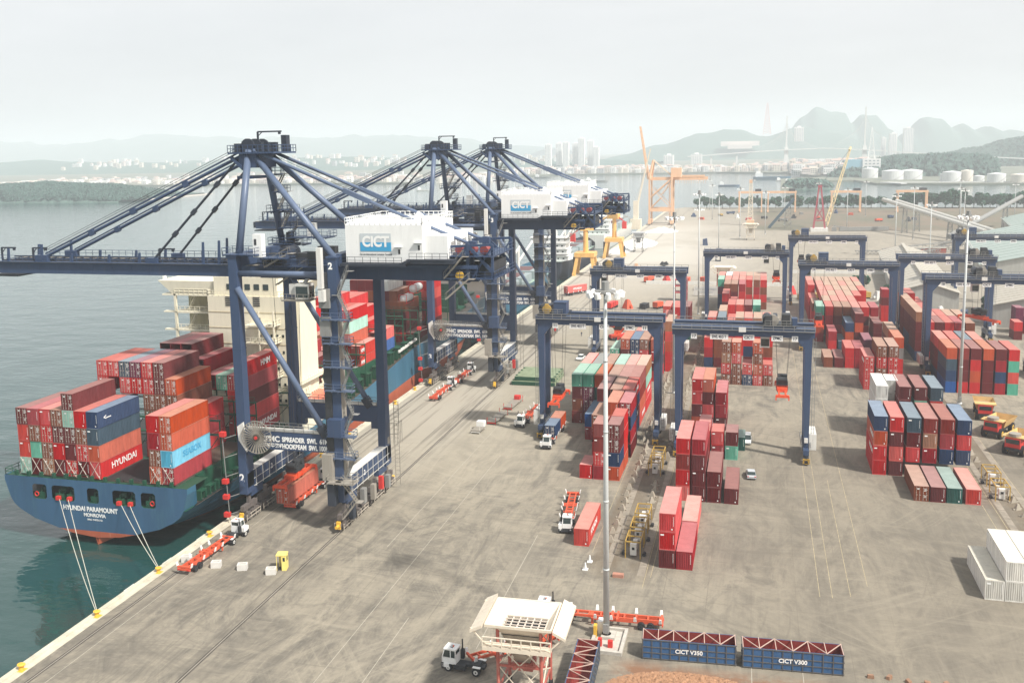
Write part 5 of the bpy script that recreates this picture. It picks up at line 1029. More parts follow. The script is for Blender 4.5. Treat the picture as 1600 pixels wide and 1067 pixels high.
# mooring lines and bollards
def bollard(y, lab, x=-88.2):
    t = thing('bollard', lab, 'bollard', (x, y, 0.05), group='yellow bollards on the quay edge')
    b = MB(); b.tube((0, 0, 0), (0, 0, 0.45), 0.34, 12, r2=0.28); b.tube((0, 0, 0.45), (0.05, 0, 0.75), 0.28, 12, r2=0.5); b.tube((0.05, 0, 0.75), (0.05, 0, 0.85), 0.5, 12, r2=0.35); part('post', b, YELLOW, t)
    b = MB(); b.box(-0.55, 0.55, -0.55, 0.55, -0.04, 0.02); part('base_plate', b, YELLOW, t)
bl = ['yellow bollard at the lower left corner of the quay', 'yellow bollard holding the two outer stern ropes', 'yellow bollard holding the two inner stern ropes', 'yellow bollard beside the empty orange trailer', 'yellow bollard beside the sill of the nearest quay crane', 'yellow bollard just past the nearest quay crane', 'yellow bollard between the first and second quay cranes', 'yellow bollard at the foot of the ship side before crane 3', 'yellow bollard beside the water-side bogies of crane 3', 'yellow bollard just beyond crane 3', 'yellow bollard midway under the ship bow', 'yellow bollard by the farthest quay crane', 'yellow bollard beyond the ship bow']
for k in range(13): bollard(93.9+14.55*k, bl[k])
def mline(p, q, lab, sag=1.2):
    p, q = Vector(p), Vector(q); b = MB(); n = 10; pts = []
    for k in range(n+1): f = k/n; v = p+(q-p)*f; v.z -= sag*4*f*(1-f); pts.append(v)
    for a, c in zip(pts, pts[1:]): b.tube(a, c, 0.055, 5, cap=False)
    o = part('mooring_rope', b, ROPE, None); tag(o, lab, 'rope', 'mooring ropes from the ship')
mline((-116.6, 136.3, 4.7), (-88.25, 108.4, 0.7), 'leftmost pale mooring rope from stern to outer bollard'); mline((-114.8, 136.3, 4.7), (-88.15, 108.5, 0.7), 'second mooring rope from left, to outer bollard', 0.6)
mline((-104.1, 136.3, 4.6), (-88.25, 123.0, 0.7), 'third mooring rope from left, to inner bollard', 0.5); mline((-102.4, 136.3, 4.6), (-88.15, 123.1, 0.7), 'rightmost mooring rope from stern to inner bollard', 0.3)
for k in range(18):
    y = 96+14.55*k; b = MB(); b.box(QX-0.9, QX-0.5, y, y+3.0, -2.6, -0.3); b.box(QX-1.0, QX-0.9, y+0.1, y+2.9, -2.8, -0.1); o = part('quay_fender', b, BLACK, None); tag(o, 'black rubber fender panel on the quay face', 'fender', 'fenders along the quay face')
for k in range(12): b = MB(); y = 116+9.7*k; b.beam((QX-0.6, y, 0.15), (QX-0.6, y+2.4, 0.15), 0.1, 0.1); o = part('ladder_handrail', b, WHITE2, None); tag(o, 'thin pale handrail on the quay edge', 'handrail', 'handrails on the quay edge')
# ------------------------------------------------------------------ vehicles and yard things
def wheel(parent, x, y, r=0.5, w=0.3, rim=WHITE2, name='wheel'):
    b = MB(); b.tube((x-w/2, y, r), (x+w/2, y, r), r, 16); t = part(name, b, BLACK, parent)
    b = MB(); b.tube((x-w/2-0.015, y, r), (x-w/2, y, r), r*0.55, 12); b.tube((x+w/2, y, r), (x+w/2+0.015, y, r), r*0.55, 12); part('rim', b, rim, t)
    b = MB(); b.tube((x-w/2-0.03, y, r), (x-w/2-0.015, y, r), r*0.22, 8); b.tube((x+w/2+0.015, y, r), (x+w/2+0.03, y, r), r*0.22, 8); part('hub', b, BLACK, t)
def tractor(label, x, y, heading, num='127', z=0):
    """heading = compass angle (deg) of the direction it faces, 0 = +Y, 90 = -X"""
    t = thing('terminal_tractor', label, 'truck', (x, y, z), R(heading), 'white terminal tractors')
    b = MB(); b.box(-0.45, 0.45, -3.2, 2.0, 0.65, 0.95); b.box(-1.2, 1.2, 1.9, 2.25, 0.4, 1.0); b.box(-1.1, -0.5, -0.9, 0.6, 0.45, 1.0); b.box(-0.7, 0.7, -2.6, -1.5, 0.95, 1.2); part('chassis', b, DARK, t)
    b = MB(); w = 1.0
    b.hexa([(-w, 0.35, 0.95), (w*0.5, 0.35, 0.95), (w*0.5, 2.2, 0.95), (-w, 2.2, 0.95), (-w, 0.35, 1.75), (w*0.5, 0.35, 1.75), (w*0.5, 2.2, 1.75), (-w, 2.2, 1.75)])
    for xx in (-w, w*0.5-0.1):
        for yy in (0.35, 1.0): b.box(xx, xx+0.1, yy, yy+0.1, 1.75, 2.75)
        b.beam((xx+0.05, 2.15, 1.75), (xx+0.05, 1.85, 2.75), 0.1, 0.1)
    b.box(-w, w*0.5, 0.35, 0.4, 1.75, 2.1); b.box(-w-0.03, w*0.5+0.03, 0.3, 1.95, 2.72, 2.9); b.box(-w, w*0.5, 1.0, 1.1, 1.7, 2.72) if False else None
    cab = part('cab', b, WHITE, t)
    b = MB(); b.box(-w+0.03, w*0.5-0.03, 0.42, 0.46, 2.1, 2.7); b.box(-w+0.03, -w+0.06, 0.5, 2.0, 1.78, 2.7); b.box(w*0.5-0.06, w*0.5-0.03, 0.5, 2.0, 1.78, 2.7); b.hexa([(-w+0.1, 2.1, 1.78), (w*0.5-0.1, 2.1, 1.78), (w*0.5-0.1, 2.13, 1.78), (-w+0.1, 2.13, 1.78), (-w+0.1, 1.84, 2.7), (w*0.5-0.1, 1.84, 2.7), (w*0.5-0.1, 1.87, 2.7), (-w+0.1, 1.87, 2.7)]); part('windscreen', b, GLASS, cab)
    if num: o = lettering(num, 0.55, cab, (-w*0.25, 1.1, 2.915), 'front', PRINT_D); o.rotation_euler = (0, 0, R(180))
    b = MB(); b.box(w*0.5+0.05, 1.15, 0.9, 2.3, 0.9, 1.65); part('engine_hood', b, WHITE, t)
    for q in ((-1.2, -0.95, 1.2, 2.2, 0.55, 1.0), (-1.18, -0.8, -2.9, -1.9, 1.06, 1.14), (0.8, 1.18, -2.9, -1.9, 1.06, 1.14)): b = MB(); b.box(*q); part('mudguard', b, WHITE, t)
    b = MB(); b.tube((0.75, 0.15, 0.9), (0.75, 0.15, 3.5), 0.09, 8); b.box(0.55, 1.0, -0.1, 0.35, 1.0, 2.2); part('exhaust_stack', b, DARK, t)
    for s in (-1, 1): b = MB(); b.box(s*0.85-0.12, s*0.85+0.12, 2.25, 2.29, 0.68, 0.86); part('headlight', b, PRINT_W, t)
    b = MB(); b.tube((-0.3, 0.9, 2.9), (-0.3, 0.9, 3.1), 0.09, 8); part('beacon', b, ORANGE, t)
    for s in (-1, 1): wheel(t, s*0.98, 1.35, 0.5, 0.30); wheel(t, s*0.93, -2.35, 0.52, 0.55)
    return t
def trailer(label, x, y, heading, L=12.4, m=ORANGE, z=0, guides=True, name='skeleton_trailer', group='orange skeleton trailers'):
    """origin at kingpin end, body runs backwards (-y)"""
    t = thing(name, label, 'trailer', (x, y, z), R(heading), group)
    b = MB()
    for s in (-1, 1): b.box(s*0.55-0.09, s*0.55+0.09, -L, 0, 0.98, 1.32); b.box(s*0.55-0.09, s*0.55+0.09, -L, -3.2, 0.7, 0.98)
    for k in range(8): b.box(-0.5, 0.5, -L+0.2+k*L/8, -L+0.42+k*L/8, 1.1, 1.30)
    for yy in (-0.15, -L*0.47, -L*0.53, -L+0.1): b.box(-1.2, 1.2, yy-0.14, yy+0.14, 1.08, 1.34)
    b.box(-0.5, 0.5, -3.4, -3.0, 0.98, 1.3); b.box(-1.15, 1.15, -L-0.12, -L+0.02, 0.7, 1.0)
    for s in (-1, 1): b.box(s*0.9-0.08, s*0.9+0.08, -3.5, -3.2, 0.25, 1.1)
    part('frame', b, m, t)
    if guides:
        for yy in (-0.2, -L*0.30, -L*0.47, -L*0.72, -L+0.2):
            for s in (-1, 1): g = MB(); g.hexa([(s*1.20-0.07, yy-0.22, 1.2), (s*1.20+0.07, yy-0.22, 1.2), (s*1.20+0.07, yy+0.22, 1.2), (s*1.20-0.07, yy+0.22, 1.2), (s*1.38-0.06, yy-0.15, 1.85), (s*1.38+0.06, yy-0.15, 1.85), (s*1.38+0.06, yy+0.15, 1.85), (s*1.38-0.06, yy+0.15, 1.85)]); part('corner_guide', g, WHITE, t)
    for yy in (-L+1.5, -L+2.75):
        for s in (-1, 1): wheel(t, s*0.93, yy, 0.5, 0.5, rim=DARK)
    b = MB(); b.box(-1.0, -0.6, -L-0.16, -L-0.12, 0.75, 0.95); b.box(0.6, 1.0, -L-0.16, -L-0.12, 0.75, 0.95); part('tail_lamp', b, RED, t)
    return t
def rig(x, y, heading, lt, lr, num='127', bend=0, z=0):
    tr = tractor(lt, x, y, heading, num); h = R(heading); kx, ky = x+math.sin(h)*2.0, y-math.cos(h)*2.0
    tl = trailer(lr, kx, ky, heading+bend); return tr, tl, (kx, ky)
# heading: forward dir = (-sin h, cos h)
rig(-83.3, 137.6, -2, 'white tractor with empty orange trailer beside the yellow bollard', 'empty orange skeleton trailer nearest the quay edge')
rig(-80.2, 165.6, 0, 'white tractor under the nearest quay crane, hauling a brown container', 'orange trailer under the brown container below nearest crane')
container('O', -82.6, 150.9, 1.36, 12.19, 2.9, True, 'orange-brown container with doors on trailer under nearest quay crane', 'containers on trailers')
rig(-79.4, 243.5, 0, 'first of two white tractors in line between the crane legs', 'empty orange trailer, nearer of the two in line')
rig(-79.2, 261.5, 0, 'second white tractor in line, farther along the quay lane', 'empty orange trailer, farther of the two in line')
rig(-30.2, 153.6, 180+6, 'white tractor parked left of the lone salmon container', 'empty orange trailer behind the tractor by the salmon container', '109')
rig(-42.9, 197.6, 180, 'white tractor at the left foot of gantry 11, blue container behind', 'orange trailer carrying a blue and an orange container', '112')
container('N', -44.1, 200.2, 1.36, 6.06, 2.6, True, 'navy short container behind the cab at gantry 11 foot', 'containers on trailers'); container('O', -44.1, 206.4, 1.36, 6.06, 2.6, True, 'orange short container behind the navy one on trailer', 'containers on trailers')
rig(-52.1, 212.2, 180-4, 'white tractor left of gantry 11, empty trailer behind it', 'empty trailer running behind the left leg of gantry 11', '105')
t8 = tractor('white tractor lower left of the hopper, door open, facing left', -34.4, 107.0, 84, '117'); trailer('orange trailer turned up behind the tractor near the hopper', -33.5, 107.7, 133, 12.2)
t9 = tractor('white tractor half hidden behind the hopper', -26.0, 122.3, 92, '120'); trailer('long orange skeleton trailer beside the light pole foot', -23.9, 122.4, 92, 12.6)
rt = tractor('red-cabbed road truck far along the quay lane', -71.4, 423.4, -33, None); 
trailer('dark trailer under the far pink-red container', -73.3, 420.4, -33, 12.2, m=DARK, name='flat_trailer', group='road trailers')
container('S', -81.0, 410.6, 1.36, 12.19, 2.9, True, 'pink-red container on the road truck far along the quay', 'containers on trailers', text=('HYUNDAI', 1.2, 'right', 0.5), parent_rz=R(-33))
container('S', -27.75, 147.2, 0, 12.19, 2.88, False, 'lone salmon-red container on the ground beside the white tractor', 'containers standing alone in the yard', text=('HYUNDAI', 1.4, 'right', 0.42))
# flat racks left of gantry 11
for k, (x, y, lab) in enumerate(((-60.8, 203.6, 'small grey trailer cart nearest the crane rail'), (-59.2, 211.5, 'grey flat rack, middle of the three in line'), (-58.6, 224.6, 'grey flat rack farthest of the three, red box on it'))):
    t = thing('flat_rack', lab, 'flat rack', (x, y, 0), R(-4), 'grey flat racks beside the crane rail'); L_ = 4 if k == 0 else 9
    b = MB(); b.box(-1.1, 1.1, 0, L_, 0.55, 0.8); 
    for q in range(5): b.box(-1.15, 1.15, q*L_/5, q*L_/5+0.15, 0.8, 0.86)
    part('deck', b, DUSTY, t)
    b = MB(); b.box(-1.1, -1.0, 0, 0.1, 0, 1.7); b.box(1.0, 1.1, 0, 0.1, 0, 1.7); b.box(-1.1, -1.0, L_-0.1, L_, 0, 1.7); b.box(1.0, 1.1, L_-0.1, L_, 0, 1.7); b.box(-1.1, 1.1, 0, 0.1, 0.3, 0.6); part('stakes', b, RED if k else WHITE2, t)
    if k == 0: b = MB(); b.box(-0.9, 0.9, 3.2, 4.8, 0.8, 2.0); part('small_cab', b, WHITE, t)
    if k == 2: b = MB(); b.box(-0.7, 0.7, 7.2, 8.6, 0.86, 1.8); part('red_box', b, RED, t)
# hatch covers landed on the quay
for k, z in enumerate((0.0, 1.15)):
    t = thing('hatch_cover', 'lower green hatch cover lying on the quay' if k == 0 else 'upper green hatch cover stacked on the other', 'hatch cover', (-64.0+k*0.7, 250+k*0.8, z), group='green hatch covers landed on the quay')
    w, l = 12.0-k*0.8, 12.6-k*0.6; b = MB(); b.box(0, w, 0, l, 0.75, 1.1)
    for q in range(7): b.box(0.1+q*(w-0.4)/6, 0.3+q*(w-0.4)/6, 0.0, l, 0.0, 0.75)
    b.box(0, w, 0, 0.2, 0, 0.75); b.box(0, w, l-0.2, l, 0, 0.75); part('cover_panel', b, mat('hatch_top_green', (0.22, 0.27, 0.17), rough=0.8, var=0.2, wear=0.4, wearcol=(0.12, 0.14, 0.09)), t)
    for q in range(4):
        for p_ in (0, w-0.5): b = MB(); b.box(p_, p_+0.5, 1+q*3.0, 1.6+q*3.0, 1.1, 1.28); part('cleat', b, GREEN, t)
    b = MB(); b.box(0, w, -0.12, 0, 0.1, 1.05); part('end_plate', b, GREEN, t)
# cars
def car(label, x, y, heading, col, van=False):
    t = thing('parked_car', label, 'car', (x, y, 0), R(heading), 'cars in the yard')
    m = paint('car_'+('white' if col[0] > .5 else 'silver'), col, wear=0.0, rough=0.3)
    b = MB(); w = 0.87
    def prof(pts, w0, w1):
        for (y0, z0, z1), (y1, z2, z3) in zip(pts, pts[1:]): b.hexa([(-w0, y0, z0), (w0, y0, z0), (w0, y1, z2), (-w0, y1, z2), (-w1, y0, z1), (w1, y0, z1), (w1, y1, z3), (-w1, y1, z3)])
    prof([(-2.2, 0.35, 0.75), (-2.0, 0.28, 0.92), (-1.2, 0.28, 0.95), (1.0, 0.28, 0.92), (1.9, 0.28, 0.75), (2.2, 0.35, 0.6)], w, w*0.96); part('body', b, m, t)
    b = MB(); top = 1.75 if van else 1.42
    cabp = [(-1.9 if not van else -2.1, 0.93, 0.95), (-1.3 if not van else -1.9, 0.93, top-0.04), (0.25, 0.93, top), (1.1, 0.9, 0.93)]; prof(cabp, w*0.93, w*0.76); part('glasshouse', b, GLASS, t)
    b = MB(); b.box(-w*0.77, w*0.77, -1.3 if not van else -1.95, 0.3, top-0.03, top+0.02)
    for s in (-1, 1): b.beam((s*w*0.78, -0.45, top), (s*w*0.93, -0.5, 0.93), 0.07, 0.07)
    part('roof', b, m, t)
    for yy in (-1.35, 1.35):
        for s in (-1, 1): wheel(t, s*0.80, yy, 0.32, 0.2, rim=GREY)
    for s in (-1, 1): b = MB(); b.box(s*0.62-0.15, s*0.62+0.15, 2.12, 2.2, 0.58, 0.7); part('headlight', b, PRINT_W, t); b = MB(); b.box(s*0.65-0.13, s*0.65+0.13, -2.22, -2.15, 0.65, 0.82); part('tail_light', b, RED, t)
    return t
car('white van beside the sea green container in the centre lane', -1.4, 209.4, 178, (0.75, 0.76, 0.75), True)
car('silver saloon car on the open concrete', -0.45, 187, 4, (0.45, 0.47, 0.49)); car('white car beyond the grey-roofed container row', -51.2, 285, 172, (0.75, 0.76, 0.75))
b = None
# concrete blocks and kiosk
for k, (x, y, lab) in enumerate(((-70.9, 126.6, 'white hollow concrete block in front of the yellow kiosk'), (-76.0, 127.0, 'white hollow concrete block standing alone'), (-80.5, 126.9, 'white hollow concrete block beside trailer wheels'), (-86.3, 127.8, 'white hollow concrete block left of the trailer tail'))):
    t = thing('ballast_block', lab, 'concrete block', (x, y, 0), R(18), 'white hollow concrete blocks'); b = MB()
    b.box(-0.75, 0.75, -0.55, -0.38, 0, 0.95); b.box(-0.75, 0.75, 0.38, 0.55, 0, 0.95); b.box(-0.75, -0.55, -0.38, 0.38, 0, 0.95); b.box(0.55, 0.75, -0.38, 0.38, 0, 0.95); b.box(-0.55, 0.55, -0.38, 0.38, 0, 0.35); part('block_shell', b, mat('whitewashed_concrete', (0.62, 0.60, 0.56), rough=0.9, var=0.1), t)
t = thing('kiosk', 'pale yellow open kiosk standing near the crane rail', 'kiosk', (-70.0, 128.6, 0), R(14)); m = paint('kiosk_yellow', (0.80, 0.66, 0.20), wear=0.1)
b = MB(); b.box(-0.75, 0.75, -0.1, 0.0, 2.2, 2.35) if False else b.box(-0.8, 0.8, -0.8, 0.8, 2.35, 2.5); part('roof', b, m, t)
b = MB(); b.box(0.05, 0.75, -0.75, -0.68, 0, 2.35); b.box(0.68, 0.75, -0.68, 0.75, 0, 2.35); b.box(-0.7, 0.75, 0.68, 0.75, 0, 2.35); b.box(-0.75, -0.68, -0.75, -0.68, 0, 2.35); part('wall', b, m, t); b = MB(); b.box(0.25, 0.6, -0.77, -0.755, 1.5, 2.1); b.box(0.76, 0.77, -0.3, 0.3, 1.4, 2.1); part('window', b, GLASS, t); b = MB(); b.box(-0.68, 0.68, -0.6, 0.68, 0.0, 0.06); b.box(-0.3, 0.5, 0.2, 0.6, 0.06, 0.9); part('desk', b, DARK, t)
# light poles
def pole(x, y, lab, h=46, heads=True, r=0.42):
    t = thing('light_pole', lab, 'light pole', (x, y, 0), group='tall floodlight poles'); b = MB(); b.tube((0, 0, 0), (0, 0, h), r, 14, r2=r*0.5); b.tube((0, 0, 0), (0, 0, 0.5), r*1.5, 12)
    for k in range(1, 5): b.tube((0, 0, h*k/5), (0, 0, h*k/5+0.25), r*(1.12-0.11*k), 12)
    part('mast', b, POLE, t, smooth=True)
    b = MB(); b.box(-0.35, 0.35, -r-0.25, -r+0.05, 0.8, 2.0); part('access_door', b, GREY, t)
    b = MB(); b.tube((0, 0, h-0.4), (0, 0, h-0.1), 1.3, 16); b.tube((0, 0, h-0.1), (0, 0, h+1.0), 0.5, 8); hd = part('head_ring', b, GREY, t); n = 10 if y < 300 else 6
    for k in range(n):
        a = 2*math.pi*k/n; c, s = math.cos(a), math.sin(a); b = MB(); b.tube((2.0*c, 2.0*s, h-0.85), (2.25*c, 2.25*s, h-0.2), 0.42, 10, r2=0.28); b.beam((1.2*c, 1.2*s, h-0.25), (2.0*c, 2.0*s, h-0.3), 0.08, 0.08); part('floodlight', b, WHITE, t)
    return t
pole(-18.2, 118.9, 'tallest pale light pole rising through the picture, round lamp ring'); pole(48.0, 251.0, 'tall pale light pole rising from the right container block')
fp = [(-20.4, 248.7, 'tall light pole behind gantry 17, left of the two'), (-21.3, 371.3, 'tall light pole behind gantry 17, right of the two'), (-27.0, 470, 'slim light pole left of the centre block'), (-23.2, 611.2, 'light pole on the white dusty apron'), (-55.9, 975.8, 'light pole far off, left of the tree row'), (74.6, 583.6, 'light pole between the far right gantries'), (-5.4, 973.8, 'distant light pole among the leftmost trees'), (120, 640, 'light pole near the crossing conveyors'), (79.4, 499.8, 'light pole behind the blue tanks'), (188.0, 816.6, 'light pole close to the right end of the tree row'), (-46.5, 985, 'distant light pole left of the first hazy gantry'), (62.9, 754.7, 'light pole right of the red lattice crane'), (97.6, 681.3, 'light pole left of the conveyor tower'), (20, 800, 'light pole left of the red lattice crane'), (5, 720, 'light pole by the beige hopper'), (-12, 690, 'light pole on the far concrete'), (140, 760, 'light pole over the brown field at right'), (50, 880, 'light pole between second and third hazy gantry'), (90, 900, 'light pole in front of third hazy gantry'), (-38, 850, 'light pole beside the cement heaps'), (165, 900, 'light pole before the right trees')]
for x, y, lab in fp: pole(x, y, lab, 46 if y < 400 else 34 if y < 700 else 30, r=0.32)
# planter kerb round the near pole
t = thing('pole_base', 'concrete kerbed base with red boxes at the near light pole foot', 'pole base', (-17.9, 117.0, 0)); b = MB(); b.box(-0.9, 0.9, 0.9, 2.9, 0, 0.5); b.box(-2.0, 2.3, -2.6, -2.2, 0, 0.45); b.box(-2.0, 2.3, 3.6, 4.0, 0, 0.45); b.box(-2.0, -1.6, -2.2, 3.6, 0, 0.45); b.box(1.9, 2.3, -2.2, 3.6, 0, 0.45); b.box(-1.6, 1.9, -2.2, 3.6, 0, 0.08); part('kerb', b, CONC, t)
b = MB(); b.box(-1.0, -0.5, -0.9, -0.4, 0.1, 1.1); b.box(0.3, 0.9, -1.0, -0.5, 0.1, 1.0); part('fire_box', b, RED, t); b = MB(); b.box(-1.5, -0.8, 2.2, 3.4, 0.1, 1.9); part('cable_cabinet', b, WHITE, t); b = MB(); b.box(-1.9, -1.5, 1.2, 2.0, 0.1, 1.7); part('meter_box', b, YELLOW, t)
# blue open-top bins
def bin_(x, y, rz, L, txt, lab, w=2.7, h=2.65):
    t = thing('open_top_bin', lab, 'bin', (x, y, 0), rz, 'blue open-top bins'); b = MB()
    for (x0, x1, y0, y1) in ((0, L, 0, 0.07), (0, L, w-0.07, w), (0, 0.07, 0.07, w-0.07), (L-0.07, L, 0.07, w-0.07)): b.box(x0, x1, y0, y1, 0.15, h)
    part('wall', b, BLUEBIN, t); b = MB(); b.box(0.07, L-0.07, 0.07, w-0.07, 0.15, 0.3)
    b.box(0.07, L-0.07, 0.075, 0.09, 0.3, h-0.02); b.box(0.07, L-0.07, w-0.09, w-0.075, 0.3, h-0.02); b.box(0.075, 0.09, 0.09, w-0.09, 0.3, h-0.02); b.box(L-0.09, L-0.075, 0.09, w-0.09, 0.3, h-0.02); part('lining', b, BINRED, t)
    b = MB(); n = 10
    for k in range(n+1):
        xx = k*(L-0.1)/n; 
        for yy in (-0.09, w): b.box(xx, xx+0.10, yy, yy+0.09, 0, h)
    for z in (0.1, 0.85, 1.6, h-0.12):
        b.box(-0.02, L+0.02, -0.07, -0.001, z, z+0.10); b.box(-0.02, L+0.02, w+0.001, w+0.07, z, z+0.1); b.box(-0.09, -0.001, 0, w, z, z+0.1); b.box(L+0.001, L+0.09, 0, w, z, z+0.1)
    part('ribs', b, BINRIB, t); b = MB(); n = 6
    for k in range(n+1): xx = 0.05+k*(L-0.1)/n; b.beam((xx, 0, h+0.02), (xx, w, h+0.02), 0.09, 0.09)
    for k in range(n): xx = k*L/n; b.beam((xx, 0 if k % 2 else w, h+0.03), (xx+L/n, w if k % 2 else 0, h+0.03), 0.09, 0.09)
    part('top_bracing', b, mat('pinkish_brace', (0.50, 0.36, 0.30), wear=0.4), t)
    if txt: lettering(txt, 0.72, t, (L*0.5, -0.10, 1.32), 'front', bold=0.02)
    return t
bin_(-13.0, 114.5, R(4.2), 11.4, 'CICT V350', 'left one of two blue ribbed bins in a row'); bin_(-0.85, 115.2, R(3.6), 11.8, 'CICT V300', 'right one of two blue ribbed bins in a row')
bin_(-17.75, 101.6, R(92), 11.2, None, 'blue ribbed bin between hopper and light pole, standing lengthwise')
# hopper
def hopper(x, y, z, lab, rz=0, s=1.0, m1=HOPC, m2=HOPR, loc=None):
    t = thing('bulk_hopper', lab, 'hopper', (x, y, 0), rz, 'bulk cargo hoppers'); w, d = 7.4, 6.6
    b = MB(); zt, zb_ = z, z-1.15; i = 1.1
    A = [(0, 0, zt), (w, 0, zt), (w, d, zt), (0, d, zt)]; Bq = [(1.5, 0.8, zb_), (w-1.0, 0.8, zb_), (w-1.0, d-2.2, zb_), (1.5, d-2.2, zb_)]
    for k in range(4): k2 = (k+1) % 4; b.quad(A[k], A[k2], Bq[k2], Bq[k]); b.quad(*[(p[0], p[1], p[2]-0.08) for p in (A[k2], A[k], Bq[k], Bq[k2])])
    C = [(w/2-0.8, d/2-0.8, z-5.6), (w/2+0.8, d/2-0.8, z-5.6), (w/2+0.8, d/2+0.8, z-5.6), (w/2-0.8, d/2+0.8, z-5.6)]
    for k in range(4): k2 = (k+1) % 4; b.quad(Bq[k2], Bq[k], C[k], C[k2]); b.quad(Bq[k], Bq[k2], C[k2], C[k])
    part('funnel_bin', b, m1, t); b = MB(); b.quad(Bq[0], Bq[1], Bq[2], Bq[3]) if False else b.box(1.55, w-1.05, 0.85, d-2.25, z-1.5, z-1.42); part('funnel_dark_plate', b, BLACK, t)  # black plate below the grating stands in for the dark funnel inside
    b = MB(); b.box(-0.15, w+0.15, -0.2, 0, zt-0.25, zt+0.06); b.box(-0.15, w+0.15, d, d+0.2, zt-0.25, zt+0.06); b.box(-0.2, 0, 0, d, zt-0.25, zt+0.06); b.box(w, w+0.2, 0, d, zt-0.25, zt+0.06); part('rim', b, m1, t)
    for k in range(7): b = MB(); xx = 1.5+k*(w-2.5)/6; b.box(xx-0.07, xx+0.07, 0.8, d-2.2, zb_+0.02, zb_+0.16); part('grating_bar', b, mat('grating_pale', (0.62, 0.55, 0.48)), t)
    for k in range(6): b = MB(); yy = 0.8+k*(d-3.0)/5; b.box(1.5, w-1.0, yy-0.05, yy+0.05, zb_+0.17, zb_+0.26); part('grating_bar', b, MATS['grating_pale'], t)
    for s_, x0, x1 in ((-1, -1.75, -0.35), (1, w+0.35, w+1.75)):
        b = MB(); zl_, zr_ = (zt-0.55, zt+0.15) if s_ < 0 else (zt+0.15, zt-0.55)
        b.hexa([(x0, -0.6, zl_-0.35), (x1, -0.6, zr_-0.35), (x1, d+0.9, zr_-0.35), (x0, d+0.9, zl_-0.35), (x0, -0.6, zl_), (x1, -0.6, zr_), (x1, d+0.9, zr_), (x0, d+0.9, zl_)])
        part('dust_hood', b, m1, t); b = MB(); b.beam((x0 if s_ < 0 else x1, -0.3, zt-0.4), (0.3 if s_ < 0 else w-0.3, -0.6, zt-2.4), 0.12, 0.14); b.beam((x0 if s_ < 0 else x1, d, zt-0.4), (0.3 if s_ < 0 else w-0.3, d, zt-2.4), 0.12, 0.14); part('hood_strut', b, m1, t)
    b = MB(); b.box(-0.2, w+0.2, -1.0, 0, zt-2.3, zt-2.15); b.rail([(-0.2, -1.0, zt-2.15), (w+0.2, -1.0, zt-2.15)], 1.15, 0.07, 1.15); b.box(-0.2, w+0.2, -1.05, -0.95, zt-2.6, zt-2.15); part('service_walkway', b, m1, t)
    for xx in (1.2, w-1.2):
        for yy in (0.6, d-0.2): b = MB(); b.tube((xx, yy, 0), (xx, yy, zt-0.4), 0.2, 10); part('leg', b, m2, t); b = MB(); b.tube((xx-0.2, yy, 0.45), (xx+0.2, yy, 0.45), 0.45, 12); part('wheel', b, BLACK, t)
    for zz in (2.2, zt-5.2): b = MB(); b.box(1.2, w-1.2, 0.5, 0.7, zz, zz+0.25); b.box(1.2, w-1.2, d-0.3, d-0.1, zz, zz+0.25); b.box(1.1, 1.3, 0.7, d-0.3, zz, zz+0.25); b.box(w-1.3, w-1.1, 0.7, d-0.3, zz, zz+0.25); part('horizontal_beam', b, m2, t)
    for z0_, z1_ in ((2.3, zt-5.1), (zt-5.0, zt-2.5)):
        b = MB()
        for yy in (0.6, d-0.2): b.beam((1.2, yy, z0_), (w/2, yy, z1_), 0.12, 0.12); b.beam((w-1.2, yy, z0_), (w/2, yy, z1_), 0.12, 0.12); b.beam((w/2, yy, z0_), (1.2, yy, z1_), 0.1, 0.1); b.beam((w/2, yy, z0_), (w-1.2, yy, z1_), 0.1, 0.1)
        b.beam((w-1.2, 0.6, z0_), (w-1.2, d-0.2, z1_), 0.12, 0.12); b.beam((w-1.2, d-0.2, z0_), (w-1.2, 0.6, z1_), 0.12, 0.12); part('cross_brace', b, m1, t)
    b = MB(); b.box(w/2-1.2, w/2+1.2, d/2-1.2, d/2+1.2, z-6.4, z-5.6); part('gate_unit', b, m2, t)
    return t
hopper(-28.9, 99.2, 10.4, 'near cream hopper on red legs, grating across its mouth', R(1.6))
hopper(-18.0, 430, 11, 'cream hopper behind the centre block, dark-striped cone'); hopper(-8.5, 672, 11, 'beige boxy hopper standing on the white apron', m2=HOPC)
# yellow frames
def frame(x, y, lab, rz=0):
    t = thing('reefer_power_frame', lab, 'steel frame', (x, y, 0), rz, 'yellow power frames between the yard lanes'); w, d, h = 2.3, 4.6, 2.7; b = MB()
    for xx in (-w/2, w/2):
        for yy in (0, d): b.beam((xx, yy, 0), (xx, yy, h), 0.16, 0.16)
        b.beam((xx, 0, h), (xx, d, h), 0.16, 0.16)
    for yy in (0, d/2, d): b.beam((-w/2, yy, h), (w/2, yy, h), 0.16, 0.16)
    part('frame', b, MUSTARD, t); b = MB(); b.box(-0.5, 0.5, 0.5, 1.2, 0.3, 2.1); part('power_box', b, WHITE2, t); b = MB(); b.box(-0.35, 0.35, 3.0, 3.8, 0.3, 1.7); part('power_box', b, WHITE2, t); b = MB(); b.box(-0.2, 0.2, 0.44, 0.5, 1.2, 1.6); part('dial', b, DARK, t)
    for s in (-1, 1): b = MB(); b.tube((s*1.6, 1.0, 0.3), (s*1.6, 1.8, 0.3), 0.3, 8); part('cable_drum', b, DARK, t)
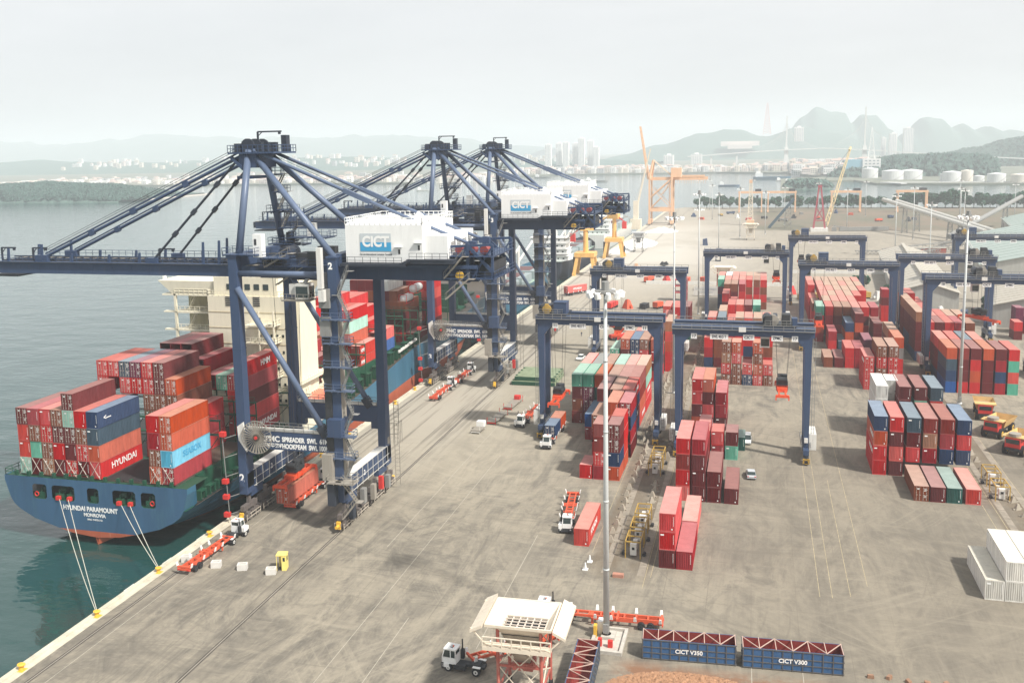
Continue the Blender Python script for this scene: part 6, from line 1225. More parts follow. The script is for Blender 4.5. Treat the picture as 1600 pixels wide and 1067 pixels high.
for x, y, lab in ((-17.9, 144.2, 'nearest mustard frame left of the front red stack'), (-17.9, 150.2, 'second mustard frame left of the front red stack'), (-17.9, 156.4, 'third mustard frame, behind the two near ones'), (-18.6, 183.6, 'mustard frame between the lane rows, nearer of the far pair'), (-18.6, 189.6, 'mustard frame just before the hazard plate of gantry 11'), (42.7, 182.6, 'mustard frame right of the front four containers'), (42.9, 190.5, 'mustard frame behind the one at right lane'), (-51.5, 340, 'far dusty frame left of the gantry behind gantry 11')): frame(x, y, lab)
# small rail chocks in two rows beside the yard lanes
ch = MB(); ch.hexa([(-0.45, -0.3, 0), (0.45, -0.3, 0), (0.45, 0.3, 0), (-0.45, 0.3, 0), (-0.1, -0.1, 0.75), (0.15, -0.1, 0.75), (0.15, 0.1, 0.75), (-0.1, 0.1, 0.75)]); ch.box(-0.7, 0.7, -0.12, 0.12, 0, 0.14); ch.v = [(x*1.25, y*1.25, z*1.4) for x, y, z in ch.v]; chm = ch.mesh('chock'); chm.materials.append(mat('dusty_chock', (0.34, 0.30, 0.24), var=0.2, wear=0.3)); k = 0
rows = [('leftmost chock row', -22.2, 150, 206, 3.6), ('chock row along gantry 11 wheels', -23.0, 206, 330, 4.2), ('chock row left of front red stack', -17.6, 163, 181, 3.0), ('chock row left of gantry 17 wheels', -17.0, 196, 330, 4.2), ('chock row at right lane', 44.4, 143, 196, 3.6), ('chock row of far right lane', 43.0, 196, 262, 4.6)]
for nm, x, y0, y1, st in rows:
    y = y0
    while y < y1:
        o = part('wheel_chock', chm, None, None, (x+random.uniform(-0.25, 0.25), y, 0), (0, 0, random.uniform(-0.6, 0.6))) if True else None
        tag(o, f'small dusty wedge chock in the {nm}', 'wheel chock', f'wheel chocks, {nm}'); y += st
# dump trucks at the right edge
def dumper(x, y, rz, lab, full):
    t = thing('dump_truck', lab, 'dump truck', (x, y, 0), rz, 'old yellow dump trucks and earth movers'); t.scale = (1.3, 1.3, 1.3); b = MB(); b.box(-1.0, 1.0, -4.2, 3.2, 0.9, 1.4); part('chassis', b, DARK, t)
    b = MB(); w = 1.7
    A = [(-w, -4.6, 2.6), (w, -4.6, 2.6), (w, 1.2, 2.9), (-w, 1.2, 2.9)]; Bq = [(-w*0.75, -3.8, 1.5), (w*0.75, -3.8, 1.5), (w*0.75, 0.9, 1.5), (-w*0.75, 0.9, 1.5)]
    for k in range(4): k2 = (k+1) % 4; b.quad(A[k], A[k2], Bq[k2], Bq[k]); b.quad(A[k2], A[k], Bq[k], Bq[k2])
    b.quad(*Bq); b.box(-w, w, 1.2, 3.0, 2.9, 3.05); part('dump_body', b, mat('ochre_dump_body', (0.62, 0.40, 0.16), wear=0.6, var=0.15, wearcol=(0.4, 0.2, 0.08)), t)
    b = MB(); b.box(-1.1, 1.1, 1.4, 3.2, 1.3, 2.8); part('cab', b, RED, t); b = MB(); b.box(-0.95, 0.95, 3.2, 3.24, 2.0, 2.7); part('windscreen', b, GLASS, t)
    b = MB(); b.box(-0.9, 0.9, -3.2, -2.0, 1.52, 2.0) if full else b.tube((0, 2.2, 3.06), (0, 2.2, 3.5), 0.9, 14); part('blue_tarp' if full else 'spare_tyre_stack', b, PRINT_B if full else DUSTY, t)
    for yy in (-3.0, 2.2):
        for s in (-1, 1): wheel(t, s*1.25, yy, 0.85, 0.6, rim=YELLOW, name='wheel')
dumper(51.3, 240.5, R(172), 'ochre dump truck with blue tarp beyond the lane', True); dumper(51.0, 226, R(150), 'ochre dumper with tyre on top, middle of three', False); dumper(52.5, 214, R(150), 'ochre dumper with tyre on top, nearest of three', False); dumper(57.5, 206, R(160), 'tan dump body cut by the right picture edge', True); dumper(61, 224, R(100), 'yellow loader against the right picture edge', False)
# person far behind gantry 11
def person(x, y, lab, rz=0, shirt=(0.05, 0.06, 0.09)):
    t = thing('person', lab, 'person', (x, y, 0), rz); me = bpy.data.meshes.new('body')
    V = [(0, 0, 0.95), (0, 0, 1.2), (0, 0, 1.42), (0, 0, 1.52), (0, 0.01, 1.66), (0.1, 0, 0.90), (0.12, 0.05, 0.5), (0.13, 0.0, 0.07), (0.13, 0.14, 0.03), (-0.1, 0, 0.90), (-0.13, -0.08, 0.5), (-0.14, -0.15, 0.07), (-0.14, -0.03, 0.03), (0.19, 0, 1.40), (0.25, -0.04, 1.12), (0.25, 0.08, 0.88), (-0.19, 0, 1.40), (-0.25, 0.04, 1.12), (-0.25, 0.14, 0.9)]
    E_ = [(0, 1), (1, 2), (2, 3), (3, 4), (0, 5), (5, 6), (6, 7), (7, 8), (0, 9), (9, 10), (10, 11), (11, 12), (2, 13), (13, 14), (14, 15), (2, 16), (16, 17), (17, 18)]
    me.from_pydata(V, E_, []); o = bpy.data.objects.new('body', me); link(o, t); o.modifiers.new('skin', 'SKIN'); ss = o.modifiers.new('sub', 'SUBSURF'); ss.levels = ss.render_levels = 1
    rad = [0.14, 0.13, 0.15, 0.06, 0.10, 0.09, 0.065, 0.045, 0.04, 0.09, 0.065, 0.045, 0.04, 0.06, 0.045, 0.035, 0.06, 0.045, 0.035]
    for k, s in enumerate(me.skin_vertices[0].data): s.radius = (rad[k], rad[k])
    me.skin_vertices[0].data[0].use_root = True; me.materials.append(mat('work_clothes', shirt, rough=0.9)); b = MB(); b.tube((0, 0.01, 1.66), (0, 0.01, 1.80), 0.13, 10, r2=0.08); part('helmet', b, YELLOW, t)
person(-57.3, 321, 'person in dark work clothes walking alone on the far quay', R(30))
# reach stacker and odd machines behind the left block
t = thing('reach_stacker', 'red reach stacker parked behind the left container block', 'reach stacker', (-44.5, 318, 0), R(150)); b = MB(); b.box(-1.5, 1.5, -3, 3, 0.9, 1.9); part('body', b, RED, t); b = MB(); b.beam((0, -2.6, 2.6), (0, 5.6, 6.2), 0.8, 0.9); b.beam((0, 0, 1.8), (0, 2.4, 4.4), 0.3, 0.3); part('boom', b, DARK, t); b = MB(); b.box(-0.8, 0.8, -1.6, 0.2, 1.9, 3.5); part('cab', b, WHITE2, t); b = MB(); b.box(-3, 3, 5.3, 6.0, 5.2, 5.7); part('lifting_head', b, SPREAD, t)
for yy in (-2, 2.2):
    for s in (-1, 1): wheel(t, s*1.5, yy, 0.85, 0.6, rim=RED)
# sand heap and rubble
def heap(name, lab, x, y, w, d, h, m, cat='heap', n=110, seed=1, kind=None, group=None):
    from mathutils import noise
    b = MB(); rr = random.Random(seed); V = []
    for j in range(n+1):
        for i in range(n+1):
            u, v = i/n*2-1, j/n*2-1; r = max(0, 1-(u*u+v*v)**0.5*1.02); nz = noise.fractal(Vector((u*3+seed, v*3, seed)), 0.7, 2.0, 6)
            fine = noise.fractal(Vector((u*30, v*30, seed)), 0.6, 2.0, 3)
            V.append((u*w/2, v*d/2, max(-0.1, h*(r**0.8)*(0.75+0.5*nz)+fine*0.5*min(1, r*6)-0.03)))
    b.v = V; b.f = [(j*(n+1)+i, j*(n+1)+i+1, (j+1)*(n+1)+i+1, (j+1)*(n+1)+i) for j in range(n) for i in range(n)]; b.m = [0]*len(b.f)
    o = part(name, b, m, None, (x, y, 0), smooth=True); tag(o, lab, cat, group, kind); return o
SAND = mat('rusty_sand', (0.34, 0.19, 0.11), rough=0.95, var=0.35, wear=0.7, wearcol=(0.22, 0.10, 0.05), scale=7.0)
heap('sand_heap', 'rust-brown loose heap below the blue bins', -6.5, 106.2, 22, 13, 1.0, SAND, seed=3); heap('sand_heap', 'low rust-brown heap right of the larger one', 6.5, 107.5, 15, 11, 0.7, SAND, seed=5)
for k in range(9): b = MB(); b.hexa([(-0.4, -0.25, 0), (0.4, -0.25, 0), (0.4, 0.25, 0), (-0.4, 0.25, 0), (-0.3, -0.2, 0.4), (0.35, -0.2, 0.45), (0.3, 0.2, 0.4), (-0.35, 0.2, 0.35)]); o = part('rubble_block', b, mat('brown_rubble', (0.28, 0.16, 0.10), var=0.3), None, (14+k*2.1, 116.3+0.3*math.sin(k*2), 0), (0, 0, k)); tag(o, 'small brown rubble block in the row at lower right', 'rubble block', 'row of rubble blocks at lower right')
b = MB(); b.box(-0.8, 0.8, -0.4, 0.4, 0, 0.5); o = part('brick_pallet', b, mat('brick_dull', (0.42, 0.2, 0.14), var=0.2), None, (-19.2, 137.2, 0)); tag(o, 'small brick-red pallet below the mustard frames', 'pallet')
for k, (x, y) in enumerate(((-24.4, 138.6), (-24.2, 141.5))): b = MB(); b.tube((0, 0, 0), (0, 0, 1.1), 0.25, 8, r2=0.08); b.box(-0.4, 0.4, -0.4, 0.4, 0, 0.12); o = part('marker_post', b, WHITE, None, (x, y, 0)); tag(o, 'white marker post beside the light pole, ' + ('nearer' if k == 0 else 'farther'), 'marker post', 'white marker posts')
# ------------------------------------------------------------------ far quay
from mathutils import noise as MN
def cargo_ship(x, y, L, W2, lab, hullm, sup_y, name='cargo_ship'):
    t = thing(name, lab, 'ship', (x, y, 0), 0, 'cargo ships at the far quay'); b = MB(); n = 12
    st = [(0, 0.62), (0.06, 0.9), (0.15, 1), (0.75, 1), (0.86, 0.82), (0.95, 0.4), (1, 0.04)]
    for (a, wa), (c, wc) in zip(st, st[1:]):
        za, zc = 6+2*max(0, a-0.8)*8, 6+2*max(0, c-0.8)*8
        for s in (-1, 1): q = [(s*wa*W2*0.9, a*L, -4), (s*wc*W2*0.9, c*L, -4), (s*wc*W2, c*L, zc), (s*wa*W2, a*L, za)]; b.quad(*(q if s > 0 else q[::-1]))
    b.quad((-W2*0.56, 0, -4), (W2*0.56, 0, -4), (W2*0.62, 0, 6), (-W2*0.62, 0, 6)); part('hull', b, hullm, t)
    b = MB(); b.quad((-W2*0.6, 0.5, 5.4), (W2*0.6, 0.5, 5.4), (W2, L*0.15, 5.4), (-W2, L*0.15, 5.4)); b.quad((-W2, L*0.15, 5.4), (W2, L*0.15, 5.4), (W2, L*0.8, 5.4), (-W2, L*0.8, 5.4)); part('deck', b, mat('mint_deck', (0.30, 0.40, 0.33), var=0.2), t)
    for k in range(3): b = MB(); y0 = L*(0.22+k*0.2); b.box(-W2*0.75, W2*0.75, y0, y0+L*0.16, 5.4, 9.0); b.box(-W2*0.70, W2*0.70, y0+1, y0+L*0.16-1, 8.7, 9.06); part('hatch', b, mat('grey_hatch', (0.27, 0.32, 0.33), var=0.1), t); b = MB(); b.box(-W2*0.45, W2*0.5, y0+2, y0+L*0.16-2, 9.06, 9.12); part('hold_opening', b, mat('hold_red', (0.12, 0.05, 0.05)), t)
    for z, w_, d_ in ((5.4, 0.85, 14), (9, 0.8, 12), (12, 0.75, 11), (15, 0.95, 8)):
        b = MB(); b.box(-W2*w_, W2*w_, sup_y, sup_y+d_, z, z+2.7); b.box(-W2*w_-0.4, W2*w_+0.4, sup_y-0.5, sup_y+d_+0.5, z+2.7, z+2.85); o = part('deckhouse_tier', b, WHITE, t)
        for k in range(6): b = MB(); xx = -W2*w_*0.8+k*W2*w_*0.3; b.box(xx, xx+0.9, sup_y-0.06, sup_y, z+1.2, z+1.9); part('window', b, GLASS, o)
    b = MB(); b.box(-1.5, 1.5, sup_y+6, sup_y+10, 17.8, 22); part('funnel', b, WHITE2, t)
    for yy in (L*0.2, L*0.42, L*0.63): b = MB(); b.tube((0, yy, 5), (0, yy, 20), 0.7, 8); b.beam((0, yy, 13), (3, yy+16, 21), 0.6, 0.8); part('deck_crane', b, WHITE2, t)
    return t
cargo_ship(-104.5, 350, 118, 10, 'blue-green cargo ship with white bridge beyond the container ship', HULL2, 4)
cargo_ship(-104, 486, 110, 11, 'second cargo ship behind the yellow portal cranes', CRANE_D, 6)
cargo_ship(-106, 640, 150, 12, 'pale cargo ship beneath the orange crane, white upperworks', WHITE2, 8)
for k, (x, y, a, lab) in enumerate(((-83.6, 482, 20, 'nearer yellow portal crane straddling the quay edge'), (-80.6, 562, 160, 'farther yellow portal crane beside the cement heap'))):
    t = thing('portal_crane', lab, 'portal crane', (x, y, 0), 0, 'yellow portal cranes'); b = MB()
    for sx_ in (-1, 1):
        for sy in (-1, 1): b.beam((sx_*5.2, sy*5.2, 0.8), (sx_*3.6, sy*3.8, 10), 1.5, 1.5); b.box(sx_*5.2-0.7, sx_*5.2+0.7, sy*5.2-1.8, sy*5.2+1.8, 0, 1.2)
    part('portal_legs', b, YELC, t); b = MB(); b.box(-5, 5, -5, 5, 9.4, 11.6); part('portal_beam', b, YELC, t); b = MB(); b.tube((0, 0, 11.6), (0, 0, 23), 1.35, 14, r2=1.15); part('column', b, YELC, t)
    an = R(a); c, s = math.cos(an), math.sin(an); b = MB(); b.beam((-3*c, -3*s, 24), (4*c, 4*s, 24), 3, 3); part('slewing_house', b, YELC, t); b = MB(); 
    for o in (-0.8, 0.8): b.beam((3*c-o*s, 3*s+o*c, 24), (17*c-o*s*0.3, 17*s+o*c*0.3, 33 if k == 0 else 38), 0.45, 0.6)
    part('jib', b, YELC, t); b = MB(); b.box(-6.5*c-1.2, -6.5*c+1.2, -6.5*s-1.2, -6.5*s+1.2, 17, 21); b.beam((-6.5*c, -6.5*s, 21), (-2*c, -2*s, 24), 0.5, 0.5); part('counterweight', b, RED, t)
    b = MB(); b.box(-6.4, -5.4, -1, 1, 2, 9); b.tube((5.6, 0, 5), (6.2, 0, 5), 1.8, 14); part('cable_reel', b, DARK, t)
# mobile crane with pale jib
t = thing('harbour_crane', 'pale slim jib crane left of the big orange crane', 'crane', (-92, 760, 0)); b = MB(); b.beam((0, 0, 14), (11, 0, 62), 1.6, 1.6, w2=0.8, h2=0.8); part('jib', b, HOPC, t); b = MB(); b.box(-4, 4, -4, 4, 0, 8); b.box(-2, 2, -2, 2, 8, 22); b.beam((0, 0, 22), (11, 0, 60), 0.2, 0.2); part('tower', b, HOPC, t)
def lattice(b, p, q, w0, w1, n, r=0.18):
    p, q = Vector(p), Vector(q); d = (q-p).normalized(); a = d.cross(Vector((0, 1, 0))).normalized(); c = a.cross(d)
    def cr(f): w = w0+(w1-w0)*f; o = p+(q-p)*f; return [o+(a*s1+c*s2)*w/2 for s1, s2 in ((-1, -1), (1, -1), (1, 1), (-1, 1))]
    prev = cr(0)
    for k in range(1, n+1):
        cur = cr(k/n)
        for i in range(4): b.beam(prev[i], cur[i], r*1.6, r*1.6); b.beam(prev[i], cur[(i+1) % 4], r, r); b.beam(cur[i], cur[(i+1) % 4], r, r)
        prev = cur
# big orange ship-to-shore crane, boom raised
t = thing('orange_quay_crane', 'big hazy orange quay crane with raised double boom', 'quay crane', (-86, 800, 0)); w_, d_ = 18, 18
for x in (0, w_):
    for y in (0, d_): b = MB(); b.beam((x, y, 1), (x, y, 38), 1.35, 1.35); part('leg', b, ORCR, t)
    b = MB(); b.box(x-1, x+1, -2, d_+2, 1, 4); b.box(x-0.8, x+0.8, 0, d_, 37, 39.5); part('sill_beam', b, ORCR, t)
for y in (0, d_):
    b = MB(); b.box(0, w_, y-0.8, y+0.8, 11, 13.6); part('portal_beam', b, ORCR, t); b = MB(); b.beam((0, y, 22), (w_, y, 38), 1.0, 1.0); part('diagonal_brace', b, ORCR, t)
    b = MB(); b.beam((0, y, 38), (2.5, 5 if y == 0 else 13, 52.5), 1.3, 1.3); part('mast', b, ORCR, t); b = MB(); b.beam((2.5, 5 if y == 0 else 13, 52.5), (w_+1, 6 if y == 0 else 12, 38), 0.6, 0.6); part('backstay', b, HOPC, t)
for y in (5.5, 12.5):
    b = MB(); b.beam((-1.5, y, 37), (-8.5, y, 80), 1.5, 2.6, w2=0.8, h2=1.2)
    for k in range(12): f = k/12; b.beam((-1.5-7*f, y-0.9, 37+43*f), (-1.5-7*(f+0.08), y+0.9, 37+43*(f+0.08)), 0.3, 0.3)
    part('raised_boom', b, ORCR, t)
    b = MB(); b.box(-1, 46, y-0.6, y+0.6, 36.2, 38.6); part('rear_girder', b, ORCR, t)
b = MB()
for k in range(8): f = k/8+0.05; b.box(-1.9-7*f, -1.2-7*f, 5.5, 12.5, 37+43*f, 37.6+43*f)
part('boom_ties', b, ORCR, t)
for y in (0, d_):
    b = MB(); b.beam((0, y, 13), (w_/2, y, 22), 0.6, 0.6); b.beam((w_, y, 13), (2, y, 30), 0.5, 0.5); b.beam((w_, y, 36), (w_/2, y, 24), 0.5, 0.5); lattice(b, (w_-1, y+2, 2), (w_-1, y+2, 36), 2.2, 2.2, 10, 0.2); part('stair_tower', b, ORCR, t)
b = MB(); b.box(17, 25, 3, 15, 38.6, 46); part('machinery_house', b, ORCR, t); b = MB(); b.box(26, 44, 4.6, 5, 38.6, 40.2)
for k in range(14): b.beam((20+k*1.9, 4, 36.2), (20+k*1.9, 4, 33.4), 0.25, 0.25)
part('rear_rail', b, ORCR, t); b = MB(); b.box(14, 17, 5, 12, 30, 34.5); part('cab', b, WHITE2, t)
# cement dust heaps and white hopper on the far apron
for k, (x, y, w, d, h) in enumerate(((-76, 640, 24, 60, 5), (-82, 600, 14, 40, 3.5), (-70, 740, 24, 30, 4))): heap('cement_heap', ['high white cement heap under the cranes', 'long white cement heap at the quay edge', 'far white cement heap by the orange crane'][k], x, y, w, d, h, mat('cement_dust', (0.78, 0.76, 0.72), rough=0.95, var=0.08), n=16, seed=11+k)
hopper(-74, 590, 12, 'grey shrouded hopper standing in white dust', m1=mat('grey_shroud', (0.45, 0.46, 0.47)), m2=GREY)
for k, (x, y, lab) in enumerate(((-60.5, 503, 'orange wheel loader on the far apron'), (-48, 520, 'dark grab bucket on the far apron'), (-32.5, 636, 'grey steel box standing on far apron'), (-22, 585, 'grey frame box on far apron'), (-21, 548, 'grey frame box nearer on far apron'))):
    t = thing(['wheel_loader', 'grab_bucket', 'steel_box', 'frame_box', 'frame_box'][k], lab, ['loader', 'grab', 'steel box', 'frame box', 'frame box'][k], (x, y, 0)); m = [ORCR, DARK, CRANE, CRANE_D, CRANE_D][k]; b = MB()
    if k == 0: b.box(-2, 2, -1.2, 1.2, 0.9, 2.2); b.box(-1, 0.5, -1, 1, 2.2, 3.6); b.box(2, 3.5, -1.3, 1.3, 0.2, 1.4); b.tube((-1.3, -1.3, 0.8), (-1.3, 1.3, 0.8), 0.8, 10); b.tube((1.5, -1.3, 0.8), (1.5, 1.3, 0.8), 0.8, 10)
    elif k == 1:
        for s in (-1, 1): b.hexa([(0, -1.5, 0.2), (s*2.4, -1.5, 1.2), (s*2.4, 1.5, 1.2), (0, 1.5, 0.2), (0, -1.5, 2.2), (s*1.2, -1.5, 2.8), (s*1.2, 1.5, 2.8), (0, 1.5, 2.2)])
    elif k == 2: b.hexa([(-1.6, -1.6, 0), (1.6, -1.6, 0), (1.6, 1.6, 0), (-1.6, 1.6, 0), (-1.6, -1.6, 4), (1.0, -1.6, 4.6), (1.0, 1.6, 4.6), (-1.6, 1.6, 4)])
    else:
        for xx in (-1.2, 1.2):
            for yy in (-1.2, 1.2): b.box(xx-0.25, xx+0.25, yy-0.25, yy+0.25, 0, 3.2)
        b.box(-1.4, 1.4, -1.4, 1.4, 2.9, 3.3); b.box(-1.4, 1.4, -1.4, 1.4, 0, 0.5)
    part('frame', b, m, t)
# orange gantries, distance haze put into their paint
for k, (x, wd, lab) in enumerate(((-17.6, 20.5, 'leftmost of the four hazy orange gantries before trees'), (8.8, 24.5, 'second from left of the four hazy orange gantries'), (65.5, 25, 'third from left of the four hazy orange gantries'), (122.4, 24.5, 'rightmost of the four hazy orange gantries'))):
    t = thing('orange_gantry', lab, 'gantry crane', (x, 950, 0), 0, 'faded orange gantries in front of the tree row')
    for xx in (0, wd):
        b = MB(); b.beam((xx, 0, 1), (xx, 0, 18.6), 1.1, 1.1); b.beam((xx, 8, 1), (xx, 8, 18.6), 1.1, 1.1); b.box(xx-0.7, xx+0.7, -1, 9, 0.2, 1.4); part('leg', b, ORCR, t)
    for yy in (0, 8): b = MB(); b.box(-1, wd+1, yy-0.6, yy+0.6, 18, 19.8); part('girder', b, ORCR, t)
    b = MB(); b.box(wd-6, wd-0.5, 0, 8, 19.8, 22); b.box(wd-5, wd-3, 2, 4, 13, 16); part('trolley', b, DARK, t)
# beige lattice tower crane and red lattice crane
t = thing('beige_jib_crane', 'beige upright crane mast among the hazy orange gantries', 'crane', (-6, 800, 0)); b = MB(); lattice(b, (0, 0, 1), (0, 0, 34), 4.2, 1.6, 10, 0.35); part('mast', b, HOPC, t); b = MB(); b.box(-3, 3, -3, 3, 0, 4); b.box(-1.2, 1.2, -1.2, 1.2, 33.5, 36); part('base', b, ORCR, t)
t = thing('red_lattice_crane', 'dark red A-frame crane with long pale lattice jib', 'crane', (43, 745, 0)); b = MB(); 
for s in (-1, 1): b.beam((s*4.2, -2, 0), (s*0.6, 0, 33), 1.1, 1.1); b.beam((s*4.2, 5, 0), (s*0.6, 0, 33), 0.8, 0.8)
b.beam((-3.2, -1.5, 8), (3.2, -1.5, 8), 0.8, 0.8); b.beam((-3.2, -1.5, 8), (2.2, -1, 17), 0.6, 0.6); b.beam((3.2, -1.5, 8), (-2.2, -1, 17), 0.6, 0.6); b.box(-1.4, 1.4, -1, 1, 31.5, 33.5); part('a_frame', b, paint('faded_red', (0.34, 0.06, 0.08)), t)
b = MB(); lattice(b, (5, 6, 4), (23, 40, 58.5), 2.6, 1.0, 16, 0.22); b.tube((22.5, 39, 58), (23.5, 41, 60), 0.9, 8); part('lattice_jib', b, paint('pale_yellow_jib', (0.62, 0.50, 0.28)), t); b = MB(); b.beam((0, 0, 33), (23, 40, 58.5), 0.15, 0.15); part('stay_rope', b, CABLE, t); b = MB(); b.box(-6, 6, -5, 5, 0, 2.4); part('base', b, WHITE2, t)
t = thing('boom_section', 'dark slanted steel boom leaning up at left of red crane', 'steel boom', (16, 770, 0)); b = MB(); b.beam((-8, 0, 0.5), (10, 0, 22.5), 2.0, 2.0); part('boom', b, paint('dark_teal_steel', (0.06, 0.10, 0.13)), t); b = MB(); lattice(b, (6, 0, 0), (6, 0, 15), 4.5, 3.5, 4, 0.22); part('support', b, GREY, t)
t = thing('boom_section', 'grey steel boom lying flat right of red crane', 'steel boom', (57, 745, 0)); b = MB(); b.beam((0, 0, 1.5), (34, 5, 1.8), 2.2, 2.6); b.beam((-4, 0, 4), (12, 2, 1.5), 0.8, 0.8); b.box(-5, -2, -2, 2, 0, 3); part('boom', b, GREY, t)
# conveyors
for k, (p, q, lab) in enumerate((((88, 760, 22), (132, 640, 9), 'pale covered conveyor descending to the right'), ((99, 775, 20), (140, 655, 8), 'second pale conveyor just behind the first'), ((186, 790, 22), (112, 640, 6), 'darker conveyor rising to the right edge'))):
    t = thing('covered_conveyor', lab, 'conveyor', (0, 0, 0), 0, 'covered conveyors of the bulk terminal'); b = MB(); b.tube(p, q, 1.5, 10); part('gallery', b, paint('conveyor_grey', (0.50, 0.49, 0.45)) if k < 2 else GREY, t)
    for f in (0.25, 0.7): b = MB(); o = Vector(p)+(Vector(q)-Vector(p))*f; lattice(b, (o.x, o.y, 0), (o.x, o.y, o.z-1), 3.4, 2.2, 4, 0.22); part('trestle', b, GREY, t)
t = thing('lattice_boom_pile', 'pile of grey lattice boom sections lying on the ground', 'boom sections', (80, 590, 0)); b = MB()
for k, (a, c) in enumerate((((-10, 6, 1.2), (34, 40, 3)), ((0, 0, 1.2), (26, 20, 2)), ((8, -5, 1), (24, 16, 1.2)), ((-26, -2, 1), (-6, 0, 1)))): b = MB(); lattice(b, a, c, 2.6, 2.4, 9, 0.2); part('lattice_section', b, GREY, t)
# warehouses on the right
def warehouse(x, y, w, l, h, rise, lab, mr, mw, rz=0, seams=14):
    t = thing('warehouse', lab, 'warehouse', (x, y, 0), rz, 'warehouses behind the yard'); b = MB(); b.box(0, w, 0, l, 0, h); b.tri((0, 0, h), (w, 0, h), (w/2, 0, h+rise)); b.tri((w, l, h), (0, l, h), (w/2, l, h+rise)); part('wall', b, mw, t)
    b = MB(); b.quad((-0.8, -0.8, h-0.3), (w/2, -0.8, h+rise), (w/2, l+0.8, h+rise), (-0.8, l+0.8, h-0.3)); b.quad((w/2, -0.8, h+rise), (w+0.8, -0.8, h-0.3), (w+0.8, l+0.8, h-0.3), (w/2, l+0.8, h+rise))
    for k in range(seams+1):
        yy = l*k/seams
        for s in (-1, 1): b.beam((w/2, yy, h+rise+0.05), (w/2+s*(w/2+0.8), yy, h-0.25), 0.22, 0.14)
    r = part('roof', b, mr, t); b = MB(); b.box(w/2-0.8, w/2+0.8, 1, l-1, h+rise-0.2, h+rise+0.9); part('ridge_vent', b, mr, r)
    for k in range(4): b = MB(); b.box(-0.12, 0, l*(k+0.3)/4, l*(k+0.6)/4, 0, h*0.7); part('door', b, GREY, t)
    return t
GR = paint('green_grey_roof', (0.30, 0.36, 0.33), wear=0.2, var=0.06); WL = paint('shed_wall', (0.40, 0.40, 0.37)); TR = paint('tan_roof', (0.42, 0.39, 0.33), wear=0.2)
warehouse(96, 470, 62, 150, 9, 7, 'large grey-green warehouse roof at the right edge', GR, WL, R(-8)); warehouse(150, 640, 60, 120, 9, 7, 'second grey-green warehouse farther back at right', GR, WL, R(-8))
warehouse(78, 360, 40, 40, 8, 5, 'tan roofed shed behind the far right gantry', TR, WL, R(-8), 8); warehouse(52, 398, 22, 150, 6.5, 3.5, 'long tan low roof behind the yellow trees', TR, WL, R(-4), 20)
b = MB(); b.box(0, 26, 0, 4, 0, 2.8); t = thing('site_container', 'long dull red shed on far concrete', 'shed', (78, 600, 0)); part('wall', b, paint('shed_red', (0.36, 0.09, 0.07)), t); b = MB(); b.box(-0.2, 26.2, -0.2, 4.2, 2.8, 3.0); part('roof', b, TR, t)
for k, (x, y) in enumerate(((60.5, 436), (67.5, 436), (72.5, 436))): t = thing('blue_tank', ['left', 'middle', 'right'][k]+' one of three blue round tanks behind the gantry', 'tank', (x, y, 0), 0, 'blue round tanks'); b = MB(); b.tube((0, 0, 3.4), (0, 12, 3.4), 3.0, 18); part('shell', b, paint('tank_blue', (0.10, 0.19, 0.42)), t, smooth=False); b = MB(); b.box(-2, 2, 0.5, 1.2, 0, 1.4); b.box(-2, 2, 10.5, 11.2, 0, 1.4); part('saddle', b, YELLOW, t)
# walls, fences, sheds and parked machinery behind the yard
t = thing('yard_wall', 'low pale wall with hedge line at back of right yard', 'wall', (0, 0, 0)); b = MB(); b.box(44, 120, 372, 372.4, 0, 2.2); 
for k in range(20): b.box(44+k*3.8, 44.3+k*3.8, 371.7, 372, 0, 2.4)
part('wall', b, WHITE2, t)
t = thing('yard_wall', 'long pale wall across the yard behind the centre blocks', 'wall', (0, 0, 0)); b = MB(); b.box(-50, 16, 452, 452.5, 0, 1.6); b.box(16, 90, 500, 500.5, 0, 1.4); part('wall', b, WHITE2, t)
t = thing('name_board', 'long white lettered board on ground beside gantry behind 11', 'sign board', (-26, 418, 0)); b = MB(); b.box(0, 10.5, 0, 0.3, 0.3, 4.2); part('panel', b, WHITE2, t); lettering('CAI LAN CONTAINER TERMINAL', 0.9, t, (5.2, -0.05, 3.0), 'front', PRINT_G, 0.01, 9.0); lettering('SAFETY FIRST', 0.8, t, (5.2, -0.05, 1.7), 'front', PRINT_G, 0.01, 6)
t = thing('red_frame_rack', 'red open steel rack behind the gantry behind 11', 'steel rack', (-33, 402, 0)); b = MB()
for x in (0, 5):
    for y in (0, 5): b.box(x-0.25, x+0.25, y-0.25, y+0.25, 0, 9)
for z in (3.5, 6.2, 8.8): b.box(-0.3, 5.3, -0.3, 5.3, z, z+0.35)
part('rack', b, paint('rack_red', (0.45, 0.05, 0.06)), t)
rr = random.Random(5)
MK = [(DARK, 'dark'), (GREY, 'grey'), (ORANGE, 'orange'), (WHITE2, 'white'), (CRANE, 'blue'), (MUSTARD, 'mustard'), (RED, 'red')]
spots = [(-56+k*6.5, 372+rr.uniform(-3, 14)) for k in range(5)] + [(14+k*4.2, 420+rr.uniform(-6, 10)) for k in range(10)] + [(56+k*4.5, 376+rr.uniform(3, 10)) for k in range(13)] + [(-50+k*9, 455+rr.uniform(2, 8)) for k in range(5)] + [(-60+k*11+rr.uniform(-4, 4), 880+rr.uniform(-40, 60)) for k in range(22)]
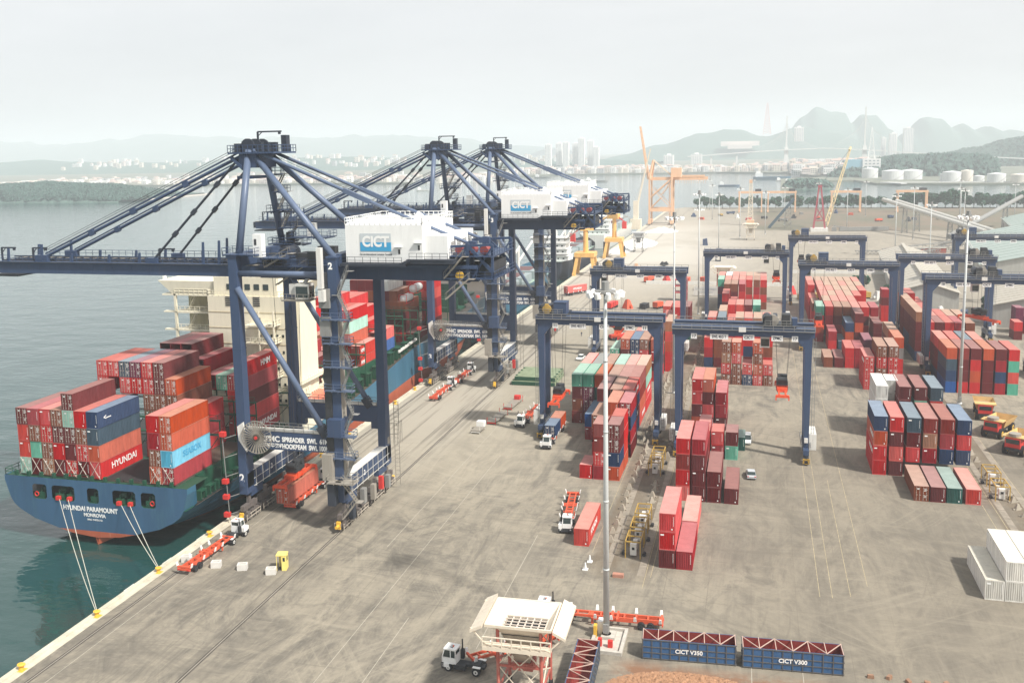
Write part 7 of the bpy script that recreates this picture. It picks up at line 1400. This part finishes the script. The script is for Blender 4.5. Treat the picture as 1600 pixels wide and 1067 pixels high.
for k, (x, y) in enumerate(spots):
    m, cn = MK[rr.randrange(7)]; kind = k % 4; nm = ['parked_truck', 'machine_part', 'steel_stack', 'parked_trailer'][kind]
    where = 'behind the left yard lane' if k < 5 else 'behind the right block' if k < 15 else 'along the back wall at right' if k < 28 else 'behind the centre block' if k < 33 else 'on the far earth field'
    t = thing(nm, f'{cn} {nm.replace("_", " ")} {where}', nm.split('_')[-1], (x, y, 0), rr.uniform(0, 6.28), nm.replace('_', ' ')+'s '+where); L_ = rr.uniform(3, 7); b = MB()
    if kind in (0, 3):
        b.box(-1.1, 1.1, -L_, 0, 0.7, 1.1); b.box(-1.2, 1.2, -L_, -0.3, 1.1, 1.3+rr.random()*1.6)
        if kind == 0: b.box(-1.15, 1.15, 0.1, 2.1, 0.6, 2.7)
        part('body', b, m, t); b = MB()
        for yy in (-L_+0.8, -L_+2, 1.0 if kind == 0 else -0.8): b.tube((-1.2, yy, 0.5), (1.2, yy, 0.5), 0.5, 10)
        part('wheels', b, BLACK, t)
    elif kind == 1: b.hexa([(-2, -1.5, 0), (2, -1.5, 0), (2, 1.5, 0), (-2, 1.5, 0), (-0.8, -0.6, 3.4), (0.9, -0.6, 3.8), (0.9, 0.6, 3.4), (-0.8, 0.6, 3.6)]); b.tube((-2.4, 0, 1), (2.4, 0.4, 1.2), 0.5, 8); part('casting', b, m, t)
    else:
        for q in range(4): b.box(-L_/2+q*0.2, L_/2-q*0.1, -1.3, 1.3, q*0.55, q*0.55+0.4)
        part('plates', b, m, t)
# ------------------------------------------------------------------ trees
def leafmat(name, c, v=0.25):
    m = bpy.data.materials.new(name); n, b = nodes_of(m); b.inputs['Roughness'].default_value = 0.8; b.inputs['Specular IOR Level'].default_value = 0.2
    oi = n.nodes.new('ShaderNodeObjectInfo'); g = n.nodes.new('ShaderNodeNewGeometry'); ns = n.nodes.new('ShaderNodeTexNoise'); ns.inputs['Scale'].default_value = 0.5; n.links.new(g.outputs['Position'], ns.inputs['Vector'])
    h = n.nodes.new('ShaderNodeHueSaturation'); h.inputs['Color'].default_value = (*c, 1); mr = n.nodes.new('ShaderNodeMapRange'); mr.inputs[1].default_value = 0.3; mr.inputs[2].default_value = 0.7; mr.inputs[3].default_value = 1-v; mr.inputs[4].default_value = 1+v*1.6
    n.links.new(ns.outputs[0], mr.inputs[0]); n.links.new(mr.outputs[0], h.inputs['Value']); n.links.new(h.outputs[0], b.inputs['Base Color']); return m
LEAF = leafmat('dark_leaf', (0.045, 0.11, 0.07)); BARK = mat('bark', (0.10, 0.075, 0.055), rough=0.95)
def crown(seed, w=5.0, h=7.0, z0=2.2, n=900, s=0.75):
    rr = random.Random(seed); b = MB(); cl = [(rr.uniform(-0.55, 0.55)*w, rr.uniform(-0.55, 0.55)*w, z0+h*(0.22+0.6*rr.random()), w*rr.uniform(0.30, 0.5)) for _ in range(9)]
    for k in range(n):
        cx, cy_, cz, r = cl[k % 9]; v = Vector((rr.gauss(0, 1), rr.gauss(0, 1), rr.gauss(0, 0.9))).normalized()*r*rr.uniform(0.55, 1.0)
        c = Vector((cx, cy_, cz))+v; a = Vector((rr.gauss(0, 1), rr.gauss(0, 1), rr.gauss(0, 1))).normalized(); e = a.cross(v).normalized(); f = e.cross(a); q = s*rr.uniform(0.5, 1.1)
        b.quad(c-e*q-f*q*0.6, c+e*q-f*q*0.6, c+e*q*0.8+f*q*0.6, c-e*q*0.7+f*q*0.7)
    return b
CR = []
for k in range(6):
    me = crown(k, n=1000).mesh('crown'); me.materials.append(LEAF); tb = MB(); tb.tube((0, 0, 0), (0.1, 0, 2.6), 0.3, 7, r2=0.2)
    for q in range(5): a = q*1.26+k; tb.tube((0.1, 0, 2.2), (1.7*math.cos(a), 1.7*math.sin(a), 4.8), 0.14, 5, r2=0.05)
    tm = tb.mesh('trunk'); tm.materials.append(BARK); CR.append((me, tm))
def tree(x, y, s, k, lab, group, z=0, m=None):
    t = thing('tree', lab, 'tree', (x, y, z), random.uniform(0, 6.28), group); t.scale = (s, s, s*random.uniform(0.9, 1.1)); part('crown', CR[k % 6][0], LEAF, t); part('trunk', CR[k % 6][1], BARK, t); return t
xs = -60
k = 0; rr = random.Random(9)
while xs < 300:
    dense = 125 < xs; gap = 6.2 if dense else (8.4 if rr.random() < 0.75 else 14)
    zone = 'left part of the shore tree row, between gantries' if xs < 40 else 'middle of the shore tree row, gaps beside it' if xs < 125 else 'dense right part of the shore tree row'
    tree(xs, 1012+rr.uniform(-3, 3) - max(0, xs-140)*0.03, rr.uniform(1.05, 1.5)*(1.15 if dense else 1), k, f'dark green tree in the {zone}', f'trees, {zone}'); xs += gap*rr.uniform(0.85, 1.15); k += 1
tree(41.5, 425, 0.9, 1, 'small green tree behind the last row of right block', 'trees behind the yard'); tree(52, 406, 1.0, 2, 'green bushy tree between the two right gantries', 'trees behind the yard'); tree(50, 396, 0.9, 4, 'lower green tree below the bushy one', 'trees behind the yard'); tree(83, 388, 0.8, 3, 'yellow-green tree at the right edge wall', 'trees behind the yard')
# ------------------------------------------------------------------ far shores
def terrain(name, lab, x0, x1, y0, y1, prof, m, nx=90, ny=24, rough=1.0, seed=0, kind='structure', trees=None):
    b = MB(); V = []
    for j in range(ny+1):
        for i in range(nx+1):
            u, v = i/nx, j/ny; x, y = x0+(x1-x0)*u, y0+(y1-y0)*v
            nz = MN.fractal(Vector((x*0.004+seed, y*0.004, 0)), 0.8, 2.0, 6)
            z = prof(u)*math.sin(math.pi*min(1, v*1.0))**0.6*(1+0.22*nz*rough)+nz*3*rough*math.sin(math.pi*v)
            if j == 0 or j == ny: z = -3.5
            V.append((x, y, z))
    b.v = V; b.f = [(j*(nx+1)+i, j*(nx+1)+i+1, (j+1)*(nx+1)+i+1, (j+1)*(nx+1)+i) for j in range(ny) for i in range(nx)]; b.m = [0]*len(b.f)
    o = part(name, b, m, None, smooth=True); o['kind'] = kind; o['label'] = lab; return o
def P(pts):
    def f(u):
        for (a, p), (c, q) in zip(pts, pts[1:]):
            if a <= u <= c: t = (u-a)/(c-a); t = t*t*(3-2*t); return p+(q-p)*t
        return pts[-1][1]
    return f
HILL = leafmat('wooded_hill', (0.08, 0.13, 0.11), 0.35)
SHORE = mat('far_land', (0.16, 0.17, 0.13), rough=0.95, var=0.25, scale=0.02)
terrain('wooded_island', 'low wooded island at left', -1800, -925, 1255, 1500, P([(0, 15), (0.3, 14), (0.55, 18), (0.72, 21), (0.85, 17), (0.95, 9), (1, 0)]), HILL, seed=1, rough=0.7, ny=30)
b = MB(); b.hexa([(-1800, 1249, -3.4), (-915, 1330, -3.4), (-915, 1510, -3.4), (-1800, 1510, -3.4), (-1800, 1250, -1.8), (-920, 1334, -1.8), (-920, 1505, -1.8), (-1800, 1505, -1.8)]); structure('island_beach', b, mat('pale_shore', (0.5, 0.46, 0.4)))
def flat(name, pts, z, m):
    b = MB(); n = len(pts); b.v = [(x, y, z) for x, y in pts]+[(x, y, -5) for x, y in pts]; b.f = [tuple(range(n))]+[(i, n+i, n+(i+1) % n, (i+1) % n) for i in range(n)]; b.m = [0]*(n+1); structure(name, b, m)
flat('far_city_shore', [(-3200, 1900), (-1700, 1930), (-1090, 1920), (-700, 1900), (-640, 2150), (-480, 2400), (-100, 2420), (60, 2300), (120, 1980), (250, 1900), (3000, 1900), (5000, 9200), (-11000, 9200), (-5000, 1950)], 0, SHORE)
flat('oil_terminal_land', [(30, 1450), (70, 1560), (70, 1760), (160, 1800), (180, 1640), (300, 1600), (1700, 1590), (1700, 1910), (120, 1985), (40, 1900)], -0.5, SHORE)
terrain('far_hills', 'pale far hills at left', -8800, -1600, 6800, 8800, P([(0, 190), (0.2, 240), (0.35, 180), (0.5, 235), (0.68, 180), (0.8, 190), (1, 70)]), HILL, seed=4)
terrain('city_hills', 'low hills behind the city', -3300, -350, 3300, 4200, P([(0, 50), (0.3, 38), (0.5, 46), (0.7, 34), (0.85, 24), (1, 8)]), HILL, seed=5)
terrain('town_hill', 'broad wooded hill behind the orange crane', -780, 450, 4425, 5250, P([(0, 0), (0.12, 28), (0.25, 68), (0.42, 124), (0.55, 128), (0.66, 100), (0.78, 136), (0.9, 112), (1, 74)]), HILL, seed=6, rough=0.6)
terrain('karst_peaks', 'steep pale karst peaks', 76, 806, 5166, 6174, P([(0, 59), (0.1, 135), (0.2, 204), (0.3, 246), (0.42, 223), (0.5, 213), (0.55, 160), (0.62, 201), (0.72, 195), (0.8, 135), (0.9, 34), (1, 0)]), HILL, seed=7, rough=0.35)
terrain('karst_peaks', 'second group of pale karst peaks', 706, 1575, 5166, 6174, P([(0, 0), (0.05, 110), (0.15, 183), (0.24, 172), (0.3, 125), (0.37, 145), (0.43, 116), (0.5, 137), (0.58, 105), (0.66, 115), (0.75, 91), (1, 97)]), HILL, seed=8, rough=0.35)
terrain('right_hill', 'dark wooded hill at right', 362, 1885, 2610, 3335, P([(0, 4), (0.08, 21), (0.14, 35), (0.2, 62), (0.27, 91), (0.4, 109), (1, 131)]), HILL, seed=9, rough=0.7)
terrain('right_hill', 'low wooded ridge above the oil tanks', 120, 420, 1930, 2200, P([(0, 0), (0.2, 22), (0.5, 32), (0.8, 34), (1, 30)]), HILL, seed=10, rough=0.8, nx=50)
terrain('mangrove_islet', 'small dark wooded islet right of centre', 36, 104, 1500, 1560, P([(0, 0), (0.1, 6), (0.5, 8), (0.85, 6), (1, 0)]), HILL, seed=11, rough=0.4, nx=40, ny=14)
# tree clumps giving a rough skyline on near hills
def clumps(name, lab, n, fn, s, seed):
    rr = random.Random(seed); b = MB(); dirs = [Vector((rr.gauss(0, 1), rr.gauss(0, 1), rr.gauss(0, 1))).normalized() for _ in range(14)]
    for _ in range(n):
        x, y, z = fn(rr); q = s*rr.uniform(0.6, 1.4)
        for d in rr.sample(dirs, 5):
            a = d.orthogonal().normalized(); e = d.cross(a); c = Vector((x, y, z+q*0.4))+d*q*0.5; b.quad(c-a*q*0.6-e*q*0.5, c+a*q*0.6-e*q*0.4, c+a*q*0.5+e*q*0.5, c-a*q*0.5+e*q*0.6)
    o = part(name, b, leafmat('clump_'+name, (0.065, 0.12, 0.10), 0.4), None); tag(o, lab, 'woodland', kind='stuff')
DG = bpy.context.evaluated_depsgraph_get()
def on_terrain(names, x0, x1, y0, y1):
    from mathutils.bvhtree import BVHTree
    ts = [BVHTree.FromPolygons([v.co[:] for v in o.data.vertices], [p.vertices[:] for p in o.data.polygons]) for o in S.collection.objects if o.type == 'MESH' and o.get('kind') == 'structure' and o.name.split('.')[0] in names]
    def f(rr):
        for _ in range(60):
            x, y = rr.uniform(x0, x1), rr.uniform(y0, y1); best = -9
            for t in ts:
                h = t.ray_cast(Vector((x, y, 500)), Vector((0, 0, -1)))
                if h[0] is not None: best = max(best, h[0].z)
            if best > -1: return x, y, best
        return x, y, -20
    return f
clumps('island_woods', 'trees covering the island at left', 9000, on_terrain(['wooded_island'], -1300, -925, 1256, 1420), 3.6, 1)
clumps('hill_woods', 'trees on the wooded hill at right', 10000, on_terrain(['right_hill'], 130, 930, 1930, 3000), 6, 2)
clumps('islet_woods', 'mangrove trees on the small islet', 700, on_terrain(['mangrove_islet'], 36, 104, 1501, 1555), 3, 3)
# towns
TW = [mat('town_'+n, c, rough=0.9, var=0.1) for n, c in (('white', (0.78, 0.77, 0.75)), ('cream', (0.70, 0.64, 0.56)), ('pink', (0.68, 0.60, 0.56)), ('grey', (0.45, 0.46, 0.47)))]
TR_ = mat('town_roof', (0.46, 0.36, 0.32), rough=0.9)
def town(name, lab, n, fn, seed, hr=(6, 16)):
    rr = random.Random(seed); b = MB()
    for _ in range(n):
        x, y, z = fn(rr); w, d, h = rr.uniform(7, 20), rr.uniform(8, 16), rr.uniform(*hr); m = rr.choice([0, 0, 0, 1, 1, 2, 3])
        b.box(x, x+w, y, y+d, z-3, z+h, m)
        if rr.random() < 0.25: b.hexa([(x-0.5, y-0.5, z+h), (x+w+0.5, y-0.5, z+h), (x+w+0.5, y+d+0.5, z+h), (x-0.5, y+d+0.5, z+h), (x+w*0.3, y+d*0.4, z+h+3), (x+w*0.7, y+d*0.4, z+h+3), (x+w*0.7, y+d*0.6, z+h+3), (x+w*0.3, y+d*0.6, z+h+3)], 4)
        for k in range(int(h//3.4)):
            for q in range(int(w//4)): b.quad((x+1+q*4, y-0.1, z+1+k*3.4), (x+2.8+q*4, y-0.1, z+1+k*3.4), (x+2.8+q*4, y-0.1, z+2.6+k*3.4), (x+1+q*4, y-0.1, z+2.6+k*3.4), 5)
    o = part(name, b, TW+[TR_, GLASS], None); tag(o, lab, 'town', kind='stuff')
town('left_city', 'dense pale far city along the left shore', 430, lambda r: (r.uniform(-1900, -560), 1930+abs(r.gauss(0, 1))*260, 0), 1, (4, 10))
town('hillside_city', 'scattered pale houses up the left hills', 160, on_terrain(['city_hills'], -2800, -600, 3340, 3700), 2, (8, 20))
town('centre_town', 'row of pale houses along the far centre shore', 420, lambda r: (r.uniform(-620, 60), 2425+abs(r.gauss(0, 1))*110, 0), 3, (6, 17))
town('bridge_town', 'pale houses under the cable-stayed bridge', 260, lambda r: (r.uniform(60, 260), r.uniform(1990, 2350), 0+r.random()*18), 4, (5, 15))
def block_tower(x, y, w, d, h, lab, z=0, m=None, flo=3.6):
    t = thing('apartment_tower', lab, 'tower block', (x, y, z), 0, 'high-rise towers on the far shore'); b = MB(); b.box(0, w, 0, d, 0, h); b.box(w*0.3, w*0.7, d*0.3, d*0.7, h, h+4)
    for k in range(3): b.box(-0.8, 0, d*(0.1+0.3*k), d*(0.3+0.3*k), 0, h)
    part('wall', b, m or TW[0], t); b = MB(); n = int(h/flo)
    for k in range(n):
        for q in range(int(w/5)): b.box(1+q*5, 4+q*5, -0.15, -0.02, 1+k*flo, 2.8+k*flo)
    part('windows', b, mat('far_window', (0.25, 0.30, 0.33)), t, kind='stuff')
for k, (u, h) in enumerate(((-712, 78), (-680, 82), (-650, 84), (-622, 80), (-596, 97), (-570, 88), (-546, 66))): block_tower(u, 3300+(k % 2)*30, 20, 20, h, ['leftmost of the far row of white towers', 'second from left of the far white towers', 'third from left of the far white towers', 'middle one of the far white towers', 'tallest of the far row of white towers', 'second from right of the far white towers', 'rightmost of the far row of white towers'][k])
block_tower(425, 3560, 24, 24, 92, 'paler one of the two towers right of the bridge'); block_tower(462, 3500, 30, 26, 108, 'brighter white tower right of the bridge'); block_tower(405, 3600, 14, 20, 78, 'slim faint tower left of the two right towers')
block_tower(-270, 2900, 28, 24, 34, 'white block at the foot of the broad hill, left', 4); block_tower(-190, 2880, 30, 22, 36, 'white block at the foot of the broad hill, right', 4); block_tower(100, 3050, 26, 22, 42, 'pale block with crane high beside left bridge pylon', 70)
t = thing('hill_villas', 'terracotta building group on the broad hill slope', 'building', (-165, 4440, -31)); t.scale = (1.5, 1.5, 1.5); b = MB(); b.box(0, 110, 0, 20, 60, 74); b.box(20, 90, -12, 0, 52, 66); part('wall', b, TW[2], t)
t = thing('oil_office', 'white office block with slim spire beside the oil tanks', 'building', (188, 1960, 0)); b = MB(); b.box(0, 32, 0, 22, 0, 33); part('wall', b, TW[0], t)
for k in range(5):
    for q in range(4): b = MB(); b.box(4+q*7, 8+q*7, -0.3, 0, 6+k*5.6, 8+k*5.6); part('window', b, MATS['far_window'], t)
b = MB(); b.box(-32, 0, 2, 20, 0, 32); part('blue_glass_wing', b, mat('blue_facade', (0.22, 0.42, 0.52)), t); b = MB(); lattice(b, (16, 10, 33), (16, 10, 92), 12, 0.6, 8, 0.5); part('spire', b, WHITE, t)
t = thing('telecom_mast', 'tall faint red and white lattice mast on the hill', 'lattice mast', (33, 4800, 111)); b = MB(); lattice(b, (0, 0, 0), (0, 0, 144), 36, 3.6, 12, 1.4); part('mast', b, paint('mast_pink', (0.72, 0.42, 0.38)), t)
# bridge
t = thing('cable_stayed_bridge', 'cable-stayed bridge with two slender pylons', 'bridge', (0, 2600, 0)); CT = mat('bridge_concrete', (0.62, 0.62, 0.60), rough=0.9)
for x, zb_, zt in ((66, -3, 134), (253, -3, 151)): b = MB(); b.beam((x, 0, zb_), (x, 0, 56), 13, 13, w2=9, h2=9); b.beam((x, 0, 56), (x, 0, zt), 4.4, 4.4, w2=3, h2=3); b.box(x-16, x+16, -14, 14, -3, 7); part('pylon', b, CT, t)
b = MB(); pts = [(-180, 36), (-56, 43), (66, 49), (160, 51), (253, 46), (330, 39), (430, 30), (640, 16)]
for (xa, za), (xb, zc) in zip(pts, pts[1:]): b.beam((xa, 0, za), (xb, 0, zc), 18, 2.4)
part('deck', b, CT, t); b = MB()
for x, zt in ((66, 134), (253, 151)):
    for s in (-1, 1):
        for q in range(1, 10): b.beam((x, 0, zt-2-q*5), (x+s*q*9.5, 0, 49), 0.35, 0.35)
part('stay_cables', b, CT, t); b = MB()
for x in (-120, -56, 330, 400, 470): b.box(x-2, x+2, -6, 6, -3, 36 if x < 350 else 28)
part('pier', b, CT, t)
# storage tanks
for k, (x, y, r, h) in enumerate(((195, 1898, 14, 17), (222, 1800, 18, 15), (252, 1806, 18, 15), (318, 1690, 9, 17), (296, 1690, 14, 15), (331, 1668, 8, 9), (350, 1640, 13, 13), (378, 1620, 13, 12), (408, 1612, 13, 13), (286, 1700, 6, 12))):
    t = thing('storage_tank', ['round tank below the white office block', 'wide round tank left of the pair', 'wide round tank right of the pair', 'tan narrow tank in middle cluster', 'white tank in the middle cluster', 'small low tank right of the middle cluster', 'leftmost tank of the right trio', 'middle tank of the right trio', 'tank cut by the right picture edge', 'slim tank left of the middle cluster'][k], 'storage tank', (x, y, -0.5), 0, 'oil storage tanks across the water'); b = MB(); b.tube((0, 0, 0), (0, 0, h), r, 28); b.tube((0, 0, h), (0, 0, h+r*0.14), r, 28, r2=0.5); part('shell', b, TW[1] if k in (3, 7) else paint('tank_white', (0.66, 0.67, 0.66)), t, smooth=False)
    b = MB()
    for q in range(14): a = -1.6+q*0.12; a2 = a+0.12; b.beam((r*1.02*math.cos(a), r*1.02*math.sin(a), h*q/14), (r*1.02*math.cos(a2), r*1.02*math.sin(a2), h*(q+1)/14), 0.5, 0.3)
    part('spiral_stair', b, GREY, t)
b = MB(); b.beam((190, 1660, 0), (900, 1560, 0), 7, 1.4); b.beam((190, 1660, 0), (215, 1610, 0), 10, 1.4)
for k in range(36): b.box(190+k*20, 191.5+k*20, 1658-k*2.8, 1660-k*2.8, -3, 0)
t = thing('tanker_jetty', 'long pale jetty in front of the oil tanks', 'jetty', (0, 0, 0)); part('deck', b, CT, t)
# boats
def boat(x, y, L, lab, m, rz=0, sup=True):
    t = thing('boat', lab, 'boat', (x, y, -3), rz, 'boats on the harbour'); b = MB(); w = L*0.11
    st = [(0, 0.7), (0.1, 1), (0.7, 1), (0.9, 0.6), (1, 0.05)]
    for (a, wa), (c, wc) in zip(st, st[1:]):
        for s in (-1, 1): q = [(a*L, s*wa*w*0.8, 0), (c*L, s*wc*w*0.8, 0), (c*L, s*wc*w, L*0.07), (a*L, s*wa*w, L*0.07)]; b.quad(*(q[::-1] if s > 0 else q))
        b.quad((a*L, -wa*w, L*0.07), (c*L, -wc*w, L*0.07), (c*L, wc*w, L*0.07), (a*L, wa*w, L*0.07))
    b.quad((0, -w*0.7, 0), (0, w*0.7, 0), (0, w*0.7, L*0.07), (0, -w*0.7, L*0.07)); part('hull', b, m, t)
    b = MB(); b.box(L*0.06, L*0.26, -w*0.7, w*0.7, L*0.07, L*0.17); b.box(L*0.08, L*0.2, -w*0.5, w*0.5, L*0.17, L*0.22); part('wheelhouse', b, WHITE, t)
boat(-11, 1960, 70, 'blue-hulled coaster anchored left of the bridge pylon', HULL2, 0); boat(-64, 1640, 34, 'small dark tug between crane and bridge', HULL, 0); boat(-560, 1560, 30, 'small boat on open water at centre left', WHITE2, 0.4); boat(-690, 1300, 20, 'tiny dark boat on the left water', DARK, 0.2); boat(-330, 1900, 44, 'grey barge on the water beyond the cranes', GREY, 0.1); boat(30, 1850, 30, 'pale boat moored near the pylon foot', WHITE2, 0.1); boat(44, 1790, 26, 'second pale boat moored near the pylon foot', WHITE2, 0.2); boat(-500, 2200, 40, 'faint grey ship near the far white towers', GREY, 0)
